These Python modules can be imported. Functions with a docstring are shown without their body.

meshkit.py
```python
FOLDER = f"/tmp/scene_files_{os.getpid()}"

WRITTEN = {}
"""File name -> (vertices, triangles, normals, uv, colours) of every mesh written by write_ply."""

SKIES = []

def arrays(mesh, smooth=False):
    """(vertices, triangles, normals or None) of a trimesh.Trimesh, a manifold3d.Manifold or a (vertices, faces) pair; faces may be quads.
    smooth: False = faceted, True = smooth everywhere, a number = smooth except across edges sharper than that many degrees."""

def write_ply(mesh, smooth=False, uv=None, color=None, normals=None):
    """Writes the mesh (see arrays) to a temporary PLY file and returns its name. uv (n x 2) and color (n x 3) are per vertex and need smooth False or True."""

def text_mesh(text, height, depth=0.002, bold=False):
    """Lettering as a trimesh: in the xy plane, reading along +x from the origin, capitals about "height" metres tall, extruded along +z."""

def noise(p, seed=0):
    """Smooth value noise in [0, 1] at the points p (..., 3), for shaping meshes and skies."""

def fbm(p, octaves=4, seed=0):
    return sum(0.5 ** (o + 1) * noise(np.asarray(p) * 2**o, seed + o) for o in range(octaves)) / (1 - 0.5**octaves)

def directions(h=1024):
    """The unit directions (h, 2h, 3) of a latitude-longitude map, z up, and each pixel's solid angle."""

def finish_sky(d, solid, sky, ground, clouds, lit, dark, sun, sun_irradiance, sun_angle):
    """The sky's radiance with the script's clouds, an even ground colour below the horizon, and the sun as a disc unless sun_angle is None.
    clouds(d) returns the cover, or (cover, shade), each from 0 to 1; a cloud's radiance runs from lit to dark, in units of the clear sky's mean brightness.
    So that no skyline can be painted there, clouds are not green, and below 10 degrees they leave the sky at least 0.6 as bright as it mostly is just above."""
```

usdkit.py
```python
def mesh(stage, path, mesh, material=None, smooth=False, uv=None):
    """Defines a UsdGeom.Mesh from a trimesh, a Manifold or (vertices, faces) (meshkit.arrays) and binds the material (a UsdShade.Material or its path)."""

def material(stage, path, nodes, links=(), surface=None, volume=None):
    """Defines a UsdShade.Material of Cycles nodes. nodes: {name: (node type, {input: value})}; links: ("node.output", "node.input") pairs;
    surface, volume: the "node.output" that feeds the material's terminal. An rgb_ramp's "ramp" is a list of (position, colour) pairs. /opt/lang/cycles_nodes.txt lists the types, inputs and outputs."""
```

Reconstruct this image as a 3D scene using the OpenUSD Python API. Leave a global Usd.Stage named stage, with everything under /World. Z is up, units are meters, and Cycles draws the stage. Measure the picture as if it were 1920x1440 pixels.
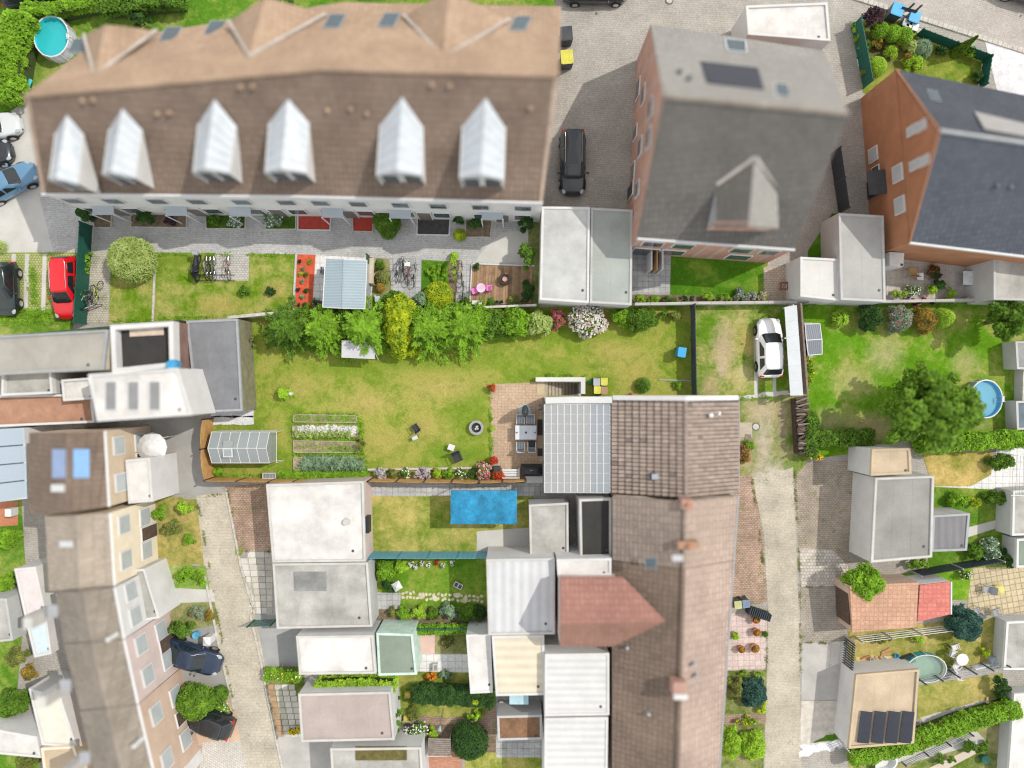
import math, random
import numpy as np, trimesh, shapely, usdkit, meshkit
from shapely.geometry import Polygon
from pxr import Usd, UsdGeom, UsdLux, UsdShade, Gf, Sdf

stage = Usd.Stage.CreateInMemory()
UsdGeom.SetStageUpAxis(stage, UsdGeom.Tokens.z)
UsdGeom.SetStageMetersPerUnit(stage, 1.0)
UsdGeom.Xform.Define(stage, '/World')
UsdGeom.Scope.Define(stage, '/World/Looks')

# ---------------------------------------------------------------- camera, sky, sun, exposure
ALT = 50.0                                  # the drone hovers 50 m above the gardens, looking straight down
cam = UsdGeom.Camera.Define(stage, '/World/camera')
cam.AddTranslateOp().Set(Gf.Vec3d(0, 0, ALT))
cam.CreateHorizontalApertureAttr(36.0); cam.CreateVerticalApertureAttr(27.0)
cam.CreateFocalLengthAttr(25.0)
cam.CreateClippingRangeAttr(Gf.Vec2f(1.0, 2000.0))
cam.CreateFocusDistanceAttr(48.6)
cam.CreateFStopAttr(0.0096)
cam.CreateExposureAttr(0.28)
SUN_EL, SUN_XY = math.radians(50.5), (0.915, 0.403)
SUN_ROT = math.atan2(*SUN_XY)
sun = UsdLux.DistantLight.Define(stage, '/World/sun')
sun.CreateIntensityAttr(0.68); sun.CreateAngleAttr(0.6); sun.CreateNormalizeAttr(True)
sun.CreateColorAttr(Gf.Vec3f(1.0, 0.95, 0.87))
sun.AddRotateXYZOp().Set(Gf.Vec3f(-(90 - math.degrees(SUN_EL)), 0, -math.degrees(SUN_ROT)))
usdkit.material(stage, '/World/Looks/sky', {
    's': ('sky_texture', {'sky_type': 'single_scattering', 'sun_disc': False, 'sun_elevation': SUN_EL, 'sun_rotation': SUN_ROT}),
    'b': ('background_shader', {'strength': 0.15}),
    'tc': ('texture_coordinate', {}), 'n': ('noise_texture', {'scale': 3.0, 'detail': 6.0, 'roughness': 0.55}), 'r': ('map_range', {'from_min': 0.42, 'from_max': 0.62, 'to_min': 0.45, 'to_max': 0.9}),
    'c': ('mix_color', {'b': (7.8, 7.6, 7.2), 'use_clamp': False})},
    [('tc.generated', 'n.vector'), ('n.fac', 'r.value'), ('r.result', 'c.fac'), ('s.color', 'c.a'), ('c.result', 'b.color')], surface='b.background')
dome = UsdLux.DomeLight.Define(stage, '/World/sky')
UsdShade.MaterialBindingAPI.Apply(dome.GetPrim()).Bind(UsdShade.Material.Get(stage, '/World/Looks/sky'))
for k, v in (('label', 'clear summer sky above the gardens'), ('category', 'sky'), ('kind', 'structure')):
    dome.GetPrim().SetCustomDataByKey(k, v)

# ---------------------------------------------------------------- helpers
PX = 1920 / 72                              # pixels of the photograph per metre on the ground
def W(px, py, h=0.0):                       # the point at height h that the photograph shows at (px, py)
    k = (ALT - h) / ALT / PX
    return np.array([(px - 960) * k, (720 - py) * k, h])
def XY(px, py, h=0.0): return W(px, py, h)[:2]
def m(px): return px / PX
USED = {}
def numbered(parent, name):
    k = (parent, name); n = USED.get(k, 0); USED[k] = n + 1
    return name if n == 0 else f'{name}_{n:03d}'
class T:                                    # a thing or a part: path, origin of its space
    def __init__(s, path, o): s.path, s.o = path, np.asarray(o, float)
def put(prim, label=None, cat=None, group=None, kind=None):
    for k, v in (('label', label), ('category', cat), ('group', group), ('kind', kind)):
        if v: prim.SetCustomDataByKey(k, v)
def thing(name, label, cat, loc=(0, 0, 0), rz=0.0, group=None, kind=None, world=False):
    """An Xform at the thing's base. world=True: its part meshes are given in world space; otherwise in the thing's own."""
    loc = np.asarray(loc, float)
    if len(loc) == 2: loc = np.append(loc, 0.0)
    path = '/World/' + numbered('/World', name)
    x = UsdGeom.Xform.Define(stage, path)
    x.AddTranslateOp().Set(Gf.Vec3d(*map(float, loc)))
    if rz: x.AddRotateZOp().Set(float(rz))
    put(x.GetPrim(), label, cat, group, kind)
    return T(path, loc if world else (0, 0, 0))
def part(t, name, mesh, mat, label=None, kind=None, smooth=False):
    v, f = mesh
    path = t.path + '/' + numbered(t.path, name)
    p = usdkit.mesh(stage, path, (np.asarray(v) - t.o, f), mat, smooth=smooth)
    put(p.GetPrim(), label=label, kind=kind)
    return T(path, t.o)
def single(name, label, cat, mesh, mat, group=None, kind=None, smooth=False):
    v, f = mesh; v = np.asarray(v)
    o = np.array([(v[:, 0].min() + v[:, 0].max()) / 2, (v[:, 1].min() + v[:, 1].max()) / 2, v[:, 2].min()])
    path = '/World/' + numbered('/World', name)
    p = usdkit.mesh(stage, path, (v - o, f), mat, smooth=smooth)
    UsdGeom.Xformable(p).AddTranslateOp().Set(Gf.Vec3d(*map(float, o)))
    put(p.GetPrim(), label, cat, group, kind)
    return T(path, o)
def dup(src, label, cat, loc, rz=0.0, group=None, name=None):
    base = name or src.path.split('/')[-1]
    if base[-4:-3] == '_' and base[-3:].isdigit(): base = base[:-4]
    t = thing(base, label, cat, loc, rz, group)
    p = stage.GetPrimAtPath(t.path)
    p.GetReferences().AddInternalReference(src.path); p.SetInstanceable(True)
    return t
ORD = ['first', 'second', 'third', 'fourth', 'fifth', 'sixth', 'seventh', 'eighth', 'ninth', 'tenth', 'eleventh', 'twelfth', 'thirteenth', 'fourteenth', 'fifteenth',
       'sixteenth', 'seventeenth', 'eighteenth', 'nineteenth', 'twentieth']

# ---- meshes: (vertices, triangles)
def cat(*ms):
    ms = [x for x in ms if x is not None and len(x[1])]
    o, V, F = 0, [], []
    for v, f in ms:
        V.append(np.asarray(v, float)); F.append(np.asarray(f, int) + o); o += len(v)
    return np.vstack(V), np.vstack(F)
def tm(t): return np.array(t.vertices), np.array(t.faces)
def mv(mesh, d=(0, 0, 0), rz=0.0, s=1.0):
    v = np.asarray(mesh[0]) * s; c, q = math.cos(math.radians(rz)), math.sin(math.radians(rz))
    return np.stack([v[:, 0] * c - v[:, 1] * q, v[:, 0] * q + v[:, 1] * c, v[:, 2]], 1) + np.asarray(d), mesh[1]
CUBE_F = np.array([[0, 2, 1], [0, 3, 2], [4, 5, 6], [4, 6, 7], [0, 1, 5], [0, 5, 4], [1, 2, 6], [1, 6, 5], [2, 3, 7], [2, 7, 6], [3, 0, 4], [3, 4, 7]])
def hexa(b, t): return np.vstack([b, t]), CUBE_F
def box(x, y, z, sx, sy, sz, rz=0.0, taper=1.0):       # centre x, y; bottom z
    q = np.array([[-1, -1], [1, -1], [1, 1], [-1, 1]]) * (sx / 2, sy / 2)
    b = np.c_[q, np.zeros(4)]; t = np.c_[q * taper, np.full(4, sz)]
    return mv(hexa(b, t), (x, y, z), rz)
def bevel(x, y, z, sx, sy, sz, r=0.03, rz=0.0):          # a box with chamfered edges
    o = []
    for a in (-1, 1):
        for b in (-1, 1):
            for c in (0, 1):
                X, Y, Z = a * sx / 2, b * sy / 2, c * sz; zz = -1 if c else 1
                o += [(X - a * r, Y - b * r, Z), (X, Y - b * r, Z + zz * r), (X - a * r, Y, Z + zz * r)]
    h = trimesh.convex.convex_hull(np.array(o))
    return mv(tm(h), (x, y, z), rz)
def hull(pts): return tm(trimesh.convex.convex_hull(np.asarray(pts)))
def prism(pts, z0, z1):                                  # pts: world xy
    p = Polygon([tuple(q[:2]) for q in pts]).buffer(0)
    if p.geom_type != 'Polygon': p = max(p.geoms, key=lambda g: g.area)
    v, f = tm(trimesh.creation.extrude_polygon(p, z1 - z0, engine='earcut'))
    return v + (0, 0, z0), f
HOLES = []                                               # stairwells cut into the ground
def sheet(pts, z):                                       # a flat polygon facing up
    p = Polygon([tuple(q[:2]) for q in pts]).buffer(0)
    for hole in HOLES: p = p.difference(hole)
    if p.geom_type != 'Polygon': p = max(p.geoms, key=lambda g: g.area)
    v, f = trimesh.creation.triangulate_polygon(p, engine='earcut')
    v = np.c_[v, np.full(len(v), z)]; f = np.asarray(f)
    a = np.cross(v[f[:, 1]] - v[f[:, 0]], v[f[:, 2]] - v[f[:, 0]])[:, 2]
    f[a < 0] = f[a < 0][:, ::-1]
    return v, f
def slab(pts, thick):                                    # any convex polygon in space, given thickness downwards
    p = np.asarray(pts, float); n = len(p)
    nz = sum(p[i][0] * p[(i + 1) % n][1] - p[(i + 1) % n][0] * p[i][1] for i in range(n))
    if nz < 0: p = p[::-1]
    q = p - (0, 0, thick); F = []
    for i in range(1, n - 1): F += [(0, i, i + 1), (n, n + i + 1, n + i)]
    for i in range(n):
        j = (i + 1) % n; F += [(i, n + i, n + j), (i, n + j, j)]
    return np.vstack([p, q]), np.array(F)
def fin(pts, off):                                       # a polygon in space thickened by the vector off
    p = np.asarray(pts, float); n = len(p); q = p + np.asarray(off); F = []
    for i in range(1, n - 1): F += [(0, i + 1, i), (n, n + i, n + i + 1)]
    for i in range(n):
        j = (i + 1) % n; F += [(i, j, n + j), (i, n + j, n + i)]
    return tm(fixn(np.vstack([p, q]), np.array(F)))
def fixn(v, f):
    t = trimesh.Trimesh(v, f, process=False); t.fix_normals(); return t
def cyl(x, y, z0, z1, r0, r1=None, n=12):
    r1 = r0 if r1 is None else r1
    a = np.arange(n) / n * 2 * np.pi; c = np.c_[np.cos(a), np.sin(a)]
    v = np.vstack([np.c_[c * r0, np.full(n, z0)], np.c_[c * r1, np.full(n, z1)], [[0, 0, z0], [0, 0, z1]]]) + (x, y, 0)
    F = []
    for i in range(n):
        j = (i + 1) % n; F += [(i, j, n + j), (i, n + j, n + i), (2 * n, j, i), (2 * n + 1, n + i, n + j)]
    return v, np.array(F)
def lathe(prof, n=24, x=0, y=0, z=0):                    # prof: (r, z) pairs
    a = np.arange(n) / n * 2 * np.pi; c = np.c_[np.cos(a), np.sin(a)]
    V = np.vstack([np.c_[c * r, np.full(n, h)] for r, h in prof]) + (x, y, z); F = []
    for k in range(len(prof) - 1):
        for i in range(n):
            j = (i + 1) % n; A, B = k * n, (k + 1) * n
            F += [(A + i, A + j, B + j), (A + i, B + j, B + i)]
    return V, np.array(F)
def tube(pts, r, n=6, r1=None):
    P = np.asarray(pts, float); r1 = r if r1 is None else r1; V, F = [], []
    for k in range(len(P)):
        d = P[min(k + 1, len(P) - 1)] - P[max(k - 1, 0)]; d = d / (np.linalg.norm(d) + 1e-9)
        u = np.cross(d, (0, 0, 1) if abs(d[2]) < 0.9 else (1, 0, 0)); u /= np.linalg.norm(u); w = np.cross(d, u)
        rr = r + (r1 - r) * k / max(len(P) - 1, 1)
        for i in range(n):
            a = 2 * np.pi * i / n; V.append(P[k] + rr * (u * math.cos(a) + w * math.sin(a)))
    for k in range(len(P) - 1):
        for i in range(n):
            j = (i + 1) % n; A, B = k * n, (k + 1) * n; F += [(A + i, B + j, A + j), (A + i, B + i, B + j)]
    a, b = len(V), len(V) + 1; V += [P[0], P[-1]]; e = (len(P) - 1) * n
    for i in range(n):
        j = (i + 1) % n; F += [(a, i, j), (b, e + j, e + i)]
    return np.array(V), np.array(F)
def torus(R, r, n=24, k=6):                              # round the z axis
    V, F = [], []
    for i in range(n):
        a = 2 * np.pi * i / n
        for j in range(k):
            b = 2 * np.pi * j / k; q = R + r * math.cos(b); V.append((q * math.cos(a), q * math.sin(a), r * math.sin(b)))
    for i in range(n):
        for j in range(k):
            a, b, c, d = i * k + j, ((i + 1) % n) * k + j, ((i + 1) % n) * k + (j + 1) % k, i * k + (j + 1) % k
            F += [(a, b, c), (a, c, d)]
    return np.array(V), np.array(F)
def upright(mesh):                                       # z axis -> y axis (wheels)
    v, f = mesh; return np.c_[v[:, 0], -v[:, 2], v[:, 1]], f
ICO = {k: tm(trimesh.creation.icosphere(k)) for k in (1, 2, 3)}
def ell(c, r, k=2, bump=0.0, seed=0):
    v, f = ICO[k]; v = v * (1 + bump * (meshkit.noise(v * 2.5 + 7.3, seed)[:, None] - 0.5) * 2)
    return v * np.asarray(r) + np.asarray(c), f
def ring(poly, z0, z1, w):                               # a kerb or parapet of width w just inside a polygon (world xy)
    p = Polygon([tuple(q[:2]) for q in poly]).buffer(0); q = p.buffer(-w, join_style=2)
    r = p.difference(q)
    v, f = tm(trimesh.creation.extrude_polygon(r, z1 - z0, engine='earcut')); return v + (0, 0, z0), f
def wobble(px_pts, amp=3.0, step=10.0, seed=0):          # an uneven outline (pixels)
    rng = np.random.default_rng(seed); out = []; n = len(px_pts)
    for i in range(n):
        a, b = np.array(px_pts[i], float), np.array(px_pts[(i + 1) % n], float); k = max(1, int(np.linalg.norm(b - a) / step))
        for j in range(k): out.append(a + (b - a) * j / k + rng.normal(0, amp, 2) * (0.5 if j == 0 else 1))
    return out

# ---------------------------------------------------------------- materials
MATS = {}
def mat(name, col, rough=0.8, var=0.25, scale=1.5, bump=0.0, bscale=40.0, spec=0.3, col2=None, metal=0.0, coat=0.0, fine=0.12):
    """Plain material whose colour wanders a little (coarse and fine noise)."""
    if name in MATS: return MATS[name]
    col = np.array(col, float); c2 = np.array(col2, float) if col2 is not None else col * (1 - var)
    hi = np.minimum(col * (1 + var * 0.6), 0.9) if col2 is None else col
    N = {'g': ('geometry', {}), 'n': ('noise_texture', {'scale': scale, 'detail': 5.0, 'roughness': 0.6}),
         'r': ('rgb_ramp', {'ramp': [(0.3, tuple(c2)), (0.5, tuple((c2 + hi) / 2)), (0.7, tuple(hi))]}),
         'f': ('noise_texture', {'scale': bscale, 'detail': 2.0}),
         'fr': ('map_range', {'from_min': 0.3, 'from_max': 0.7, 'to_min': 1 - fine, 'to_max': 1 + fine}),
         'mx': ('mix_color', {'blend_type': 'multiply', 'fac': 1.0, 'use_clamp': False}),
         'p': ('principled_bsdf', {'roughness': rough, 'specular_ior_level': spec, 'metallic': metal, 'coat_weight': coat})}
    L = [('g.position', 'n.vector'), ('g.position', 'f.vector'), ('n.fac', 'r.fac'), ('f.fac', 'fr.value'), ('r.color', 'mx.a'), ('fr.result', 'mx.b'), ('mx.result', 'p.base_color')]
    if bump:
        N['bp'] = ('bump', {'strength': 1.0, 'distance': bump}); L += [('f.fac', 'bp.height'), ('bp.normal', 'p.normal')]
    MATS[name] = usdkit.material(stage, '/World/Looks/' + name, N, L, surface='p.BSDF'); return MATS[name]
def paving(name, c1, c2, joint, w=0.2, h=0.1, rz=0.0, mortar=0.012, stain=0.25, weeds=0.0, rough=0.85, bump=0.01, offset=0.5, sscale=0.5, wcol=(0.09, 0.12, 0.02)):
    """Blocks too small to be built singly: a brick pattern over the ground with stains and, where asked, weeds in the joints."""
    if name in MATS: return MATS[name]
    N = {'g': ('geometry', {}), 'mp': ('mapping', {'rotation': (0, 0, math.radians(rz))}),
         'b': ('brick_texture', {'color1': c1, 'color2': c2, 'mortar': joint, 'scale': 1.0, 'mortar_size': mortar, 'mortar_smooth': 0.3, 'brick_width': w, 'row_height': h, 'offset': offset}),
         'n': ('noise_texture', {'scale': sscale, 'detail': 6.0, 'roughness': 0.65}),
         'nr': ('map_range', {'from_min': 0.3, 'from_max': 0.7, 'to_min': 1 - stain, 'to_max': 1 + stain * 0.7}),
         'mx': ('mix_color', {'blend_type': 'multiply', 'fac': 1.0, 'use_clamp': False}),
         'f': ('noise_texture', {'scale': 7.0, 'detail': 5.0, 'roughness': 0.7}),
         'fr': ('map_range', {'from_min': 0.3, 'from_max': 0.7, 'to_min': 0.8, 'to_max': 1.2}),
         'm2': ('mix_color', {'blend_type': 'multiply', 'fac': 1.0, 'use_clamp': False}),
         'bp': ('bump', {'strength': 0.6, 'distance': bump, 'invert': True}),
         'p': ('principled_bsdf', {'roughness': rough, 'specular_ior_level': 0.25})}
    L = [('g.position', 'mp.vector'), ('mp.vector', 'b.vector'), ('g.position', 'n.vector'), ('g.position', 'f.vector'), ('n.fac', 'nr.value'), ('f.fac', 'fr.value'), ('b.color', 'mx.a'), ('nr.result', 'mx.b'),
         ('mx.result', 'm2.a'), ('fr.result', 'm2.b'), ('b.fac', 'bp.height'), ('bp.normal', 'p.normal')]
    last = 'm2.result'
    if weeds:
        N.update({'wn': ('noise_texture', {'scale': 1.1, 'detail': 5.0, 'roughness': 0.7}), 'wr': ('map_range', {'from_min': 0.62 - weeds * 0.35, 'from_max': 0.72 - weeds * 0.3}),
                  'wm': ('math', {'math_type': 'multiply', 'use_clamp': True}), 'wa': ('math', {'math_type': 'multiply_add', 'value2': 0.75, 'value3': 0.25, 'use_clamp': True}),
                  'wx': ('mix_color', {'b': wcol})})
        L += [('g.position', 'wn.vector'), ('wn.fac', 'wr.value'), ('b.fac', 'wa.value1'), ('wa.value', 'wm.value1'), ('wr.result', 'wm.value2'), ('wm.value', 'wx.fac'), (last, 'wx.a')]
        last = 'wx.result'
    L.append((last, 'p.base_color'))
    MATS[name] = usdkit.material(stage, '/World/Looks/' + name, N, L, surface='p.BSDF'); return MATS[name]
def lawn_mat(name, green, dry, amount=0.5, patches=(), scale=0.35):
    """Turf: greener and drier clumps; patches = worn or greener spots (px, py, rx, ry, colour, rotation) with ragged edges."""
    if name in MATS: return MATS[name]
    N = {'g': ('geometry', {}),
         'n': ('noise_texture', {'scale': scale, 'detail': 8.0, 'roughness': 0.62, 'distortion': 0.4}),
         'n2': ('noise_texture', {'scale': 1.9, 'detail': 7.0, 'roughness': 0.75, 'distortion': 0.6}),
         'n3': ('noise_texture', {'scale': 9.0, 'detail': 5.0, 'roughness': 0.8}),
         'a': ('math', {'math_type': 'multiply_add', 'value2': 0.45}),
         'r': ('rgb_ramp', {'ramp': [(max(0.0, 0.66 - amount * 0.36), tuple(np.array(green) * 0.8)), (0.76 - amount * 0.22, tuple(green)), (0.86 - amount * 0.16, tuple((np.array(green) + np.array(dry)) / 2)), (min(1.0, 1.0 - amount * 0.14), tuple(dry))]}),
         'f': ('map_range', {'from_min': 0.3, 'from_max': 0.7, 'to_min': 0.74, 'to_max': 1.27}),
         'f2': ('map_range', {'from_min': 0.3, 'from_max': 0.7, 'to_min': 0.86, 'to_max': 1.14}),
         'm1': ('mix_color', {'blend_type': 'multiply', 'fac': 1.0, 'use_clamp': False}), 'm2': ('mix_color', {'blend_type': 'multiply', 'fac': 1.0, 'use_clamp': False}),
         'bp': ('bump', {'strength': 1.0, 'distance': 0.05}), 'p': ('principled_bsdf', {'roughness': 0.95, 'specular_ior_level': 0.05})}
    L = [('g.position', 'n.vector'), ('g.position', 'n2.vector'), ('g.position', 'n3.vector'), ('n2.fac', 'a.value1'), ('n.fac', 'a.value3'), ('a.value', 'r.fac')]
    last = 'r.color'
    for i, (px, py, rx, ry, colr, rot) in enumerate(patches):
        x, y = XY(px, py); R, Q = m(rx), m(ry)
        N.update({f's{i}': ('mapping', {'mapping_type': 'texture', 'location': (float(x), float(y), 0.0), 'rotation': (0, 0, math.radians(rot)), 'scale': (R, Q, 1.0)}),
                  f'g{i}': ('gradient_texture', {'gradient_type': 'spherical'}),
                  f'w{i}': ('math', {'math_type': 'multiply_add', 'value2': 1.6}), f'v{i}': ('math', {'math_type': 'multiply_add', 'value2': 1.3}),
                  f'k{i}': ('map_range', {'from_min': 1.25, 'from_max': 2.4, 'to_max': 0.75}), f'x{i}': ('mix_color', {'b': tuple(colr)})}) 
        L += [('g.position', f's{i}.vector'), (f's{i}.vector', f'g{i}.vector'), (f'g{i}.fac', f'w{i}.value1'), ('n.fac', f'w{i}.value3'), ('n2.fac', f'v{i}.value1'), (f'w{i}.value', f'v{i}.value3'),
              (f'v{i}.value', f'k{i}.value'), (f'k{i}.result', f'x{i}.fac'), (last, f'x{i}.a')]
        last = f'x{i}.result'
    L += [(last, 'm1.a'), ('n3.fac', 'f.value'), ('f.result', 'm1.b'), ('m1.result', 'm2.a'), ('n2.fac', 'f2.value'), ('f2.result', 'm2.b'), ('m2.result', 'p.base_color'), ('n3.fac', 'bp.height'), ('bp.normal', 'p.normal')]
    MATS[name] = usdkit.material(stage, '/World/Looks/' + name, N, L, surface='p.BSDF'); return MATS[name]
def leaf_mat(name, dark, mid, light, trans=0.3, rough=0.55):
    if name in MATS: return MATS[name]
    N = {'g': ('geometry', {}), 'n': ('noise_texture', {'scale': 1.9, 'detail': 3.0}), 'a': ('math', {'math_type': 'multiply_add', 'value2': 0.5, 'value3': -0.22}), 'b': ('math', {'math_type': 'multiply_add', 'value2': 0.95}),
         'r': ('rgb_ramp', {'ramp': [(0.15, dark), (0.5, mid), (0.9, light)]}), 'p': ('principled_bsdf', {'roughness': rough, 'specular_ior_level': 0.3}), 't': ('translucent_bsdf', {}), 'x': ('mix_closure', {'fac': trans})}
    L = [('g.random_per_island', 'a.value1'), ('g.position', 'n.vector'), ('n.fac', 'b.value1'), ('a.value', 'b.value3'), ('b.value', 'r.fac'), ('r.color', 'p.base_color'), ('r.color', 't.color'), ('p.BSDF', 'x.closure1'), ('t.BSDF', 'x.closure2')]
    MATS[name] = usdkit.material(stage, '/World/Looks/' + name, N, L, surface='x.closure'); return MATS[name]
def glass_mat(name, tint=(0.75, 0.8, 0.82), see=0.5, rough=0.05, body=(0.02, 0.025, 0.03)):
    """A pane: partly see-through, partly its own tint, and glossy."""
    if name in MATS: return MATS[name]
    N = {'t': ('transparent_bsdf', {'color': tint}), 'd': ('principled_bsdf', {'base_color': body, 'roughness': rough, 'specular_ior_level': 0.6}), 'x': ('mix_closure', {'fac': 1 - see})}
    MATS[name] = usdkit.material(stage, '/World/Looks/' + name, N, [('t.BSDF', 'x.closure1'), ('d.BSDF', 'x.closure2')], surface='x.closure'); return MATS[name]
def tiles(name, c1, c2, w=0.3, h=0.34, rz=0.0, stain=0.3, moss=None, dark=0.35):
    return paving(name, c1, c2, tuple(np.array(c2) * dark), w, h, rz, mortar=0.03, stain=stain, rough=0.75, bump=0.03, offset=0.0, sscale=0.35)
def seams(name, col, period=0.3, rz=0.0, rough=0.5, depth=0.02, var=0.1, spec=0.4):
    """Corrugated or ribbed sheet."""
    if name in MATS: return MATS[name]
    N = {'g': ('geometry', {}), 'mp': ('mapping', {'rotation': (0, 0, math.radians(rz))}), 'w': ('wave_texture', {'wave_type': 'bands', 'bands_direction': 'x', 'scale': 0.314 / period, 'profile': 'sine'}),
         'n': ('noise_texture', {'scale': 0.8, 'detail': 6.0, 'roughness': 0.65}), 'nr': ('map_range', {'from_min': 0.3, 'from_max': 0.7, 'to_min': 1 - var, 'to_max': 1 + var * 0.6}),
         'wr': ('map_range', {'to_min': 0.9, 'to_max': 1.04}), 'c': ('color', {'value': col}), 'm1': ('mix_color', {'blend_type': 'multiply', 'fac': 1.0, 'use_clamp': False}), 'm2': ('mix_color', {'blend_type': 'multiply', 'fac': 1.0, 'use_clamp': False}),
         'bp': ('bump', {'strength': 0.7, 'distance': depth}), 'p': ('principled_bsdf', {'roughness': rough, 'specular_ior_level': spec})}
    L = [('g.position', 'mp.vector'), ('mp.vector', 'w.vector'), ('g.position', 'n.vector'), ('n.fac', 'nr.value'), ('w.fac', 'wr.value'), ('c.color', 'm1.a'), ('nr.result', 'm1.b'), ('m1.result', 'm2.a'), ('wr.result', 'm2.b'), ('m2.result', 'p.base_color'), ('w.fac', 'bp.height'), ('bp.normal', 'p.normal')]
    MATS[name] = usdkit.material(stage, '/World/Looks/' + name, N, L, surface='p.BSDF'); return MATS[name]

white = mat('white_render', (0.55, 0.545, 0.53), 0.8, 0.1, 0.8)
offwhite = mat('off_white', (0.47, 0.46, 0.43), 0.8, 0.15, 0.8)
cream = mat('cream_render', (0.52, 0.46, 0.36), 0.85, 0.12, 0.8)
pale_cream = mat('pale_cream_render', (0.66, 0.58, 0.44), 0.85, 0.1, 0.8)
ochre = mat('ochre_render', (0.5, 0.4, 0.29), 0.85, 0.12, 0.8)
pink = mat('pink_render', (0.5, 0.41, 0.38), 0.85, 0.12, 0.8)
salmon = mat('salmon_render', (0.47, 0.35, 0.27), 0.85, 0.12, 0.8)
grey_wall = mat('grey_render', (0.42, 0.42, 0.41), 0.85, 0.12, 0.8)
white_plastic = mat('white_plastic', (0.58, 0.58, 0.575), 0.35, 0.04, 2.0)
white_metal = mat('white_metal', (0.6, 0.61, 0.61), 0.4, 0.06, 2.0)
black_plastic = mat('black_plastic', (0.02, 0.02, 0.022), 0.45, 0.2, 3.0)
rubber = mat('rubber', (0.018, 0.018, 0.018), 0.8, 0.2, 5.0)
chrome = mat('bright_metal', (0.6, 0.6, 0.6), 0.3, 0.1, 3.0, metal=1.0)
dark_metal = mat('dark_metal', (0.06, 0.065, 0.07), 0.5, 0.2, 3.0)
grey_metal = mat('grey_metal', (0.3, 0.31, 0.32), 0.45, 0.12, 2.0)
wood = mat('pale_wood', (0.42, 0.25, 0.11), 0.75, 0.3, 3.0)
grey_wood = mat('weathered_wood', (0.22, 0.19, 0.16), 0.85, 0.3, 4.0)
dark_wood = mat('dark_wood', (0.09, 0.06, 0.045), 0.8, 0.35, 4.0)
stone = mat('pale_stone', (0.48, 0.45, 0.4), 0.85, 0.25, 4.0, 0.01)
concrete = mat('concrete', (0.4, 0.385, 0.36), 0.9, 0.2, 0.7, 0.004, fine=0.1)
soil = mat('soil', (0.2, 0.15, 0.1), 0.95, 0.4, 4.0, 0.04, 25, fine=0.3)
terracotta = mat('terracotta', (0.42, 0.17, 0.09), 0.8, 0.15, 6.0)
window_glass = mat('window_glass', (0.035, 0.045, 0.05), 0.06, 0.1, 1.0, spec=0.6)
car_glass = mat('car_glass', (0.012, 0.016, 0.018), 0.05, 0.05, 1.0, spec=0.7)
skylight_glass = mat('skylight_glass', (0.07, 0.1, 0.12), 0.08, 0.1, 1.0, spec=0.7)
green_metal = mat('green_metal', (0.012, 0.085, 0.06), 0.5, 0.15, 3.0)
anthracite = mat('anthracite_metal', (0.035, 0.045, 0.055), 0.5, 0.15, 2.0)
bark = mat('bark', (0.11, 0.08, 0.055), 0.9, 0.35, 6.0, 0.02)
core = mat('shaded_twigs', (0.05, 0.075, 0.02), 0.95, 0.4, 6.0)
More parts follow.
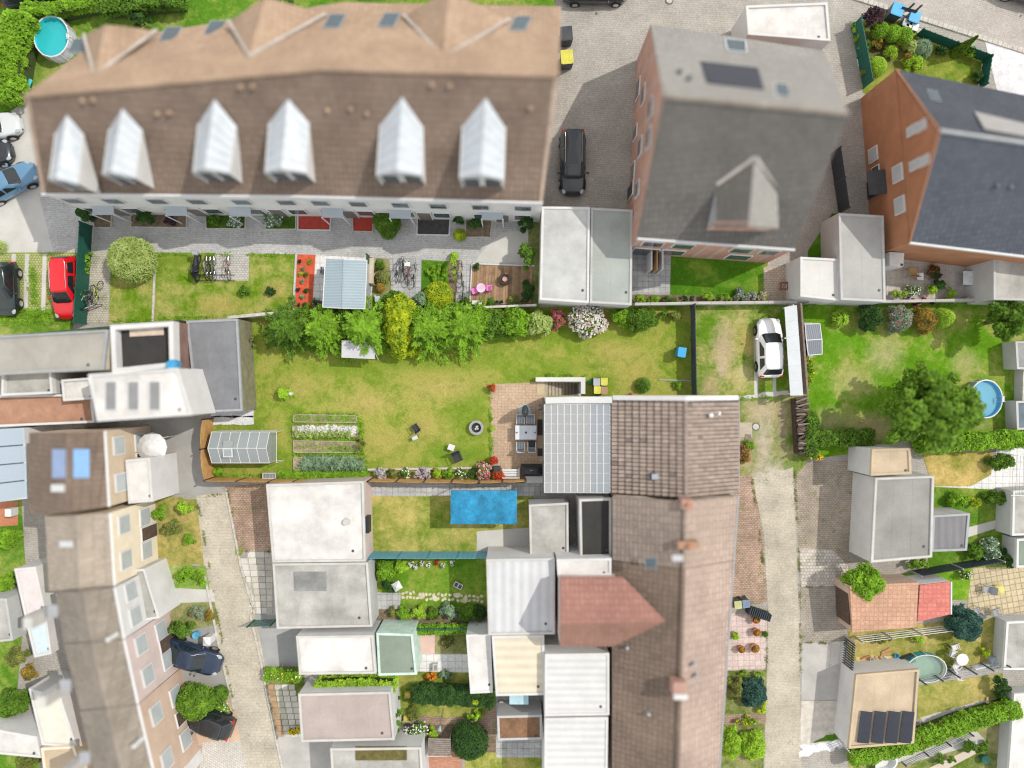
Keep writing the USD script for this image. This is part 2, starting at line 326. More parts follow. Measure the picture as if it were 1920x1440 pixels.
# ---------------------------------------------------------------- plants: builders
def lm(n, a, b, c, t=0.35, k=1.75): return leaf_mat(n, *[tuple(min(.86, v * k) for v in q) for q in (a, b, c)], t)
LEAF = {
 'green': lm('leaf_green', (0.052, 0.105, 0.01), (0.105, 0.2, 0.016), (0.2, 0.32, 0.03)),
 'fresh': lm('leaf_fresh', (0.1, 0.19, 0.012), (0.185, 0.33, 0.02), (0.29, 0.44, 0.04)),
 'mid': lm('leaf_mid', (0.07, 0.135, 0.012), (0.145, 0.25, 0.02), (0.24, 0.36, 0.035)),
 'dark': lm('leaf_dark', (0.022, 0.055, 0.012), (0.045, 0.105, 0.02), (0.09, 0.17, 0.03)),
 'lime': lm('leaf_lime', (0.16, 0.26, 0.02), (0.28, 0.42, 0.03), (0.42, 0.55, 0.06)),
 'yellow': lm('leaf_yellow', (0.2, 0.3, 0.014), (0.54, 0.58, 0.02), (0.72, 0.7, 0.05), 0.35, 1.2),
 'pale': lm('leaf_pale', (0.3, 0.39, 0.1), (0.46, 0.53, 0.2), (0.66, 0.7, 0.42), 0.35, 1.2),
 'blue': lm('leaf_blue', (0.022, 0.06, 0.045), (0.05, 0.115, 0.085), (0.11, 0.2, 0.15)),
 'grey': lm('leaf_grey', (0.1, 0.16, 0.09), (0.22, 0.3, 0.19), (0.42, 0.48, 0.36)),
 'purple': lm('leaf_purple', (0.035, 0.018, 0.025), (0.08, 0.035, 0.05), (0.16, 0.09, 0.1)),
 'olive': lm('leaf_olive', (0.09, 0.105, 0.025), (0.2, 0.22, 0.05), (0.34, 0.34, 0.09)),
 'copper': lm('leaf_copper', (0.12, 0.1, 0.02), (0.32, 0.2, 0.03), (0.45, 0.36, 0.06)),
 'white': leaf_mat('petal_white', (0.6, 0.6, 0.55), (0.78, 0.77, 0.74), (0.86, 0.85, 0.83), 0.15),
 'blush': leaf_mat('petal_blush', (0.5, 0.36, 0.32), (0.74, 0.6, 0.55), (0.84, 0.78, 0.72), 0.15),
 'pinkf': leaf_mat('petal_pink', (0.45, 0.06, 0.12), (0.66, 0.14, 0.22), (0.78, 0.32, 0.38), 0.15),
 'red': leaf_mat('petal_red', (0.45, 0.012, 0.012), (0.66, 0.03, 0.02), (0.74, 0.09, 0.05), 0.15),
 'orange': leaf_mat('petal_orange', (0.6, 0.16, 0.01), (0.78, 0.28, 0.015), (0.82, 0.42, 0.03), 0.15),
 'gold': leaf_mat('petal_gold', (0.66, 0.45, 0.01), (0.8, 0.6, 0.02), (0.82, 0.7, 0.06), 0.15),
 'lilac': leaf_mat('petal_lilac', (0.36, 0.27, 0.34), (0.58, 0.47, 0.54), (0.74, 0.66, 0.68), 0.15),
}
def unit(v): return v / (np.linalg.norm(v, axis=-1, keepdims=True) + 1e-9)
def leafage(pos, nrm, size, rng, aspect=1.7, along=None, jit=0.7):
    """Leaf blades: folded quads (two triangles each) at pos, facing about nrm."""
    n = len(pos); nr = unit(unit(nrm) + rng.normal(0, jit, (n, 3)))
    t = rng.normal(0, 1, (n, 3)) if along is None else unit(along) + rng.normal(0, 0.25, (n, 3))
    t = unit(t - nr * (t * nr).sum(1, keepdims=True)); b = np.cross(nr, t)
    s = (size * rng.uniform(0.65, 1.35, n))[:, None]
    l, w = t * s * aspect / 2, b * s / 2
    V = np.stack([pos - l, pos + w * 0.9 + nr * s * 0.12, pos + l, pos - w * 0.9 + nr * s * 0.12], 1).reshape(-1, 3)
    i = np.arange(n)[:, None] * 4
    return V, np.vstack([i + (0, 1, 2), i + (0, 2, 3)])
def sphere_dirs(n, rng): return unit(rng.normal(0, 1, (n, 3)))
def blob_points(blobs, n, rng, shell=0.35, top=-0.35):
    r = np.array([b[3] for b in blobs]); k = rng.choice(len(blobs), n, p=r**2 / (r**2).sum())
    d = sphere_dirs(n, rng); flip = d[:, 2] < top; d[flip, 2] *= -1
    rad = r[k] * (1 - shell * rng.random(n) ** 1.6)
    B = np.array(blobs)
    return B[k, :3] + d * rad[:, None], d
def dome_blobs(rx, ry, h, K, rng, size=0.38, z0=0.1):
    """Clumps spread over a dome-shaped crown with half axes rx, ry and height h."""
    out = []
    for i in range(K):
        a = 2.399963 * i + rng.normal(0, 0.3); u = math.sqrt((i + 0.5) / K); e = max(0.0, 1 - u * u) ** 0.5
        s = size * min(rx, ry, h * 0.9) * rng.uniform(0.75, 1.3)
        out.append((math.cos(a) * u * (rx - s * 0.75), math.sin(a) * u * (ry - s * 0.75), max(s * 0.5, z0 * h + (h * (1 - z0) - s * 0.9) * e * rng.uniform(0.82, 1.05)), s))
    return out
PLANT_SEED = [100]
def bush(name, label, cat_, px, py, rx, ry=None, h=1.2, leaf='green', size=0.13, K=None, clump=0.38, cover=2.6, flower=None, nf=0, fs=0.1, group=None, rz=0.0, aspect=1.7, jit=0.7, lean=0.55, stem='stem', shell=0.35, maxn=16000):
    """A shrub seen at (px, py) with half axes rx, ry in pixels of the photograph."""
    PLANT_SEED[0] += 1; rng = np.random.default_rng(PLANT_SEED[0])
    ry = rx if ry is None else ry; k = (ALT - h * lean) / ALT; RX, RY = m(rx) * k, m(ry) * k
    o = W(px, py, h * lean); t = thing(name, label, cat_, (o[0], o[1], 0), rz, group)
    K = K or int(np.clip(10 * RX * RY / 0.6, 7, 42)); bl = dome_blobs(RX, RY, h, K, rng, clump)
    area = sum(4 * math.pi * b[3] ** 2 for b in bl) * 0.65
    n = int(np.clip(area * cover / (size * size * aspect * 0.5), 60, maxn))
    p, d = blob_points(bl, n, rng, shell)
    c = np.array([0, 0, h * 0.35]); d = d + 0.6 * unit(p - c) + (0, 0, .7)
    p[:, 2] = np.maximum(p[:, 2], 0.03)
    part(t, 'foliage', leafage(p, d, size, rng, aspect, jit=jit), LEAF[leaf])
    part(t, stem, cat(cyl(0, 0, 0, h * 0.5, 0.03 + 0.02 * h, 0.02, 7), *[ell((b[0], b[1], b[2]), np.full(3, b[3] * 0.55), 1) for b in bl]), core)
    if flower:
        for i, fl in enumerate(flower if isinstance(flower, (list, tuple)) else [flower]):
            q, e = blob_points(bl, nf, rng, 0.05, 0.15); out = unit(q - c)
            q = q + out * size * 0.5
            part(t, 'flowers', leafage(q, e + (0, 0, 0.8), fs, rng, 1.15, jit=0.35), LEAF[fl])
    return t
def frond_tree(name, label, cat_, px, py, r, h, leaf='fresh', n=70, size=0.12, group=None, lean=0.45, dens=84, droop=0.25, up=0.35, ry=None):
    """A shrub or conifer whose branches radiate like ferns."""
    PLANT_SEED[0] += 1; rng = np.random.default_rng(PLANT_SEED[0])
    o = W(px, py, h * lean); R = m(r) * (ALT - h * lean) / ALT; Q = R if ry is None else m(ry) * (ALT - h * lean) / ALT
    t = thing(name, label, cat_, (o[0], o[1], 0), 0, group)
    P, N, A, wood_ = [], [], [], []
    for i in range(n):
        f = (i + 0.5) / n; a = 2.399963 * i + rng.normal(0, 0.25); z0 = h * (0.12 + 0.8 * f); L = (1 - 0.72 * f) * rng.uniform(0.62, 1.4)
        dx, dy = math.cos(a) * R * L, math.sin(a) * Q * L; l = math.hypot(dx, dy)
        s = np.linspace(0.12, 1, dens); z = z0 + l * (up * (0.4 + f) * s - droop * s * s * 1.3)
        c = np.c_[dx * s, dy * s, z]; side = np.array([-dy, dx, 0]) / (l + 1e-9); sg = np.where(np.arange(dens) % 2, 1, -1)
        w = (0.16 * l + 0.1) * (1 - s * 0.75) * rng.uniform(0.5, 1.2, dens)
        p = c + side * (sg * w)[:, None] + rng.normal(0, 0.03, (dens, 3)); P.append(p)
        N.append(np.tile((0, 0, 1.0), (dens, 1)) + rng.normal(0, 0.2, (dens, 3))); A.append(np.array([dx, dy, 0]) / (l + 1e-9) + side * sg[:, None] * 0.8)
        if i % 2 == 0: wood_.append(tube([(0, 0, z0 - 0.1), c[dens // 2], c[-1]], 0.022, 4, 0.006))
    P = np.vstack(P); P[:, 2] = np.maximum(P[:, 2], 0.04)
    part(t, 'foliage', leafage(P, np.vstack(N), size, rng, 2.6, np.vstack(A), 0.35), LEAF[leaf])
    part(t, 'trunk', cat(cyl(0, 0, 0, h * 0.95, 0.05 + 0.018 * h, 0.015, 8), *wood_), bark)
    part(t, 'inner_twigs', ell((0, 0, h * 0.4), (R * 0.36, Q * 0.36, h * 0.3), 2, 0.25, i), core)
    return t
def grass_clump(name, label, cat_, px, py, r, h, leaf='fresh', n=420, group=None, droop=0.5, w=0.035):
    """Blades arching out of one root."""
    PLANT_SEED[0] += 1; rng = np.random.default_rng(PLANT_SEED[0])
    o = W(px, py, h * 0.5); R = m(r); t = thing(name, label, cat_, (o[0], o[1], 0), 0, group); n = int(n * 1.6); a = rng.uniform(0, 6.283, n); u = rng.random(n) ** .6; d = np.c_[np.cos(a), np.sin(a), np.zeros(n)]
    pos = d * (R * .82 * u)[:, None]; pos[:, 2] = h * (1 - .75 * u ** 2.2) * rng.uniform(.7, 1, n); al = d + np.c_[np.zeros((n, 2)), (.9 - 1.7 * u * (.5 + droop))]
    part(t, 'blades', leafage(pos, np.tile((0, 0, 1.), (n, 1)) + d * .4, w * 1.7, rng, max(3.5, R * .22 / w), al, .4), LEAF[leaf]); part(t, 'root', ell((0, 0, h * .25), (R * .55, R * .55, h * .3), 1), core)
    return t
def tree(name, label, cat_, px, py, rx, ry, h, leaf='green', size=0.2, K=46, clump=0.27, cover=1.5, trunk_h=None, group=None, low=0.28, maxn=26000, lean=0.6):
    PLANT_SEED[0] += 1; rng = np.random.default_rng(PLANT_SEED[0])
    o = W(px, py, h * lean); k = (ALT - h * lean) / ALT; RX, RY = m(rx) * k, m(ry) * k
    t = thing(name, label, cat_, (o[0], o[1], 0), 0, group); bl = []; R = min(RX, RY)
    for i in range(K):
        d = sphere_dirs(1, rng)[0]; d[2] = abs(d[2]) * (1 if rng.random() < 0.8 else -0.5); u = rng.uniform(0.35, 1.25) ** 0.6
        s = clump * R * rng.uniform(0.7, 1.3); bl.append((d[0] * u * (RX - s * 0.7), d[1] * u * (RY - s * 0.7), h * (low + (1 - low) * 0.45) + d[2] * u * (h * (1 - low) * 0.55 - s * 0.6), s))
    area = sum(4 * math.pi * b[3] ** 2 for b in bl); n = int(np.clip(area * cover / (size * size * 0.85), 500, maxn))
    p, d = blob_points(bl, n, rng, 0.6, -0.6)
    part(t, 'crown', leafage(p, d + (0, 0, .6), size, rng, 1.7, jit=0.7), LEAF[leaf])
    br = [tube([(0, 0, 0), (0.05, 0.02, h * low), (0, 0.05, h * 0.6)], 0.06 + 0.025 * h, 8, 0.05)]
    for b in bl[::2]: br.append(tube([(0, 0, h * low * rng.uniform(0.8, 1.5)), (b[0] * 0.5, b[1] * 0.5, h * low + (b[2] - h * low) * 0.6), b[:3]], 0.05, 5, 0.012))
    part(t, 'trunk', cat(*br), bark)
    return t
def hedge(name, label, pts, w, h, leaf='green', size=0.12, cover=2.4, group=None, rough=0.3, flower=None, nf=0, lean=0.6, cat_='hedge', maxn=22000, fs=0.09):
    """A hedge along a line seen at pts (pixels, near its top); w in pixels, h in metres."""
    PLANT_SEED[0] += 1; rng = np.random.default_rng(PLANT_SEED[0]); P = np.array([W(*q, h * lean)[:2] for q in pts]); hw = m(w) / 2
    o = P.mean(0); t = thing(name, label, cat_, (o[0], o[1], 0), 0, group); P = P - o; bl, cores = [], []
    for a, b in zip(P[:-1], P[1:]):
        L = np.linalg.norm(b - a); d = (b - a) / L; s = np.array([-d[1], d[0]]); k = max(2, int(L / (hw * 0.6)))
        ang = math.degrees(math.atan2(d[1], d[0])); c = (a + b) / 2; cores.append(box(c[0], c[1], 0, L, hw * 1.2, h * 0.72, ang, 0.85))
        for i in range(k + 1):
            q = a + (b - a) * i / k
            for j in ((-0.45, 0.0, 0.45) if hw > 0.3 else (-0.2, 0.2)):
                r = hw * (0.5 if hw > 0.3 else 0.75) * rng.uniform(1 - rough, 1 + rough); e = q + s * hw * (j + rng.normal(0, 0.1))
                bl.append((e[0], e[1], h - r * rng.uniform(0.9, 1.4), r))
                bl.append((e[0], e[1], h * 0.45, r))
    area = sum(4 * math.pi * b[3] ** 2 for b in bl) * 0.5; n = int(np.clip(area * cover / (size * size * 0.85), 100, maxn))
    p, d = blob_points(bl, n, rng, 0.3, -0.2); p[:, 2] = np.maximum(p[:, 2], 0.03)
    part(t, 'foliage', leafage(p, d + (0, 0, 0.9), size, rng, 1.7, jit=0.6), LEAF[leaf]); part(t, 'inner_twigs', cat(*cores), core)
    if flower:
        for fl in (flower if isinstance(flower, (list, tuple)) else [flower]):
            q, e = blob_points(bl, nf, rng, 0.05, 0.2); part(t, 'flowers', leafage(q + e * 0.06, e + (0, 0, 0.8), fs, rng, 1.15, jit=0.35), LEAF[fl])
    return t
def weeds(name, label, lines, n, leaf='fresh', size=0.07, spread=0.12, h=0.12):
    """Ground cover that nobody could count, strewn along lines (pixels)."""
    PLANT_SEED[0] += 1; rng = np.random.default_rng(PLANT_SEED[0]); P = []
    for l in lines:
        q = np.array([W(*x)[:2] for x in l]); seg = np.linalg.norm(np.diff(q, axis=0), axis=1); c = np.r_[0, np.cumsum(seg)]
        k = max(8, int(n * c[-1])); cl = rng.uniform(0, c[-1], max(3, k // 14)); s = np.clip(rng.choice(cl, k) + rng.normal(0, 0.12, k), 0, c[-1])
        P.append(np.c_[np.interp(s, c, q[:, 0]), np.interp(s, c, q[:, 1])] + rng.normal(0, spread * 0.5, (k, 2)))
    P = np.vstack(P); P = np.c_[P, rng.uniform(0.02, h, len(P))]
    single(name, label, 'weeds', leafage(P, np.tile((0, 0, 1.0), (len(P), 1)), size, rng, 2.2, jit=0.8), LEAF[leaf], kind='stuff')
# ---------------------------------------------------------------- the setting: ground, roads, yards, lawns
G, D = (0.12, 0.22, 0.012), (0.34, 0.28, 0.06)
DRY, GRN, DIRT = (0.38, 0.31, 0.1), (0.165, 0.24, 0.026), (0.4, 0.31, 0.2)
LAYER = {}
def ground(name, label, px_pts, layer, material, cat_='ground', kerb=None):
    LAYER[layer] = LAYER.get(layer, 0) + 1
    pts = [XY(*q) for q in px_pts]
    return single(name, label, cat_, sheet(pts, layer * 0.004 + LAYER[layer] * 0.00018), material, kind='structure')
pave_grey = paving('grey_block_paving', (0.34, 0.315, 0.28), (0.385, 0.36, 0.32), (0.27, 0.25, 0.22), 0.2, 0.15, 3, 0.016, 0.18)
pave_lane = paving('lane_concrete_blocks', (0.41, 0.37, 0.295), (0.435, 0.395, 0.315), (0.37, 0.335, 0.26), 0.3, 0.19, 4, 0.012, 0.26, 0.08)
pave_lane2 = paving('lane_concrete_blocks_west', (0.42, 0.38, 0.305), (0.445, 0.405, 0.325), (0.38, 0.345, 0.27), 0.3, 0.21, 0, 0.012, 0.26, 0.08)
pave_path = paving('path_small_setts', (0.4, 0.395, 0.385), (0.47, 0.465, 0.455), (0.31, 0.305, 0.295), 0.18, 0.13, 2, 0.016, 0.2, 0.05)
pave_brown = paving('brown_block_paving', (0.33, 0.275, 0.215), (0.39, 0.33, 0.265), (0.23, 0.19, 0.15), 0.22, 0.14, 2, 0.02, 0.3, 0.2)
pave_red = paving('reddish_block_paving', (0.36, 0.24, 0.175), (0.45, 0.33, 0.25), (0.22, 0.16, 0.12), 0.22, 0.13, 2, 0.02, 0.4, 0.25)
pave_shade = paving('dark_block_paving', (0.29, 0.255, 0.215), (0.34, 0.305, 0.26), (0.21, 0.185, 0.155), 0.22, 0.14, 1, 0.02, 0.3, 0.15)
pave_terr = paving('terrace_flags', (0.42, 0.3, 0.205), (0.47, 0.345, 0.24), (0.34, 0.24, 0.16), 0.24, 0.2, 1, 0.014, 0.2, 0.0, offset=0.0)
pave_mauve = paving('mauve_flags', (0.5, 0.4, 0.36), (0.56, 0.46, 0.42), (0.38, 0.3, 0.27), 0.4, 0.4, -2, 0.02, 0.12, 0.0, offset=0.0)
pave_white = paving('pale_flags', (0.6, 0.59, 0.57), (0.68, 0.67, 0.65), (0.42, 0.41, 0.4), 0.5, 0.5, 0, 0.02, 0.18, 0.1, offset=0.0)
pave_patio = paving('grey_patio_flags', (0.36, 0.36, 0.36), (0.44, 0.44, 0.435), (0.26, 0.26, 0.25), 0.4, 0.4, 0, 0.02, 0.25, 0.2, offset=0.0)
pave_bays = paving('turf_block_bays', (0.44, 0.39, 0.25), (0.48, 0.43, 0.28), (0.27, 0.28, 0.09), 0.2, 0.17, 0, 0.04, 0.2, 0.75, wcol=(0.17, 0.24, 0.03))
asphalt_light = mat('worn_light_asphalt', (0.3, 0.29, 0.27), 0.9, 0.15, 0.6, 0.004, fine=0.12)
asphalt = mat('yard_asphalt', (0.2, 0.195, 0.185), 0.9, 0.2, 0.7, 0.004, fine=0.15)
pad = mat('grey_concrete_pad', (0.31, 0.315, 0.31), 0.9, 0.15, 0.8, 0.003, fine=0.12)
concrete_light = mat('pale_concrete', (0.48, 0.465, 0.43), 0.9, 0.14, 0.5, 0.003, fine=0.08)
gravel_white = mat('white_gravel', (0.62, 0.62, 0.63), 0.9, 0.2, 2.0, 0.02, 18, fine=0.25)
gravel_red = mat('red_gravel', (0.56, 0.1, 0.045), 0.9, 0.25, 3.0, 0.02, 22, fine=0.3)
red_mat = mat('red_lawn_mat', (0.36, 0.05, 0.035), 0.9, 0.2, 3.0, 0.01, 22, fine=0.2)
earth = mat('trodden_earth', (0.3, 0.245, 0.175), 0.95, 0.35, 1.0, 0.01, 20, fine=0.2)
scrub = lawn_mat('rough_ground', (0.1, 0.15, 0.025), (0.36, 0.32, 0.16), 0.8)
sand = mat('yellow_sand', (0.6, 0.44, 0.16), 0.95, 0.2, 1.0, 0.01, 20)

HOLES.append(shapely.box(*XY(1022, 742), *XY(1089, 716)))
single('ground', 'grey block-paved ground around all the houses and gardens', 'ground', sheet([(-220, -220), (220, -220), (220, 220), (-220, 220)], -0.004), pave_grey, kind='structure')
gr = ground
# north-east lane and street
gr('street', 'broad paved street crossing the top right corner', [(1560, -80), (2060, -80), (2060, 150), (1925, 92), (1600, -4)], 1, paving('street_setts', (0.38, 0.345, 0.31), (0.42, 0.385, 0.345), (0.33, 0.3, 0.27), 0.18, 0.14, -17, 0.018, 0.15), 'street')
for i, (a, b, w_) in enumerate((((1590, -8), (1925, 98), 9),)):
    A, B = XY(*a), XY(*b); d = (B - A) / np.linalg.norm(B - A); n_ = 36
    kb = thing('kerb', 'pale stone kerb along the street in the top right corner', 'kerb', (*((A + B) / 2), 0), world=True, kind='structure')
    L = np.linalg.norm(B - A) / n_
    for k in range(n_):
        c = A + d * L * (k + 0.5); part(kb, 'kerb_stone', box(c[0], c[1], 0, L - 0.012, m(w_), 0.1, math.degrees(math.atan2(d[1], d[0])), 0.96), stone)
gr('gravel_bed', 'white gravel front yard at the right edge below the street', [(1845, 70), (1960, 118), (1960, 200), (1872, 182)], 2, gravel_white)
gr('alley', 'block-paved alley shaded between the terrace and the grey-roofed house', [(1048, 178), (1195, 130), (1185, 400), (1030, 400)], 1, pave_grey, 'alley')
# north-west parking
gr('forecourt', 'pale concrete forecourt at the left edge beside the parked cars', [(-60, 205), (72, 200), (100, 474), (-60, 474)], 1, concrete_light, 'forecourt')
gr('parking_bays', 'grass-grown paved parking bays under the red car', [(-60, 474), (148, 472), (140, 596), (-60, 600)], 1, pave_bays, 'parking')
for i, x in enumerate((22, 47, 80)): gr('bay_strip', f'{ORD[i]} pale concrete strip from the left between the parking bays', [(x, 476), (x + 8, 476), (x + 5, 582), (x - 3, 582)], 2, concrete_light, 'strip')
gr('verge', 'grass verge along the wall below the parking bays', wobble([(-40, 590), (40, 578), (100, 582), (137, 588), (137, 640), (-40, 640)], 2.5, 9, 3), 2, lawn_mat('verge_grass', (0.11, 0.22, 0.02), (0.34, 0.34, 0.1), 0.45))
gr('path', 'grey block path in front of the terraced row', [(72, 362), (1012, 375), (1002, 500), (780, 488), (555, 476), (100, 472)], 1, pave_path, 'path')
gr('path', 'pale sunlit concrete corner at the right end of the path', [(905, 470), (942, 436), (1004, 430), (1004, 498), (890, 492)], 2, concrete_light, 'path')
gr('path', 'block path beside the leaning bicycles and green fence', [(168, 474), (208, 474), (203, 606), (150, 606)], 2, paving('bike_path_blocks', (0.45, 0.41, 0.34), (0.5, 0.46, 0.39), (0.26, 0.24, 0.19), 0.2, 0.16, 0, 0.018, 0.2, 0.3), 'path')
lw = lawn_mat('west_lawn', G, (0.42, 0.36, 0.13), 0.62, [(520, 545, 50, 30, DRY, 0), (420, 570, 90, 25, (0.35, 0.3, 0.085), 0), (230, 530, 30, 18, DRY, 0), (330, 490, 60, 14, GRN, 0)])
gr('lawn', 'small lawn under the pale round shrub by the bicycles', [(209, 474), (291, 473), (286, 604), (204, 607)], 2, lw, 'lawn')
gr('lawn', 'lawn with the bicycle stand, between the hedge row and the path', [(294, 473), (554, 477), (549, 590), (289, 604)], 2, lw, 'lawn')
gr('paved_pad', 'block-paved pad under the motorcycle and bicycles', [(404, 473), (467, 473), (466, 526), (398, 526)], 3, paving('pad_blocks', (0.45, 0.43, 0.4), (0.52, 0.5, 0.47), (0.27, 0.26, 0.23), 0.22, 0.16, 0, 0.02, 0.15, 0.15), 'pad')
gr('red_gravel_bed', 'bright red gravel bed dotted with small plants, left of the grey shed', [(558, 477), (592, 478), (585, 584), (553, 586)], 3, gravel_red, 'gravel bed')
gr('patio', 'pale tiled patio around the grey shed', [(592, 478), (702, 484), (694, 590), (585, 586)], 2, pave_white, 'patio')
gr('garden_bed', 'green planted strip right of the shed', [(702, 484), (732, 485), (745, 585), (694, 590)], 2, scrub)
gr('patio', 'grey patio with bicycles right of the shed', [(730, 483), (790, 486), (789, 560), (735, 560)], 3, pave_patio, 'patio')
gr('lawn', 'tiny square lawn above the golden round shrub', [(791, 487), (846, 490), (843, 580), (789, 580)], 2, lawn_mat('tiny_lawn', (0.06, 0.17, 0.012), (0.16, 0.26, 0.03), 0.4), 'lawn')
gr('garden_bed', 'narrow planted strip beside the grey path and deck', [(843, 486), (864, 488), (856, 580), (838, 580)], 3, soil)
gr('path', 'narrow grey path along the wooden deck', [(862, 489), (887, 492), (880, 575), (853, 575)], 3, pave_patio, 'path')
gr('garden_bed', 'dark planted ground between the deck and the white garage', [(990, 400), (1016, 400), (1012, 580), (992, 580)], 2, scrub)
# front beds of the terraced row
for i, (nm, lb, q, mt) in enumerate((
    ('flower_bed', 'dim bed with the two leftmost round bushes before the terrace', [(172, 388), (212, 390), (210, 428), (176, 428)], soil), ('flower_bed', 'bed with yellow flowers before the second porch', [(245, 388), (352, 392), (351, 428), (245, 427)], soil),
    ('flower_bed', 'green bed before the third white dormer', [(385, 390), (462, 392), (461, 430), (386, 430)], lawn_mat('front_bed_grass', (0.045, 0.11, 0.012), (0.12, 0.17, 0.04), 0.4)), ('flower_bed', 'grassy bed with white blooms left of the red bed', [(496, 392), (556, 394), (556, 431), (497, 431)], MATS['front_bed_grass']),
    ('red_bed', 'wide bright red front bed edged in pale stone', [(558, 388), (623, 390), (620, 433), (558, 432)], red_mat), ('red_bed', 'small red front bed beside the round green bush', [(660, 392), (702, 394), (700, 436), (661, 435)], red_mat),
    ('slate_bed', 'dark slate front bed with a white edging', [(782, 394), (846, 396), (843, 442), (781, 441)], mat('dark_slate', (0.055, 0.052, 0.052), 0.8, 0.3, 4, 0.01)), ('flower_bed', 'dark bed with pots at the right end of the terrace', [(872, 400), (925, 402), (920, 446), (872, 446)], soil))):
    gr(nm, lb, q, 3, mt, 'bed')
    single('bed_edging', 'low edging around the ' + lb, 'edging', ring([XY(*p) for p in q], 0, 0.09, 0.07), [stone, white_plastic][i in (4, 6)])
# centre
main = lawn_mat('main_lawn', (0.165, 0.24, 0.026), (0.38, 0.33, 0.09), 0.44, [
    (690, 755, 95, 45, DRY, 0), (830, 730, 110, 40, DRY, 0), (720, 830, 80, 55, (0.35, 0.3, 0.085), 0), (560, 730, 75, 40, (0.35, 0.3, 0.085), 0), (800, 800, 70, 50, (0.35, 0.3, 0.085), 0), (1150, 660, 75, 45, (0.35, 0.3, 0.085), 0), (1190, 700, 60, 40, (0.35, 0.3, 0.085), 0),
    (890, 780, 34, 75, GRN, 0), (640, 690, 120, 22, GRN, 0), (1050, 690, 60, 26, GRN, 0), (1275, 660, 24, 90, GRN, 0), (820, 676, 260, 26, GRN, 0), (470, 640, 30, 60, GRN, 0), (1100, 628, 160, 16, GRN, 0), (560, 800, 30, 40, (0.12, 0.2, 0.02), 0), (850, 850, 70, 25, (0.12, 0.22, 0.02), 0)])
gr('lawn', 'large sunlit lawn with dry patches in the middle garden', [(455, 588), (900, 578), (1298, 570), (1300, 742), (1022, 744), (1022, 905), (400, 903), (385, 790), (470, 790)], 2, main, 'lawn')
gr('lawn', 'patchy lawn under the white car', [(1298, 570), (1484, 568), (1490, 742), (1384, 748), (1300, 742)], 2, lawn_mat('car_lawn', (0.11, 0.21, 0.016), (0.4, 0.34, 0.14), 0.55, [(1357, 648, 32, 62, DIRT, 5), (1352, 690, 16, 34, (0.44, 0.35, 0.24), 0), (1330, 725, 30, 30, (0.36, 0.29, 0.16), 0), (1400, 640, 30, 40, DRY, 0), (1396, 700, 22, 30, (0.42, 0.38, 0.18), 0)]), 'lawn')
tr = lawn_mat('track_grass', (0.105, 0.19, 0.02), (0.38, 0.31, 0.17), 0.62, [(1432, 830, 26, 110, (0.42, 0.36, 0.27), 2), (1446, 880, 46, 26, (0.42, 0.37, 0.29), 0), (1465, 800, 14, 80, (0.27, 0.22, 0.15), 0), (1415, 770, 26, 22, (0.4, 0.33, 0.2), 0)])
gr('lawn', 'worn grass track below the white car', [(1384, 744), (1500, 738), (1512, 870), (1490, 892), (1380, 892)], 2, tr, 'lawn')
gr('wheel_track', 'left pale concrete wheel strip behind the white car', [(1413, 620), (1421, 620), (1421, 738), (1414, 738)], 3, concrete_light, 'strip')
gr('wheel_track', 'right pale concrete wheel strip behind the white car', [(1448, 650), (1455, 650), (1455, 734), (1449, 734)], 3, concrete_light, 'strip')
gr('threshold', 'pale concrete threshold strip across the grass track', wobble([(1384, 744), (1430, 736), (1478, 732), (1480, 740), (1430, 745), (1386, 750)], 0.8, 6, 5), 4, concrete_light, 'strip')
east = lawn_mat('east_lawn', (0.11, 0.25, 0.012), (0.34, 0.31, 0.09), 0.3, [(1660, 665, 50, 48, (0.38, 0.35, 0.16), 20), (1600, 720, 60, 40, (0.33, 0.33, 0.12), 0), (1810, 680, 40, 40, (0.34, 0.33, 0.13), 0), (1830, 790, 36, 22, (0.4, 0.34, 0.17), 0), (1560, 790, 60, 40, (0.34, 0.31, 0.14), 0), (1640, 800, 70, 40, (0.36, 0.3, 0.15), 0), (1580, 640, 60, 30, (0.1, 0.25, 0.012), 0)])
gr('lawn', 'bright green lawn around the round pool and broad tree', [(1500, 566), (1960, 562), (1960, 815), (1722, 815), (1640, 845), (1512, 862)], 2, east, 'lawn')
gr('terrace', 'reddish flagged terrace with the dining table', [(919, 720), (1005, 717), (1024, 742), (1024, 896), (922, 896)], 3, pave_terr, 'terrace')
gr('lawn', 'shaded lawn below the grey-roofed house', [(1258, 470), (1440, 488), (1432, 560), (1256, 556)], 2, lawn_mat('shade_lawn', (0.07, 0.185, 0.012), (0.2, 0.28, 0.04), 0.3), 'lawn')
gr('patio', 'grey patio by the glass door below the grey-roofed house', [(1185, 470), (1258, 474), (1256, 552), (1185, 552)], 2, pave_patio, 'patio')
gr('patio', 'brick patio with a small red stool below the grey-roofed house', [(1432, 500), (1500, 500), (1500, 575), (1432, 570)], 3, paving('cream_bricks', (0.45, 0.36, 0.27), (0.5, 0.41, 0.32), (0.27, 0.22, 0.18), 0.24, 0.16, 0, 0.02, 0.12), 'patio')
gr('flower_bed', 'planted strip along the back wall below the grey-roofed house', [(1186, 552), (1432, 556), (1432, 568), (1186, 568)], 3, soil, 'bed')
gr('lawn', 'shaded grass wedge between the two brick houses', [(1515, 470), (1560, 400), (1590, 400), (1580, 500), (1515, 500)], 2, MATS['shade_lawn'], 'lawn')
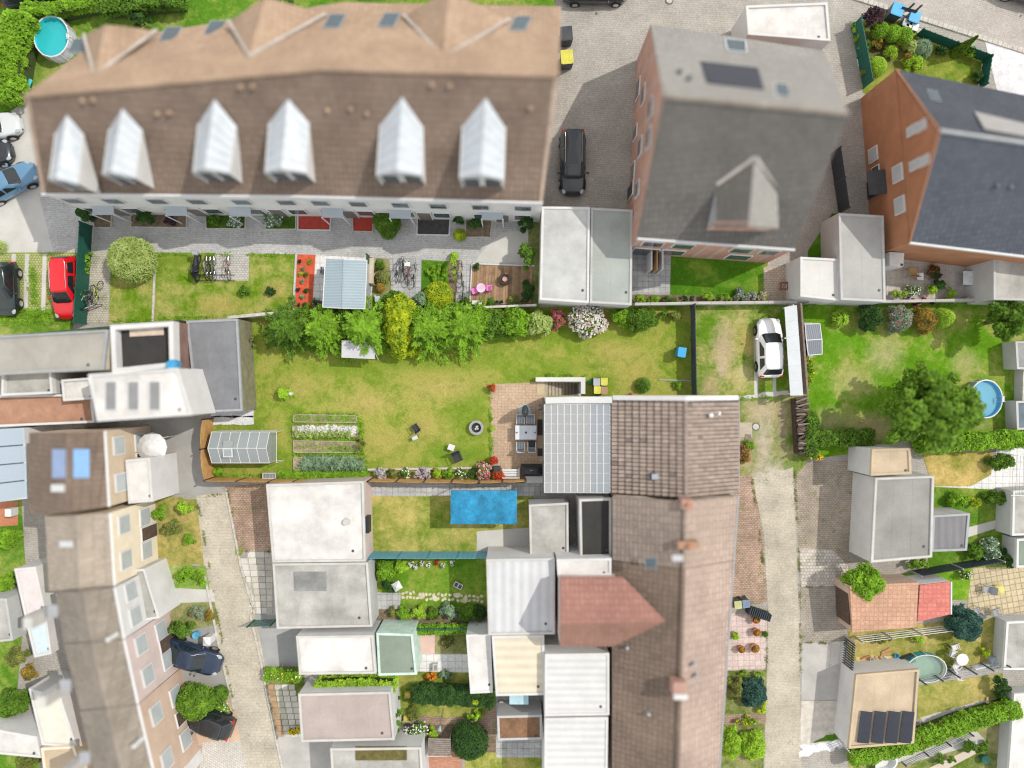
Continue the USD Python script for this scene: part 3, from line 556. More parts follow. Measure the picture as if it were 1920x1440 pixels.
gr('patio', 'tan shaded patio with wicker chairs below the slate-roofed house', [(1662, 478), (1778, 486), (1776, 566), (1662, 566)], 2, paving('tan_flags', (0.4, 0.36, 0.31), (0.46, 0.42, 0.37), (0.3, 0.27, 0.24), 0.5, 0.5, 0, 0.015, 0.2, offset=0.0), 'patio')
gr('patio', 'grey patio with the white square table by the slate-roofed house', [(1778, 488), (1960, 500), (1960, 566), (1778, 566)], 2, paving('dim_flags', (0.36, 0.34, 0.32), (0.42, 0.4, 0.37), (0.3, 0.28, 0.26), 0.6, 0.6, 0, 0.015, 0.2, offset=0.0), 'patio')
gr('garden', 'hedged front garden lawn under the street in the top right', [(1602, 45), (1655, 25), (1842, 108), (1838, 152), (1800, 190), (1618, 175)], 2, lawn_mat('front_garden', (0.12, 0.2, 0.02), (0.36, 0.36, 0.08), 0.6, [(1650, 90, 70, 60, (0.09, 0.075, 0.05), 0)]), 'garden')
gr('garden', 'grass behind the terraced row in the top left corner', [(-40, -60), (1045, -60), (1040, 30), (300, 60), (170, 90), (20, 210), (-40, 215)], 1, lawn_mat('back_garden', (0.085, 0.2, 0.016), (0.3, 0.32, 0.08), 0.5), 'garden')
# east lane and its parking
gr('lane', 'long concrete block lane running down beside the houses', [(1410, 892), (1424, 884), (1438, 888), (1452, 878), (1470, 882), (1487, 876), (1497, 1130), (1503, 1480), (1432, 1480), (1440, 1150), (1432, 1000)], 2, pave_lane, 'lane')
gr('driveway', 'reddish block strip along the long brown roof', [(1378, 888), (1412, 888), (1430, 1000), (1438, 1130), (1370, 1140)], 1, pave_red, 'driveway')
gr('driveway', 'brown block parking strip right of the lane', [(1490, 868), (1600, 862), (1592, 1098), (1500, 1098)], 1, pave_brown, 'driveway')
gr('driveway', 'pale speckled block patch on the parking strip', [(1499, 1028), (1560, 1030), (1590, 1060), (1588, 1098), (1502, 1100)], 2, paving('speckled_blocks', (0.4, 0.36, 0.31), (0.56, 0.52, 0.46), (0.28, 0.25, 0.21), 0.22, 0.22, 0, 0.02, 0.2, 0.15), 'driveway')
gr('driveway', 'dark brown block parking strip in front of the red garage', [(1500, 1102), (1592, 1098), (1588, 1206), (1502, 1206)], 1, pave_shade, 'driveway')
gr('driveway', 'pale concrete parking pad below the red garage', [(1502, 1206), (1588, 1202), (1580, 1312), (1503, 1312)], 1, concrete, 'driveway')
gr('driveway', 'cracked pale concrete pad near the bottom of the lane', [(1503, 1314), (1578, 1314), (1574, 1400), (1498, 1400)], 1, mat('cracked_concrete', (0.52, 0.48, 0.42), 0.9, 0.25, 2.0, 0.004), 'driveway')
gr('driveway', 'whitish strip of broken concrete along the bottom driveway', wobble([(1500, 1398), (1580, 1384), (1584, 1400), (1500, 1420)], 2, 7, 8), 3, gravel_white, 'driveway')
gr('verge', 'dark grass wedge on the bottom driveway', wobble([(1524, 1392), (1575, 1366), (1584, 1380), (1560, 1390)], 1.5, 7, 9), 4, MATS['tiny_lawn'])
gr('patio', 'mauve flagged forecourt with terracotta pots', [(1366, 1150), (1438, 1152), (1436, 1254), (1362, 1256)], 2, pave_mauve, 'patio')
gr('flower_bed', 'planted plot below the mauve forecourt', [(1362, 1258), (1438, 1256), (1436, 1344), (1355, 1348)], 2, MATS['rough_ground'], 'bed')
gr('path', 'narrow brown path between the planted plots', [(1355, 1340), (1436, 1338), (1436, 1356), (1352, 1360)], 3, pave_red, 'path')
gr('flower_bed', 'planted plot at the bottom of the long roof', [(1352, 1360), (1434, 1356), (1430, 1480), (1345, 1480)], 2, MATS['rough_ground'], 'bed')
# west lane
gr('lane', 'pale concrete lane curving down past the blue car', [(368, 930), (425, 922), (452, 1060), (480, 1160), (500, 1260), (535, 1480), (468, 1480), (440, 1330), (415, 1230), (385, 1080)], 2, pave_lane2, 'lane')
for i, q in enumerate(([(425, 922), (452, 1060), (478, 1150)], [(470, 1150), (492, 1250), (515, 1370), (530, 1440)], [(385, 1080), (415, 1230), (440, 1330)])):
    P = [XY(*a) for a in q]; part_list = []
    for a, b in zip(P[:-1], P[1:]):
        c = (a + b) / 2; part_list.append(box(c[0], c[1], 0, np.linalg.norm(b - a), 0.14, 0.1, math.degrees(math.atan2(*(b - a)[::-1]))))
    single('kerb', ['pale kerb along the brown parking by the west lane', 'pale kerb along the grey pad by the west lane', 'pale kerb of the front gardens by the west lane'][i], 'kerb', cat(*part_list), stone, kind='structure')
gr('yard', 'grey asphalt yard inside the curved wooden fence', [(280, 790), (400, 782), (400, 905), (425, 922), (368, 932), (280, 920)], 1, asphalt_light, 'yard')
gr('driveway', 'mossy reddish parking beside the white flat roof', [(425, 912), (520, 905), (520, 1032), (446, 1032)], 1, pave_red, 'driveway')
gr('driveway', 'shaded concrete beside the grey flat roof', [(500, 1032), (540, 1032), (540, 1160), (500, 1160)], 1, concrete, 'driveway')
gr('driveway', 'grey concrete pad with the green gate', [(472, 1154), (560, 1152), (560, 1248), (494, 1250)], 1, pad, 'driveway')
gr('patio', 'worn concrete ground beside the slabs by the west lane', [(494, 1250), (570, 1250), (575, 1380), (516, 1380)], 1, scrub, 'patio')
gr('driveway', 'pale concrete apron at the bottom of the west lane', [(516, 1372), (640, 1368), (640, 1480), (535, 1480)], 1, concrete, 'driveway')
gr('driveway', 'grey driveway under the dark blue car', [(300, 1185), (404, 1165), (432, 1290), (310, 1290)], 1, asphalt_light, 'driveway')
gr('driveway', 'tan driveway under the black hatchback by the round bush', [(330, 1300), (436, 1290), (462, 1390), (350, 1400)], 1, mat('tan_drive', (0.5, 0.36, 0.25), 0.9, 0.12, 1.0, 0.004), 'driveway')
gr('driveway', 'pale cobbled apron at the bottom left', [(380, 1392), (462, 1388), (480, 1480), (370, 1480)], 1, paving('pale_cobbles', (0.48, 0.45, 0.4), (0.55, 0.52, 0.47), (0.36, 0.33, 0.29), 0.16, 0.16, 30, 0.02, 0.15), 'driveway')
gr('garden', 'dry front garden between the cream houses and the west lane', wobble([(280, 925), (372, 935), (388, 1060), (292, 1060)], 2, 10, 12), 1, lawn_mat('dry_garden', (0.14, 0.2, 0.03), (0.46, 0.34, 0.13), 0.75), 'garden')
gr('garden', 'green front garden beside the white steps', [(300, 1058), (386, 1062), (394, 1108), (320, 1112)], 2, lawn_mat('steps_garden', (0.12, 0.26, 0.02), (0.4, 0.4, 0.16), 0.5), 'garden')
gr('garden', 'small planted garden above the dark blue car', [(325, 1128), (402, 1128), (412, 1170), (310, 1190)], 2, MATS['rough_ground'], 'garden')
gr('path', 'white concrete garden path with steps to the west lane', [(280, 1100), (400, 1106), (404, 1128), (290, 1132)], 2, concrete_light, 'path')
# bottom gardens
gr('lawn', 'dry lawn with the blue pavilion', [(690, 930), (1000, 926), (1000, 990), (900, 1000), (900, 1036), (690, 1036)], 2, lawn_mat('pavilion_lawn', (0.15, 0.22, 0.025), (0.44, 0.37, 0.12), 0.72), 'lawn')
gr('path', 'grey strip path between the wooden fence and the dry lawn', [(690, 912), (1025, 905), (1025, 930), (690, 930)], 2, pave_patio, 'path')
gr('patio', 'pale patio right of the dry lawn', [(894, 996), (1050, 985), (1050, 1060), (894, 1040)], 3, concrete_light, 'patio')
gr('lawn', 'small lawn with the stepping stones', [(700, 1040), (915, 1045), (915, 1142), (700, 1142)], 2, lawn_mat('stones_lawn', (0.1, 0.22, 0.015), (0.28, 0.3, 0.06), 0.42), 'lawn')
gr('flower_bed', 'leafy border under the stepping stones', [(700, 1138), (912, 1138), (912, 1190), (700, 1190)], 3, soil, 'bed')
gr('patio', 'grey patio below the white lantern', [(690, 1110), (752, 1112), (750, 1142), (690, 1142)], 4, pave_patio, 'patio')
gr('patio', 'salmon patio between the green roof and the small rockery', [(770, 1180), (816, 1184), (814, 1250), (770, 1250)], 2, mat('salmon_slab', (0.6, 0.42, 0.36), 0.9, 0.1, 1.0), 'patio')
gr('garden_bed', 'small rockery bed below the leafy border', [(816, 1185), (880, 1185), (880, 1226), (816, 1226)], 3, scrub)
gr('path', 'pale paved path below the small rockery', [(770, 1226), (882, 1226), (882, 1262), (770, 1262)], 2, pave_white, 'path')
gr('garden', 'garden with the long clipped hedge near the bottom', [(745, 1258), (935, 1262), (935, 1350), (745, 1350)], 2, lawn_mat('hedge_lawn', (0.14, 0.2, 0.03), (0.38, 0.34, 0.1), 0.6), 'garden')
gr('path', 'brown earth path under the long clipped hedge', wobble([(786, 1342), (850, 1344), (905, 1342), (930, 1322), (932, 1380), (912, 1376), (900, 1356), (786, 1360)], 1.0, 8, 14), 4, pave_red, 'path')
gr('garden', 'planted ground around the big clipped bush at the bottom', [(745, 1356), (932, 1356), (932, 1410), (745, 1410)], 2, soil, 'garden')
gr('patio', 'red brick patio at the bottom edge', [(800, 1408), (866, 1410), (866, 1470), (800, 1470)], 3, paving('red_bricks', (0.42, 0.17, 0.1), (0.5, 0.24, 0.15), (0.3, 0.2, 0.15), 0.24, 0.12, 0, 0.02, 0.2), 'patio')
gr('lawn', 'dry lawn at the bottom edge below the clipped bush', [(872, 1410), (1030, 1412), (1030, 1480), (872, 1480)], 2, MATS['pavilion_lawn'], 'lawn')
gr('patio', 'grey yard between the cream roof and the brown lean-to', [(930, 1300), (1028, 1300), (1028, 1420), (930, 1420)], 2, pave_patio, 'patio')
# south-east gardens
gr('lawn', 'dry lawn behind the grey flat roof', [(1728, 848), (1862, 846), (1858, 890), (1820, 912), (1750, 912), (1740, 885)], 3, lawn_mat('small_dry_lawn', (0.22, 0.23, 0.04), (0.52, 0.38, 0.14), 0.85), 'lawn')
gr('patio', 'pale flagged patio at the right edge', [(1720, 905), (1820, 905), (1862, 880), (1868, 840), (1960, 840), (1960, 925), (1720, 925)], 2, pave_white, 'patio')
gr('garden', 'lawn and borders behind the dark shed roof', [(1740, 912), (1960, 922), (1960, 1070), (1740, 1080)], 2, lawn_mat('border_garden', (0.085, 0.19, 0.016), (0.26, 0.3, 0.06), 0.4), 'garden')
gr('path', 'pale slanting garden path at the right', [(1810, 990), (1895, 968), (1895, 982), (1812, 1008)], 3, concrete_light, 'path')
gr('garden', 'lawn right of the red garage roof', [(1690, 1075), (1830, 1062), (1820, 1125), (1690, 1125)], 2, lawn_mat('garage_lawn', (0.13, 0.29, 0.015), (0.3, 0.36, 0.06), 0.35), 'garden')
gr('path', 'tan flagged path with garden chairs right of the red garage', [(1822, 1065), (1960, 1060), (1960, 1150), (1812, 1152)], 3, paving('tan_path_flags', (0.46, 0.38, 0.25), (0.52, 0.43, 0.29), (0.26, 0.23, 0.13), 0.4, 0.4, -10, 0.03, 0.2, 0.2, offset=0.0), 'path')
gr('garden', 'dry garden around the blue-green conifer', [(1590, 1180), (1960, 1150), (1960, 1245), (1590, 1262)], 2, lawn_mat('conifer_garden', (0.17, 0.2, 0.03), (0.46, 0.36, 0.14), 0.75), 'garden')
gr('patio', 'sandy ground heaped with building scraps', [(1605, 1232), (1745, 1228), (1725, 1262), (1610, 1270)], 3, sand, 'ground')
gr('lawn', 'dry lawn below the slatted deck', [(1720, 1285), (1880, 1262), (1880, 1330), (1720, 1350)], 2, lawn_mat('deck_lawn', (0.17, 0.22, 0.03), (0.44, 0.36, 0.13), 0.7), 'lawn')
gr('path', 'pale path along the clipped hedge at the bottom right', [(1725, 1345), (1845, 1312), (1960, 1300), (1960, 1322), (1850, 1330), (1735, 1362)], 3, concrete_light, 'path')
gr('garden', 'strip garden below the clipped hedge at the bottom right', [(1590, 1405), (1960, 1330), (1960, 1480), (1590, 1480)], 1, scrub, 'garden')
gr('path', 'wide pale slanting path at the bottom right', [(1660, 1425), (1740, 1400), (1830, 1370), (1850, 1390), (1700, 1432)], 3, concrete_light, 'path')
gr('path', 'pale narrow path at the bottom right corner', [(1720, 1450), (1830, 1398), (1850, 1402), (1760, 1450)], 3, mat('pinkish_concrete', (0.5, 0.42, 0.35), 0.9, 0.12, 1.0), 'path')
gr('garden', 'small cluttered gardens at the left edge', [(-60, 930), (40, 930), (50, 1100), (30, 1320), (90, 1480), (-60, 1480)], 1, MATS['back_garden'], 'garden')
gr('yard', 'terracotta tiled yard at the left edge', [(-60, 940), (34, 940), (34, 985), (-60, 990)], 2, terracotta, 'yard')
# ---------------------------------------------------------------- buildings
roof_tan = tiles('tan_tiles', (0.34, 0.235, 0.16), (0.385, 0.275, 0.19), 0.3, 0.34, 4, 0.2, dark=0.75)
roof_brown = tiles('brown_tiles', (0.175, 0.128, 0.097), (0.205, 0.152, 0.117), 0.3, 0.34, 2, 0.26, dark=0.7)
roof_grey = tiles('grey_tiles', (0.12, 0.113, 0.103), (0.145, 0.137, 0.125), 0.3, 0.34, -3, 0.15, dark=0.75)
roof_slate = tiles('slate_tiles', (0.075, 0.085, 0.105), (0.095, 0.105, 0.128), 0.3, 0.3, -6, 0.12, dark=0.75)
roof_rose = tiles('rose_tiles', (0.235, 0.187, 0.155), (0.28, 0.225, 0.188), 0.46, 0.25, 90, 0.2, dark=0.7)
roof_taupe = tiles('taupe_tiles', (0.25, 0.215, 0.175), (0.3, 0.26, 0.215), 0.3, 0.34, 88, 0.22, dark=0.75)
roof_light_taupe = tiles('light_taupe_tiles', (0.34, 0.285, 0.23), (0.4, 0.34, 0.275), 0.3, 0.34, 88, 0.2, dark=0.8)
roof_red = tiles('red_tiles', (0.29, 0.145, 0.115), (0.34, 0.175, 0.14), 0.3, 0.34, 0, 0.18, dark=0.7)
roof_salmon = tiles('salmon_tiles', (0.45, 0.255, 0.165), (0.5, 0.3, 0.2), 0.3, 0.3, 0, 0.2, dark=0.8)
roof_coral = tiles('coral_tiles', (0.47, 0.14, 0.11), (0.53, 0.18, 0.145), 0.3, 0.3, 0, 0.12, dark=0.8)
brick_red = paving('red_brick_wall', (0.36, 0.19, 0.14), (0.43, 0.25, 0.19), (0.36, 0.28, 0.24), 0.24, 0.08, 0, 0.01, 0.15)
brick_orange = mat('orange_brick', (0.33, 0.155, 0.08), 0.85, 0.15, 1.0, 0.003, 30)
felt_grey = mat('grey_roof_felt', (0.25, 0.25, 0.24), 0.9, 0.4, 0.5, 0.004, 20)
felt_dark = mat('dark_roof_felt', (0.19, 0.195, 0.205), 0.9, 0.2, 0.6, 0.004, 20)
felt_black = mat('black_roof_felt', (0.04, 0.038, 0.036), 0.9, 0.25, 0.6, 0.004, 20)
felt_pale = mat('pale_roof_felt', (0.36, 0.35, 0.32), 0.9, 0.36, 0.6, 0.003, 20)
felt_tan = mat('tan_roof_felt', (0.45, 0.36, 0.25), 0.9, 0.2, 0.5, 0.004, 20)
felt_green = mat('green_grey_felt', (0.2, 0.24, 0.19), 0.9, 0.15, 0.6, 0.004, 20)
felt_mauve = mat('mauve_roof_felt', (0.36, 0.3, 0.275), 0.9, 0.15, 0.5, 0.004, 20)
white_roof = mat('white_roof_sheet', (0.57, 0.55, 0.52), 0.75, 0.26, 0.6)
cream_ribs = seams('cream_ribbed_sheet', (0.58, 0.52, 0.4), 0.6, 90)
white_ribs = seams('white_ribbed_sheet', (0.54, 0.54, 0.525), 0.45, 90)
pale_ribs = seams('pale_grey_ribbed_sheet', (0.5, 0.505, 0.51), 0.6, 0)
solar = mat('solar_cells', (0.02, 0.025, 0.04), 0.15, 0.2, 3.0, spec=0.6)

def house(name, label, wall_px, hw, wall_mat, planes, roof_mat, gables=(), thick=0.18, cat_='house', gable_mat=None, roof_labels=None):
    """wall_px: outline seen at the height of the eaves hw; planes: roof slopes as (px, py, h) lists."""
    P = [XY(*q, hw) for q in wall_px]; c = np.mean(P, 0); t = thing(name, label, cat_, (*c, 0), world=True)
    part(t, 'wall', prism(P, 0.0, hw - 0.02), wall_mat)
    for g in gables:
        pts = [W(*q) for q in g[0]]; part(t, 'gable', fin(pts, np.append(np.asarray(g[1], float), 0)), gable_mat or wall_mat)
    for i, pl in enumerate(planes):
        mt = roof_mat[i] if isinstance(roof_mat, (list, tuple)) else roof_mat
        part(t, 'roof', slab([W(*q) for q in pl], thick), mt)
    return t
def flat(name, label, px, h, roof_mat, wall_mat=None, para=0.12, trim=None, cat_='garage', pw=0.15, z0=0.0):
    P = [XY(*q, h) for q in px]; c = np.mean(P, 0); t = thing(name, label, cat_, (*c, z0), world=True)
    part(t, 'wall', prism(P, z0, h - 0.06), wall_mat or grey_wall)
    part(t, 'roof', prism([c + (p - c) * 0.985 for p in P], h - 0.055, h - 0.01), roof_mat)
    R = [c + (p - c) * .97 for p in P]; n = max(2, int(np.linalg.norm(R[1] - R[0]) / 1.05)); ms = []
    for k in range(1, n):
        a, b = R[0] + (R[1] - R[0]) * k / n, R[3] + (R[2] - R[3]) * k / n; d = b - a; ms.append(box(*((a + b) / 2), h - .012, np.linalg.norm(d), .05, .008, math.degrees(math.atan2(d[1], d[0]))))
    part(t, 'felt_seam', cat(*ms), roof_mat, kind='stuff'); q = R[2] + (R[0] - R[2]) * .12; part(t, 'roof_drain', cyl(q[0], q[1], h - .02, h + .03, .1, .08, 10), dark_metal)
    if para: part(t, 'roof_edge', ring([c + (p - c) * 1.004 for p in P], h - 0.12, h + para, pw), trim or wall_mat or grey_wall)
    return t
def on_roof(t, name, px, h, mt, thick=0.08, frame=None, lift=0.05):
    """A flat thing lying on a slope: px points with their heights."""
    P = np.array([W(*q) for q in px]); n = np.cross(P[1] - P[0], P[2] - P[0]); n = n / np.linalg.norm(n); n = n if n[2] > 0 else -n
    if frame is None: return part(t, name, slab(P + n * (thick + lift), thick), mt)
    c = P.mean(0); f = part(t, name, slab(c + (P - c) * 1.12 + n * (thick + lift), thick + lift), frame)
    part(f, 'pane', slab(P + n * (thick + lift + 0.015), 0.02), mt); return f
def slope_h(a, b, f): return a + (b - a) * f
def wall_windows(t, a, b, specs, normal, frame=None, glass=None, name='window'):
    """Windows along the wall line a-b (world xy); specs: (fraction, sill z, width, height)."""
    a, b = np.asarray(a, float), np.asarray(b, float); d = (b - a) / np.linalg.norm(b - a); n = np.array([-d[1], d[0]]); n = n if n @ np.asarray(normal) > 0 else -n; ang = math.degrees(math.atan2(d[1], d[0]))
    for f, z, w_, h_ in specs:
        c = a + (b - a) * f + n * 0.03
        fr = part(t, name, box(c[0], c[1], z, w_, 0.1, h_, ang), frame or white_plastic)
        c2 = c + n * 0.055
        part(fr, 'pane', box(c2[0], c2[1], z + 0.07, w_ - 0.14, 0.02, h_ - 0.14, ang), glass or window_glass)
def box_on(t, name, px, py, h0, sx, sy, sz, mt, rz=0):
    q = W(px, py, h0); return part(t, name, box(q[0], q[1], q[2], m(sx), m(sy), sz, rz), mt)

# --- long terraced row, top left
HR, HE = 9.5, 5.6
RL, RM, RR = (45, 180, HR), (600, 130, HR), (1047, 142, HR)
SL, SM, SR = (78, 362, HE), (560, 366, HE), (1018, 378, HE); NL, NM, NR = (174, 80, HE), (640, 4, HE), (1052, 12, HE)
row = house('terraced_houses', 'long terraced row with brown and tan tiled roof and six white glazed dormers', [SL[:2], SM[:2], SR[:2], NR[:2], NM[:2], NL[:2]], HE, white,
    [[RL, RM, SM, SL], [RM, RR, SR, SM], [RL, RM, NM, NL], [RM, RR, NR, NM]], [roof_brown, roof_brown, roof_tan, roof_tan], gables=[([RL, SL, NL], (0.25, 0)), ([RR, SR, NR], (-0.25, 0))], gable_mat=mat('taupe_cladding', (.36, .27, .21)))
part(row, 'ridge', cat(*[tube([W(a[0], a[1], HR + 0.03), W(b[0], b[1], HR + 0.03)], 0.13, 6) for a, b in ((RL, RM), (RM, RR))]), roof_tan)
part(row, 'gutter', cat(*[tube([W(a[0], a[1] + 2, HE - 0.1), W(b[0], b[1] + 2, HE - 0.1)], 0.09, 6) for a, b in ((SL, SM), (SM, SR))]), white_metal)
for (A, L, R, F, hA, hL, hR) in (((177, 142), (160, 66), (297, 58), (198, 46), 8.3, 6.5, 6.7), ((467, 106), (430, 40), (612, 28), (498, -6), 8.4, 6.7, 6.4), ((832, 108), (757, 30), (956, 38), (842, -18), 8.4, 6.5, 6.6)):
    a = W(*A, hA + 0.05)
    cg = part(row, 'cross_gable', slab([a, W(*F, hA), W(*L, hL + 0.1)], 0.1), roof_tan); part(row, 'cross_gable', slab([a, W(*F, hA), W(*R, hR + 0.1)], 0.1), roof_tan)
    f_, l_, r_ = W(*F, hA), W(*L, hL), W(*R, hR)
    part(row, 'cross_gable_wall', fin([f_ - (0, 0.1, 0.2), (l_[0], f_[1] - 0.1, HE - 0.4), (r_[0], f_[1] - 0.1, HE - 0.4)], (0, -0.2, 0)), white)
    part(row, 'valley', cat(tube([a + (0, 0, .04), l_ + (0, 0, .16)], 0.1, 5), tube([a + (0, 0, .04), r_ + (0, 0, .16)], 0.1, 5)), mat('zinc_valley', (.44, .4, .36), .6))
def roof_hs(px, py):                                     # height of the row's south slope under a pixel
    e = SL[1] + (SM[1] - SL[1]) * (px - 78) / 482 if px < 560 else SM[1] + (SR[1] - SM[1]) * (px - 560) / 458
    r = RL[1] + (RM[1] - RL[1]) * (px - 45) / 555 if px < 600 else RM[1] + (RR[1] - RM[1]) * (px - 600) / 447
    return HR + (HE - HR) * np.clip((py - r) / (e - r), 0, 1)
dorm_roof = mat('dormer_sheet', (0.45, 0.485, 0.515), .4, .12, 1.2)
for (ax, ay, lx, ly, rx_, ry_, flx, fly, frx, fry) in ((125, 215, 105, 246, 155, 250, 93, 338, 145, 345), (229, 203, 205, 242, 265, 242, 193, 328, 252, 334), (402, 186, 372, 232, 442, 235, 363, 325, 428, 325), (540, 185, 505, 230, 578, 228, 498, 325, 573, 325), (754, 181, 714, 230, 792, 232, 707, 330, 790, 330), (911, 183, 868, 232, 947, 235, 863, 335, 943, 338)):
    hr, he = roof_hs(ax, ay) + 0.05, roof_hs(lx, ly) + 0.02
    a, l, r, fl, fr = W(ax, ay, hr), W(lx, ly, he), W(rx_, ry_, he), W(flx, fly, he), W(frx, fry, he); ff = W((flx + frx) / 2, (fly + fry) / 2, he); ff = ff + (0, 0, hr - he)
    dm = part(row, 'dormer', slab([a, ff, fl, l], 0.08), dorm_roof); part(dm, 'dormer_roof', slab([a, ff, fr, r], 0.08), dorm_roof)
    ms = []
    for k in range(1, 6):
        f_ = k / 6; ms += [tube([a + (ff - a) * f_, l + (fl - l) * f_], .022, 4), tube([a + (ff - a) * f_, r + (fr - r) * f_], .022, 4)]
    for q_ in ms: part(dm, 'sheet_joint', q_, grey_metal)
    zb = HE + 0.1; dn = lambda p: np.array([p[0], p[1], zb])
    for p, q in ((l, fl), (r, fr)): part(dm, 'cheek', fin([p, q, dn(q)], (0.06 if p is r else -0.06, 0, 0)), white)
    back = np.array([0, 0.25, 0])
    part(dm, 'front', fin([fl + back, ff + back, fr + back, dn(fr) + back, dn(fl) + back], (0, -0.08, 0)), white)
    w_ = (fr - fl)[0]
    for k in (-0.25, 0.25):
        c = (fl + fr) / 2 + (k * w_, 0.14, 0); pf = part(dm, 'window', box(c[0], c[1], zb + 0.35, abs(w_) * 0.42, 0.06, he - zb - 0.5), white_plastic); part(pf, 'pane', box(c[0], c[1] - 0.04, zb + 0.42, abs(w_) * 0.36, 0.03, he - zb - 0.64), window_glass)
    part(dm, 'fascia', cat(tube([fl, ff], 0.06, 5), tube([ff, fr], 0.06, 5)), grey_metal)
for x, y, s in ((148, 88, 0), (320, 66, 1), (403, 55, 1), (627, 42, 1), (729, 40, 1), (975, 46, 1)):
    r = 130 + (180 - 130) * (600 - x) / 555 if x < 600 else 130 + 12 * (x - 600) / 447; e = 80 - 76 * (x - 174) / 466 if x < 640 else 4 + 8 * (x - 640) / 412
    hh = lambda yy: HR + (HE - HR) * min(1.05, (r - yy) / (r - e)) + 0.02
    on_roof(row, 'skylight', [(x - 14 + 7, y - 12, hh(y - 12)), (x + 14 + 7, y - 12, hh(y - 12)), (x + 14 - 5, y + 12, hh(y + 12)), (x - 14 - 5, y + 12, hh(y + 12))], 0, skylight_glass, 0.05, grey_metal)
for x, y in ((160, 192), (180, 190), (300, 216), (322, 214), (455, 166), (478, 165), (617, 210), (660, 208), (812, 163), (845, 165), (690, 216), (995, 206)):
    q = W(x, y, roof_hs(x, y)); part(row, 'roof_vent', cat(cyl(q[0], q[1], q[2] - 0.05, q[2] + 0.25, 0.09, 0.07, 8), cyl(q[0], q[1], q[2] + 0.25, q[2] + 0.31, 0.14, 0.14, 8)), roof_tan)
a, b = XY(*SL[:2], HE), XY(*SM[:2], HE); c = XY(*SR[:2], HE)
for p, q in ((a, b), (b, c)):
    wall_windows(row, p, q, [(f, 0.9, 1.2, 1.2) for f in (.06, .22, .4, .56, .74, .92)] + [(f, 3.4, 1.2, 1.2) for f in (.06, .22, .4, .56, .74, .92)], (0, -1))
    wall_windows(row, p, q, [(f, 0.05, 1.0, 2.05) for f in (.14, .48, .83)], (0, -1), name='door', glass=mat('door_panel', (0.12, 0.1, 0.09), 0.5))
porch_glass = glass_mat('porch_glass', (0.8, 0.86, 0.9), 0.35, 0.15, (0.42, 0.47, 0.5))
for i, x in enumerate((195, 332, 452, 625, 752, 925)):
    y0 = 374 + 12 * (x / 1000); q = [XY(x - 22, y0, 2.5), XY(x + 18, y0, 2.5), XY(x + 18, y0 + 26, 2.4), XY(x - 22, y0 + 26, 2.4)]
    part(row, 'porch', slab([(*q[0], 2.6), (*q[1], 2.6), (*q[2], 2.35), (*q[3], 2.35)], 0.06), porch_glass); part(row, 'porch_post', cat(*[tube([(*p, 0), (*p, 2.36)], 0.05, 6) for p in (q[2], q[3])]), white_metal)

# --- grey-roofed brick house, top
he, hr = 5.0, 10.7
NW, SW, SE, NE, RW, RE = (1220, 45), (1195, 447), (1490, 468), (1545, 95), (1245, 180), (1591, 213)
gh = house('grey_roofed_house', 'big brick house with a grey tiled roof and a gabled dormer', [NW, SW, SE, NE], he, brick_red,
    [[(*RW, hr), (*RE, hr), (*SE, he), (*SW, he)], [(*RW, hr), (*RE, hr), (*NE, he), (*NW, he)]], [roof_grey, tiles('light_grey_tiles', (0.25, 0.24, 0.22), (0.28, 0.27, 0.25), 0.3, 0.34, -3, 0.1, dark=0.8)], gables=[([(*RW, hr - .1), (*NW, he - .1), (*SW, he - .1)], (0.3, 0)), ([(*RE, hr - .1), (*NE, he - .1), (*SE, he - .1)], (-0.3, 0))])
part(gh, 'ridge', tube([W(*RW, hr + 0.03), W(*RE, hr + 0.03)], 0.14, 6), roof_taupe)
part(gh, 'gutter', tube([W(*SW, he - 0.05), W(*SE, he - 0.05)], 0.1, 6), white_metal)
def gs(px, py):
    f = (px - 1195) / 330; r = 180 + 36 * f; e = 447 + 21 * f; return hr + (he - hr) * (py - r) / (e - r)
hd = gs(1415, 295); hs_ = gs(1345, 346)
A, Fd, Lb, Lf, Rb, Rf = W(1415, 295, hd), W(1403, 425, hd), W(1343, 346, hs_), W(1340, 425, hs_), W(1457, 352, hs_), W(1460, 428, hs_)
dg = part(gh, 'dormer', slab([A, Fd, Lf, Lb], 0.12), roof_grey); part(dg, 'dormer_roof', slab([A, Fd, Rf, Rb], 0.12), MATS['light_grey_tiles'])
part(dg, 'valley', cat(tube([A + (0, 0, .1), Lb + (0, 0, .1)], 0.16, 5), tube([A + (0, 0, .1), Rb + (0, 0, .1)], 0.16, 5)), MATS['zinc_valley'])
up_ = np.array([0, 0.3, 0]); dn = lambda p: np.array([p[0], p[1], 5.2])
part(dg, 'front', fin([Lf + up_, Fd + up_, Rf + up_, dn(Rf) + up_, dn(Lf) + up_], (0, -0.12, 0)), brick_red)
for p, q in ((Lb, Lf), (Rb, Rf)): part(dg, 'cheek', fin([p, q + up_, dn(q) + up_], (0.1 if p is Lb else -0.1, 0, 0)), grey_metal)
def gn(px, py):
    f = (px - 1220) / 330; r = 180 + 34 * f; e = 45 + 50 * f; return hr + (he - hr) * (r - py) / (r - e)
on_roof(gh, 'solar_panel', [(1312, 118, gn(1312, 118)), (1420, 130, gn(1420, 130)), (1432, 172, gn(1432, 172)), (1325, 158, gn(1325, 158))], 0, solar, 0.06)
on_roof(gh, 'skylight', [(1360, 76, gn(1360, 76)), (1396, 80, gn(1396, 80)), (1398, 100, gn(1398, 100)), (1364, 96, gn(1364, 96))], 0, skylight_glass, 0.05, white_metal)
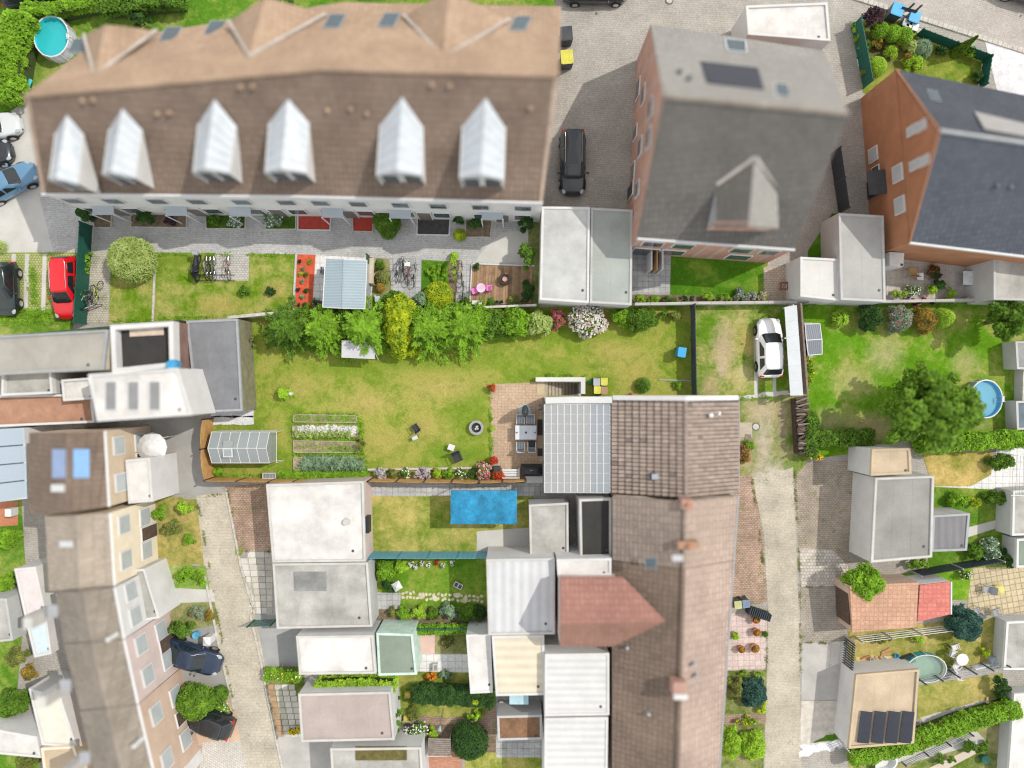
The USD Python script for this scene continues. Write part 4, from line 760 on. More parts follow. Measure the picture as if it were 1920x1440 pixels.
on_roof(gh, 'skylight', [(1452, 158, gn(1452, 158)), (1476, 161, gn(1476, 161)), (1478, 184, gn(1478, 184)), (1455, 182, gn(1455, 182))], 0, skylight_glass, 0.05, white_metal)
for x, y in ((1272, 138), (1290, 150)): q = W(x, y, gn(x, y)); part(gh, 'roof_vent', cyl(q[0], q[1], q[2] - 0.1, q[2] + 0.4, 0.13, 0.13, 10), dark_metal)
a, b = XY(*NW, he), XY(*SW, he)
wall_windows(gh, a, b, [(.2, 1.0, 1.3, 1.3), (.42, 1.0, 0.9, 1.3), (.62, 1.0, 1.3, 1.3), (.3, 3.4, 1.2, 1.2), (.55, 3.4, 1.2, 1.2), (.75, 3.4, 1.0, 1.2), (.45, 6.4, 1.2, 1.2), (.58, 6.4, 1.2, 1.2)], (-1, 0)); wall_windows(gh, a, b, [(.7, 0.05, 1.0, 2.1)], (-1, 0), name='door', glass=black_plastic)
a, b = XY(*SW, he), XY(*SE, he)
wall_windows(gh, a, b, [(.12, 3.2, 1.4, 1.3), (.32, 3.2, 1.4, 1.3), (.7, 3.2, 1.4, 1.3), (.88, 3.2, 1.2, 1.3), (.3, 0.9, 1.6, 1.4), (.75, 0.9, 1.6, 1.4)], (0, -1)); wall_windows(gh, a, b, [(.12, 0.05, 1.8, 2.2)], (0, -1), name='patio_door')
flat('garage', 'white flat-roofed garage between the grey-roofed house and the street', [(1398, 12), (1550, 6), (1556, 78), (1402, 66)], 3.2, white_roof, white, 0.1)

# --- slate-roofed brick house, top right
he, hr = 4.6, 8.7
NW, SW, SE, NE, RW, RE = (1680, 130), (1705, 455), (2080, 500), (2100, 215), (1762, 245), (2180, 305)
sh = house('slate_roofed_house', 'orange brick house with a dark slate roof and tall gable wall', [NW, SW, SE, NE], he, brick_orange,
    [[(*RW, hr), (*RE, hr), (*SE, he), (*SW, he)], [(*RW, hr), (*RE, hr), (*NE, he), (*NW, he)]], [roof_slate, tiles('dark_slate_tiles', (0.055, 0.062, 0.075), (0.07, 0.078, 0.092), 0.3, 0.3, -6, 0.1, dark=0.75)], gables=[([(*RW, hr - .1), (*NW, he - .1), (*SW, he - .1)], (0.3, 0))])
part(sh, 'ridge', tube([W(*RW, hr + 0.03), W(*RE, hr + 0.03)], 0.12, 6), grey_metal); part(sh, 'gutter', tube([W(*SW, he - 0.05), W(*SE, he - 0.05)], 0.1, 6), white_metal)
part(sh, 'roof_verge', cat(tube([W(*RW, hr), W(*NW, he)], 0.07, 5), tube([W(*RW, hr), W(*SW, he)], 0.07, 5)), brick_orange)
def sn(px, py):
    f = (px - 1680) / 420; r = 235 + 60 * f; e = 130 + 85 * f; return hr + (he - hr) * np.clip((r - py) / (r - e), 0, 1)
on_roof(sh, 'solar_panel', [(1825, 212, sn(1825, 212)), (1925, 236, sn(1925, 236)), (1935, 262, sn(1935, 262)), (1845, 246, sn(1845, 246))], 0, mat('pale_panel', (0.3, 0.29, 0.28), 0.3, 0.1), 0.07)
on_roof(sh, 'skylight', [(1738, 170, sn(1738, 170)), (1755, 174, sn(1755, 174)), (1762, 192, sn(1762, 192)), (1745, 188, sn(1745, 188))], 0, skylight_glass, 0.05, grey_metal)
for x, y in ((1865, 350), (1890, 353)): q = W(x, y, hr + (he - hr) * (y - 255) / 225); part(sh, 'roof_vent', cyl(q[0], q[1], q[2] - 0.1, q[2] + 0.35, 0.13, 0.12, 10), dark_metal)
A_, B_ = XY(*NW, he), XY(*SW, he); d_ = (B_ - A_); n_ = np.array([-d_[1], d_[0]]); n_ /= np.linalg.norm(n_); n_ = n_ if n_[0] < 0 else -n_
def hit_wall(px, py):                                    # where the sight line through a pixel meets the gable wall
    D = np.array([(px - 960) / PX / ALT, (720 - py) / PX / ALT, -1.0]); s = (A_ @ n_) / (D[:2] @ n_); q = np.array([0, 0, ALT]) + D * s; return (q[:2] - A_) @ d_ / (d_ @ d_), q[2]
pale_pane = mat('blind_pane', (.36, .39, .39), .2, .1)
for x, y, w_, h_ in ((1711, 244, .6, 1.1), (1728, 236, .6, 1.1), (1638, 290, 1.0, 1.2), (1716, 309, .6, 1.1), (1734, 301, .6, 1.1), (1684, 325, 1.1, 1.2), (1688, 385, 1.1, 1.2)):
    f, z = hit_wall(x, y); wall_windows(sh, A_, B_, [(f, z - h_ / 2, w_, h_)], (-1, 0), glass=pale_pane)
f, z = hit_wall(1640, 352); wall_windows(sh, A_, B_, [(f, 0.05, 1.2, 2.1)], (-1, 0), dark_metal, black_plastic, 'door'); wall_windows(sh, A_, B_, [(f - .09, 0.8, 0.8, 1.0)], (-1, 0))
c = A_ + d_ * f + n_ * 0.6; part(sh, 'door_canopy', box(c[0], c[1], 2.4, 1.6, 1.2, 0.08, 95), dark_metal)

# --- flat-roofed garages, top centre and right
flat('garage', 'white-roofed garage half shaded, at the foot of the alley', [(1016, 388), (1106, 389), (1104, 568), (1012, 562)], 2.9, mat('pale_garage_felt', (0.44, 0.445, 0.43), 0.9, 0.25, 0.5), white, 0.08, white)
flat('garage', 'grey-green roofed garage beside the grey-roofed house', [(1108, 390), (1186, 394), (1184, 572), (1106, 568)], 2.75, mat('sage_felt', (0.3, 0.325, 0.3), 0.9, 0.15, 0.5), grey_wall, 0.06)
flat('garage', 'grey roofed garage between the two brick houses', [(1572, 400), (1656, 405), (1660, 566), (1576, 562)], 2.8, mat('stone_felt', (0.35, 0.35, 0.33), 0.9, 0.15, 0.5), grey_wall, 0.06)
flat('shed', 'white flat-roofed shed left of the grey roofed garage', [(1500, 482), (1576, 486), (1572, 564), (1500, 556)], 2.5, mat('bright_felt', (0.52, 0.515, 0.49), 0.9, 0.1, 0.5), white, 0.08, cat_='shed')
flat('garage', 'pale flat-roofed garage at the right edge', [(1862, 485), (1990, 488), (1990, 566), (1862, 562)], 2.8, felt_pale, grey_wall, 0.08)
flat('meter_box', 'small white flat-topped store beside the slate-roofed house', [(1668, 472), (1696, 474), (1694, 500), (1668, 498)], 2.0, white_roof, white, 0.0, cat_='store')
gd = thing('glass_door_screen', 'white framed glass windbreak on the grey patio', 'windbreak', (*XY(1222, 495), 0), world=True)
for k, x in enumerate((1212, 1222, 1232)):
    q = XY(x, 495); part(gd, 'panel', box(q[0], q[1], 0.05, 0.06, 1.4, 1.9), [white_plastic, wood, white_plastic][k])

# --- left: long cream terrace F
def wall_strip(t, name, a, b, h0, h1, mt, th=0.12):      # a facade along world points
    pass
facades = [('cream_house', 'brown-roofed house with an ochre front and a blue tarpaulin on its roof', [(55, 812), (196, 808), (204, 950), (56, 965)], 5.6, 7.6, roof_brown, ochre, (128, 810), (128, 962)),
           ('cream_house', 'pale cream house with a light taupe roof in the left terrace', [(84, 968), (206, 962), (214, 1098), (92, 1108)], 5.6, 7.4, roof_light_taupe, pale_cream, (146, 966), (152, 1104)),
           ('cream_house', 'white-fronted house with a wide taupe roof in the left terrace', [(104, 1112), (214, 1102), (232, 1198), (120, 1206)], 5.8, 7.6, roof_taupe, white, (158, 1108), (174, 1202)),
           ('cream_house', 'pink-fronted house with a wide taupe roof in the left terrace', [(120, 1208), (232, 1200), (258, 1320), (150, 1332)], 5.8, 7.6, roof_taupe, pink, (174, 1204), (202, 1326)),
           ('cream_house', 'salmon-fronted house with a taupe roof in the bottom left', [(150, 1334), (258, 1322), (300, 1500), (190, 1510)], 5.8, 7.6, roof_taupe, salmon, (202, 1328), (245, 1505))]
for i, (nm, lb, q, e, r, rm, wm, ra, rb) in enumerate(facades):
    t = house(nm, lb, q, e, wm, [[(*ra, r), (*rb, r), (*q[2], e), (*q[1], e)], [(*ra, r), (*rb, r), (*q[3], e), (*q[0], e)]], rm, gables=[([(*ra, r - .1), (*q[0], e - .1), (*q[1], e - .1)], (0, -0.15)), ([(*rb, r - .1), (*q[3], e - .1), (*q[2], e - .1)], (0, 0.15))])
    a, b = XY(*q[1], e), XY(*q[2], e)
    wall_windows(t, a, b, [(f, z, 1.2, 1.3) for f in (.22, .72) for z in (0.9, 3.5)], (1, 0), glass=pale_pane); wall_windows(t, a, b, [(.47, 0.05, 1.0, 2.1)], (1, 0), name='door', glass=dark_wood)
    part(t, 'gutter', tube([(*a, e - 0.02), (*b, e - 0.02)], 0.09, 6), white_metal); part(t, 'ridge', tube([W(*ra, r + .03), W(*rb, r + .03)], 0.12, 6), rm)
    if i == 0:
        on_roof(t, 'tarpaulin', [(136, 842, 7.4), (166, 842, 6.6), (166, 896, 6.6), (136, 896, 7.4)], 0, mat('blue_tarpaulin', (0.2, 0.36, 0.6), 0.5, 0.1), 0.03); on_roof(t, 'skylight', [(100, 842, 6.9), (126, 842, 7.5), (126, 896, 7.5), (100, 896, 6.9)], 0, mat('grey_blue_tarpaulin', (0.25, 0.33, 0.5), 0.5, 0.1), 0.03)
        on_roof(t, 'skylight', [(98, 908, 6.8), (124, 908, 7.4), (124, 922, 7.4), (98, 922, 6.8)], 0, white_plastic, 0.04)
    if i == 1: on_roof(t, 'skylight', [(114, 1014, 6.5), (140, 1014, 7.2), (140, 1026, 7.2), (114, 1026, 6.5)], 0, white_plastic, 0.04)
    if i in (2, 3, 4):
        x, y = ((122, 1145), (146, 1285), (182, 1420))[i - 2]; box_on(t, 'chimney', x - 22, y, 5.0, 15, 18, 2.4, offwhite); box_on(t, 'chimney_cap', x - 22, y, 7.4, 17, 20, 0.1, grey_metal)
    if i in (3, 4):
        x, y = ((226, 1200), (275, 1400))[i - 3]; q2 = W(x, y, 7.3); part(t, 'roof_vent', cyl(q2[0] - 0.8, q2[1], 6.3, 7.3, 0.15, 0.12, 8), white_metal)
for lb, q, h, rm, wm in (('white balcony block attached to the ochre-fronted house', [(236, 862), (282, 858), (288, 940), (242, 944)], 3.6, white_roof, white), ('pale grey flat extension left of the white-fronted house', [(28, 1066), (68, 1062), (88, 1150), (48, 1156)], 3.2, mat('pinkish_felt', (0.58, 0.52, 0.51), 0.9, 0.1), white),
        ('bluish glazed extension below the pinkish flat roof', [(48, 1158), (88, 1152), (98, 1225), (66, 1232)], 3.0, mat('bluish_sheet', (0.5, 0.58, 0.62), 0.6, 0.1), white), ('long pale extension with a sloping cream roof at bottom left', [(55, 1290), (115, 1305), (146, 1400), (80, 1396)], 3.2, mat('cream_felt', (0.6, 0.58, 0.5), 0.9, 0.08), white),
        ('white annexe crossing the bottom left corner', [(-30, 1362), (70, 1380), (78, 1420), (-30, 1410)], 3.0, white_roof, white), ('grey roofed outhouse at the left edge', [(-30, 1120), (14, 1122), (26, 1200), (-30, 1206)], 2.8, felt_pale, grey_wall),
        ('light grey balcony terrace before the white-fronted house', [(226, 1070), (272, 1066), (300, 1158), (256, 1166)], 2.9, felt_pale, white), ('grey entrance canopy before the pink-fronted house', [(252, 1250), (290, 1244), (308, 1290), (268, 1300)], 2.5, felt_grey, grey_wall), ('tan roofed annexe at the bottom left', [(78, 1402), (140, 1398), (175, 1500), (90, 1500)], 3.4, felt_tan, pale_cream),
        ('orange sun-blind box before the salmon-fronted house', [(296, 1420), (336, 1405), (352, 1460), (310, 1470)], 2.4, mat('orange_awning', (0.72, 0.2, 0.06), 0.7, 0.1), white)):
    flat('extension', lb, q, h, rm, wm, 0.08, cat_='extension')
for lb, x, y, z, s in (('white dish-shaped tent beside the ochre-fronted house', 290, 838, 2.4, 26),):
    q = W(x, y, 1.6); t = thing('canopy_tent', lb, 'tent', (q[0], q[1], 0))
    part(t, 'canopy', lathe([(0.02, 2.5), (0.5, 2.35), (1.0, 2.0), (1.02, 1.92), (0.0, 1.95)], 12), white_plastic); part(t, 'post', cat(*[tube([(a_, b_, 0), (a_, b_, 2.0)], 0.03, 6) for a_ in (-.65, .65) for b_ in (-.65, .65)]), white_metal)
q = W(250, 1040, 1.0); t = thing('parasol', 'faded orange parasol before the pale cream house', 'parasol', (q[0], q[1], 0)); part(t, 'canopy', lathe([(0.02, 2.5), (0.55, 2.3), (1.15, 2.0), (1.13, 1.97), (0.0, 2.4)], 8), mat('faded_orange', (0.66, 0.3, 0.16), 0.8, 0.1)); part(t, 'pole', cyl(0, 0, 0, 2.5, 0.03, 0.03, 8), wood); part(t, 'base', cyl(0, 0, 0, 0.1, 0.28, 0.24, 14), concrete)
q = W(10, 850, 3.2); gt = thing('conservatory', 'blue-tinted glazed conservatory roof at the left edge', 'conservatory', (q[0], q[1], 0), world=True)
P = [XY(-30, 806, 3.2), XY(44, 802, 3.2), XY(50, 935, 3.2), XY(-30, 945, 3.2)]; part(gt, 'wall', ring(P, 0, 3.1, 0.15), white)
for k in range(4):
    a0, a1, b0, b1 = P[0] + (P[3] - P[0]) * k / 4, P[0] + (P[3] - P[0]) * (k + .94) / 4, P[1] + (P[2] - P[1]) * k / 4, P[1] + (P[2] - P[1]) * (k + .94) / 4
    part(gt, 'roof_pane', slab([(*a0, 3.3), (*b0, 3.1), (*b1, 3.1), (*a1, 3.3)], 0.05), glass_mat('conservatory_glass', (0.8, 0.88, 0.95), 0.35, 0.1, (0.45, 0.52, 0.58)))

# --- left middle: flat-roofed complex
flat('flat_roofed_house', 'white house with three dark skylights on its flat roof', [(168, 702), (335, 690), (362, 778), (185, 790)], 6.0, white_roof, white, 0.15, white, 'house')
hw_ = T('/World/flat_roofed_house', np.append(np.mean([XY(*q, 6.0) for q in [(168, 702), (335, 690), (362, 778), (185, 790)]], 0), 0))
for x in (210, 252, 292):
    a = W(x, 742, 6.0); f = part(hw_, 'skylight', box(a[0], a[1], 5.95, m(24) * .88, m(58) * .88, 0.16), white_plastic); part(f, 'pane', box(a[0], a[1], 6.12, m(18) * .88, m(52) * .88, 0.03), mat('grey_skylight', (0.22, 0.22, 0.22), 0.3, 0.1))
flat('roof_terrace', 'dark sunken roof terrace with a pale rug behind the white house', [(218, 612), (334, 604), (336, 688), (222, 700)], 4.0, felt_black, mat('brown_render', (0.2, 0.12, 0.1), 0.9), 0.7, white, 'terrace', 0.3)
q = W(275, 618, 4.05); single('rug', 'pale rug on the dark roof terrace', 'rug', box(q[0], q[1], q[2], 2.2, 0.8, 0.03, 3), mat('rug_cloth', (0.55, 0.45, 0.36), 0.9, 0.2))
q = W(332, 684, 4.1); single('rain_barrel', 'blue barrel in the corner of the dark roof terrace', 'barrel', lathe([(0.01, 0), (0.3, 0), (0.34, 0.4), (0.3, 0.85), (0.28, 0.87), (0.01, 0.86)], 14, q[0], q[1], q[2]), mat('barrel_blue', (0.05, 0.28, 0.5), 0.4))
flat('garage', 'dark grey flat-roofed garage block by the middle lawn', [(350, 602), (446, 598), (455, 770), (368, 774)], 2.6, felt_dark, mat('mossy_wall', (0.2, 0.19, 0.12), .9, .3, 2), 0.06, grey_metal)
flat('house', 'taupe flat-roofed house along the left end of the green wall', [(-40, 632), (204, 618), (196, 692), (-40, 704)], 4.6, mat('taupe_felt', (0.33, 0.31, 0.27), 0.9, 0.2, 0.4), pale_cream, 0.12, grey_metal, 'house')
flat('balcony', 'small pale balcony roof above the terracotta terrace, left one', [(10, 690), (100, 686), (104, 738), (8, 742)], 3.4, felt_pale, grey_wall, 0.3, white, 'balcony')
flat('balcony', 'small white balcony roof above the terracotta terrace, right one', [(118, 712), (172, 708), (178, 748), (122, 752)], 3.4, white_roof, white, 0.2, white, 'balcony')
flat('terrace', 'terracotta tiled terrace at the left edge above the glazed conservatory', [(-40, 742), (176, 738), (182, 792), (-40, 802)], 2.8, mat('terrace_tiles', (0.36, 0.2, 0.13), 0.8, 0.2), pink, 0.3, white, 'terrace')
gw = thing('garden_wall', 'dark green boundary wall above the taupe flat roof', 'wall', (*XY(170, 615), 0), world=True)
for a, b in zip([(-30, 634), (60, 626), (150, 618), (240, 610)], [(58, 626), (148, 618), (238, 610), (336, 601)]):
    A, B = XY(*a, 2.6), XY(*b, 2.6); c = (A + B) / 2; part(gw, 'wall_panel', box(c[0], c[1], 0, np.linalg.norm(B - A), 0.12, 2.6, math.degrees(math.atan2(*(B - A)[::-1]))), mat('moss_green_paint', (0.04, 0.075, 0.03), 0.8, 0.3))

# --- bottom centre: flat roofs
for nm, lb, q, h, rm, wm, pa in (('garage', 'large white flat roof with a pink fascia below the raised beds', [(500, 908), (682, 902), (686, 1052), (512, 1054)], 2.6, white_roof, pink, 0.1), ('garage', 'grey flat-roofed garages below the large white roof', [(512, 1056), (690, 1054), (698, 1174), (520, 1178)], 2.4, felt_pale, grey_wall, 0.1),
        ('shed', 'white flat-roofed shed with a long white roof at bottom centre', [(556, 1192), (700, 1190), (706, 1262), (562, 1264)], 2.9, white_roof, white, 0.1), ('shed', 'green-grey roofed shed beside the salmon patio', [(706, 1186), (774, 1188), (782, 1264), (710, 1266)], 2.7, felt_green, mat('mint_wall', (0.5, 0.62, 0.54), 0.8), 0.08),
        ('outbuilding', 'mauve-grey flat-roofed outbuilding at the bottom', [(560, 1300), (732, 1296), (740, 1386), (566, 1390)], 3.0, felt_mauve, white, 0.1), ('outbuilding', 'pale outbuilding with a mossy roof edge at the bottom edge', [(620, 1402), (790, 1400), (796, 1500), (626, 1500)], 2.9, felt_pale, white, 0.1),
        ('extension', 'pale grey flat-roofed extension left of the red hipped roof', [(912, 1048), (1040, 1046), (1040, 1188), (916, 1190)], 3.6, pale_ribs, white, 0.1), ('lean_to', 'white sheet-roofed lean-to left of the cream ribbed roof', [(874, 1190), (920, 1188), (924, 1298), (882, 1300)], 2.7, white_roof, white, 0.05),
        ('extension', 'cream ribbed roof below the pale grey extension', [(922, 1192), (1020, 1190), (1022, 1302), (930, 1304)], 3.2, cream_ribs, white, 0.08), ('extension', 'white ribbed lean-to roof along the long brown roof, upper one', [(1022, 1226), (1142, 1224), (1142, 1340), (1022, 1342)], 3.8, white_ribs, white, 0.06),
        ('extension', 'white ribbed lean-to roof along the long brown roof, bottom one', [(1022, 1346), (1140, 1344), (1138, 1500), (1020, 1500)], 3.7, white_ribs, white, 0.06), ('extension', 'dark flat-roofed extension against the long brown roof', [(1086, 936), (1146, 934), (1146, 1046), (1088, 1048)], 3.2, felt_black, grey_wall, 0.1),
        ('extension', 'narrow white roof above the red hipped roof', [(1044, 1048), (1146, 1046), (1146, 1078), (1046, 1082)], 4.2, white_roof, white, 0.08), ('shed', 'brown rusty lean-to shed at the bottom, left of the white ribbed roof', [(932, 1342), (1016, 1340), (1016, 1386), (934, 1388)], 2.3, mat('rusty_brown', (0.2, 0.11, 0.06), 0.85, 0.35, 2), grey_wall, 0.04),
        ('outbuilding', 'pale grey outbuilding beside the sunken yard', [(992, 946), (1066, 942), (1066, 1040), (994, 1044)], 2.3, mat('warm_grey_felt', (0.36, 0.35, 0.32), 0.9, 0.25, 1), grey_wall, 0.1)):
    t = flat(nm, lb, q, h, rm, wm, pa, offwhite if pa > 0.09 else None, nm.replace('_', ' '))
    if 'large white' in lb:
        a = W(650, 978, h); part(t, 'roof_vent', cyl(a[0], a[1], h - 0.02, h + 0.25, 0.25, 0.2, 12), offwhite)
        b = W(684, 985, h); part(t, 'recess', box(b[0] + 0.1, b[1], h - 0.9, 0.3, 1.1, 0.8), black_plastic)
    if 'below the large white' in lb:
        on_roof(t, 'roof_patch', [(550, 1072, h), (612, 1072, h), (612, 1108, h), (552, 1108, h)], 0, felt_grey, 0.01, lift=0.004)
    if 'mossy' in lb:
        a = W(715, 1412, h); part(t, 'moss_strip', box(a[0], a[1], h, m(90), m(24), 0.06), mat('moss', (0.13, 0.11, 0.035), 0.95, 0.4, 3, 0.03))
q = W(973, 1312, 2.0); t = thing('glass_canopy', 'small pale blue glass canopy below the cream ribbed roof', 'canopy', (q[0], q[1], 0)); part(t, 'pane', box(0, 0, 2.0, m(34), m(16), 0.04), mat('pale_blue_glass', (0.38, 0.55, 0.6), 0.2)); part(t, 'bracket', cat(*[box(s * 0.5, 0, 0, 0.05, 0.05, 2.0) for s in (-1, 1)]), white_metal)

# --- central terrace: the sharp northern house E1, then E2, E3
ZE, ZR = 3.0, 5.0
kE, kR = (ALT - ZE) / ALT / PX, (ALT - ZR) / ALT / PX
XW, XR, XE = (1148 - 960) * kE, (1285 - 960) * kR, (1383 - 960) * kE
YN, YS = -0.93, -7.2
e1 = thing('tiled_house', 'brown tiled end house with sharp tile rows beside the glass lean-to', 'house', ((XW + XE) / 2, (YN + YS) / 2, 0), world=True)
part(e1, 'wall', prism([(XW + .25, YN - .1), (XE - .25, YN - .1), (XE - .25, YS), (XW + .25, YS)], 0, ZE - .1), white)
part(e1, 'gable', fin([(XW + .2, YN - .1, ZE - .2), (XR, YN - .1, ZR - .1), (XE - .2, YN - .1, ZE - .2)], (0, -.25, 0)), white)
part(e1, 'gable_coping', cat(fin([(XW, YN + .18, ZE - .3), (XW, YN + .18, ZE + .2), (XR, YN + .18, ZR + .22), (XE, YN + .18, ZE + .2), (XE, YN + .18, ZE - .3)], (0, -.3, 0))), white)
part(e1, 'roof', slab([(XW, YN, ZE - .06), (XR, YN, ZR - .06), (XR, YS, ZR - .06), (XW, YS, ZE - .06)], .12), dark_wood); part(e1, 'roof', slab([(XE, YN, ZE - .06), (XR, YN, ZR - .06), (XR, YS, ZR - .06), (XE, YS, ZE - .06)], .12), dark_wood)
tile_m = [mat(f'roof_tile_{k}', c, 0.75, 0.2, 2.5, 0.006, 30, fine=0.15) for k, c in enumerate(((0.27, 0.213, 0.176), (0.295, 0.236, 0.196), (0.25, 0.196, 0.162), (0.32, 0.258, 0.216), (0.17, 0.14, 0.125)))]
def roof_tile(x0, z0, x1, z1, y, w_):                    # one interlocking tile: a shallow wave across, a lip at its lower edge
    d = np.array([x1 - x0, 0, z1 - z0]); L = np.linalg.norm(d); d /= L; n = np.array([-d[2], 0, d[0]]); n = n if n[2] > 0 else -n; V = []
    for s, lift in ((0.0, 0.125), (L * 1.04, 0.01)):
        for u, hh in ((-.47, .0), (-.25, .04), (.05, .035), (.3, .0), (.45, .012)): V.append(np.array([x0, y + u * w_, z0]) + d * s + n * (lift + hh))
    V = np.array(V); V = np.vstack([V, V[:5] - n * 0.12]); F = []
    for i in range(4): F += [(i, i + 1, 6 + i), (i, 6 + i, 5 + i), (i, 10 + i, 11 + i), (i, 11 + i, i + 1)]
    F = np.array(F); a = np.cross(V[F[0, 1]] - V[F[0, 0]], V[F[0, 2]] - V[F[0, 0]])
    return V, F if a @ n > 0 else F[:, ::-1]
rng = np.random.default_rng(5); rest = {}; cnt = 0; rowsN = 24; wT = (YN - YS) / rowsN
for side, (xa, n_c) in enumerate(((XW, 10), (XE, 10))):
    for c in range(n_c):
        f0, f1 = c / n_c, (c + 1) / n_c; x0, x1, z0, z1 = xa + (XR - xa) * f0, xa + (XR - xa) * f1, ZE + (ZR - ZE) * f0, ZE + (ZR - ZE) * f1
        for r in range(rowsN):
            k = 4 if (r == 0 and rng.random() < .85) or rng.random() < .008 else int(rng.choice([0, 1, 2, 3], p=[.35, .35, .15, .15]))
            msh = roof_tile(x0, z0, x1, z1, YN - (r + .5) * wT, wT)
            if cnt < 298: part(e1, 'roof_tile', msh, tile_m[k]); cnt += 1
            else: rest.setdefault(k, []).append(msh)
for k, v in rest.items(): part(e1, 'roof_tiles', cat(*v), tile_m[k], kind='stuff')
part(e1, 'ridge', cat(*[tube([(XR, YN - .43 * k - .02, ZR + .05), (XR, YN - .43 * (k + 1) + .01, ZR + .085)], .13, 7, .115) for k in range(14)]), tile_m[0])
part(e1, 'gutter', tube([(XE + .08, YN + .1, ZE - .05), (XE + .08, YS, ZE - .05)], .08, 6), grey_metal); part(e1, 'gutter', tube([(XW - .05, YN + .1, ZE - .04), (XW - .05, YS, ZE - .04)], .09, 6), dark_metal)
def e1p(px, py):                                         # point on E1's slopes under a pixel
    for z in np.linspace(ZR, ZE, 200):
        q = W(px, py, z); xa = XW if q[0] < XR else XE
        if abs(ZE + (ZR - ZE) * (q[0] - xa) / (XR - xa) - z) < .02: return q
    return q
q = e1p(1227, 893); f = part(e1, 'skylight', mv(box(0, 0, 0, .55, .45, .22), q - (0, 0, .05)), dark_metal); part(f, 'pane', mv(box(0, 0, .2, .42, .34, .06), q - (0, 0, .02)), mat('milky_pane', (0.3, 0.33, 0.36), 0.15))
q = e1p(1330, 778); part(e1, 'roof_vent', cat(mv(box(0, 0, 0, .36, .3, .05), q), mv(cyl(0, 0, 0, .5, .1, .1, 10), q), mv(cyl(0, 0, .45, .52, .15, .12, 10), q)), white_plastic)
q = e1p(1347, 775); part(e1, 'roof_patch', mv(box(0, 0, 0, .28, .26, .07), q), white_metal)
wall_windows(e1, (XE - .25, YN), (XE - .25, YS), [(.3, 1.2, 1.2, 1.2), (.7, 1.2, 1.2, 1.2)], (1, 0))
# glass lean-to
LZ0, LZ1 = 2.8, 2.98
lx0, lx1 = (1021 - 960) * (ALT - LZ0) / ALT / PX, XW - .15
lt = thing('glass_lean_to', 'translucent glazed lean-to roof on a white frame over the terrace end', 'lean-to', ((lx0 + lx1) / 2, (YN + YS) / 2, 0), world=True)
part(lt, 'wall', cat(box((lx0 + lx1) / 2 + .1, YN - .1, 0, lx1 - lx0 + .1, .24, LZ0 - .05), box(lx0 + .12, YS + .4, 0, .2, .6, LZ0 - .1), box(lx0 + .12, (YN + YS) / 2 - .9, 0, .16, .3, LZ0 - .1)), white)
part(lt, 'gable', fin([(lx0 + .06, YN + .04, LZ0 - .1), (lx0 + .06, YN + .04, LZ0 + .16), ((lx0 + lx1) / 2, YN + .1, LZ1 + .02), (lx1 + .1, YN + .1, LZ1 + .3), (lx1 + .1, YN + .04, LZ0)], (0, -.42, 0)), white)
part(lt, 'floor', box((lx0 + lx1) / 2, (YN + YS) / 2 - .2, 0.0, lx1 - lx0 - .3, 5.6, 0.06), mat('dull_floor', (0.36, 0.36, 0.36), 0.7))
NC, NR_ = 10, 9; sheet_m = glass_mat('polycarbonate', (0.85, 0.88, 0.9), 0.15, 0.3, (0.33, 0.335, 0.325)); sheet_b = glass_mat('polycarbonate_blue', (0.8, 0.87, 0.95), 0.25, 0.2, (0.31, 0.335, 0.355))
lz = lambda x: LZ0 + (LZ1 - LZ0) * (x - lx0) / (lx1 - lx0)
y0 = YN - .42; dx, dy = (lx1 - lx0) / NC, (y0 - YS) / NR_
for i in range(NC):
    for j in range(NR_):
        xa, xb, ya, yb = lx0 + dx * i + .02, lx0 + dx * (i + 1) - .02, y0 - dy * j - .015, y0 - dy * (j + 1) + .015
        part(lt, 'roof_pane', slab([(xa, ya, lz(xa)), (xb, ya, lz(xb)), (xb, yb, lz(xb)), (xa, yb, lz(xa))], .02), sheet_b if i >= 7 else sheet_m)
for i in range(NC + 1): x = lx0 + dx * i; part(lt, 'rafter', box(x, (y0 + YS) / 2, lz(x) - .1, .05, y0 - YS, .13), white_metal)
for j in range(NR_ + 1):
    y = y0 - dy * j; part(lt, 'purlin', slab([(lx0, y + .02, lz(lx0) - .022), (lx1, y + .02, lz(lx1) - .022), (lx1, y - .02, lz(lx1) - .022), (lx0, y - .02, lz(lx0) - .022)], .06), white_metal)
part(lt, 'gutter', tube([(lx0 - .06, YN, LZ0 - .04), (lx0 - .06, YS, LZ0 - .04)], .06, 6), dark_metal)
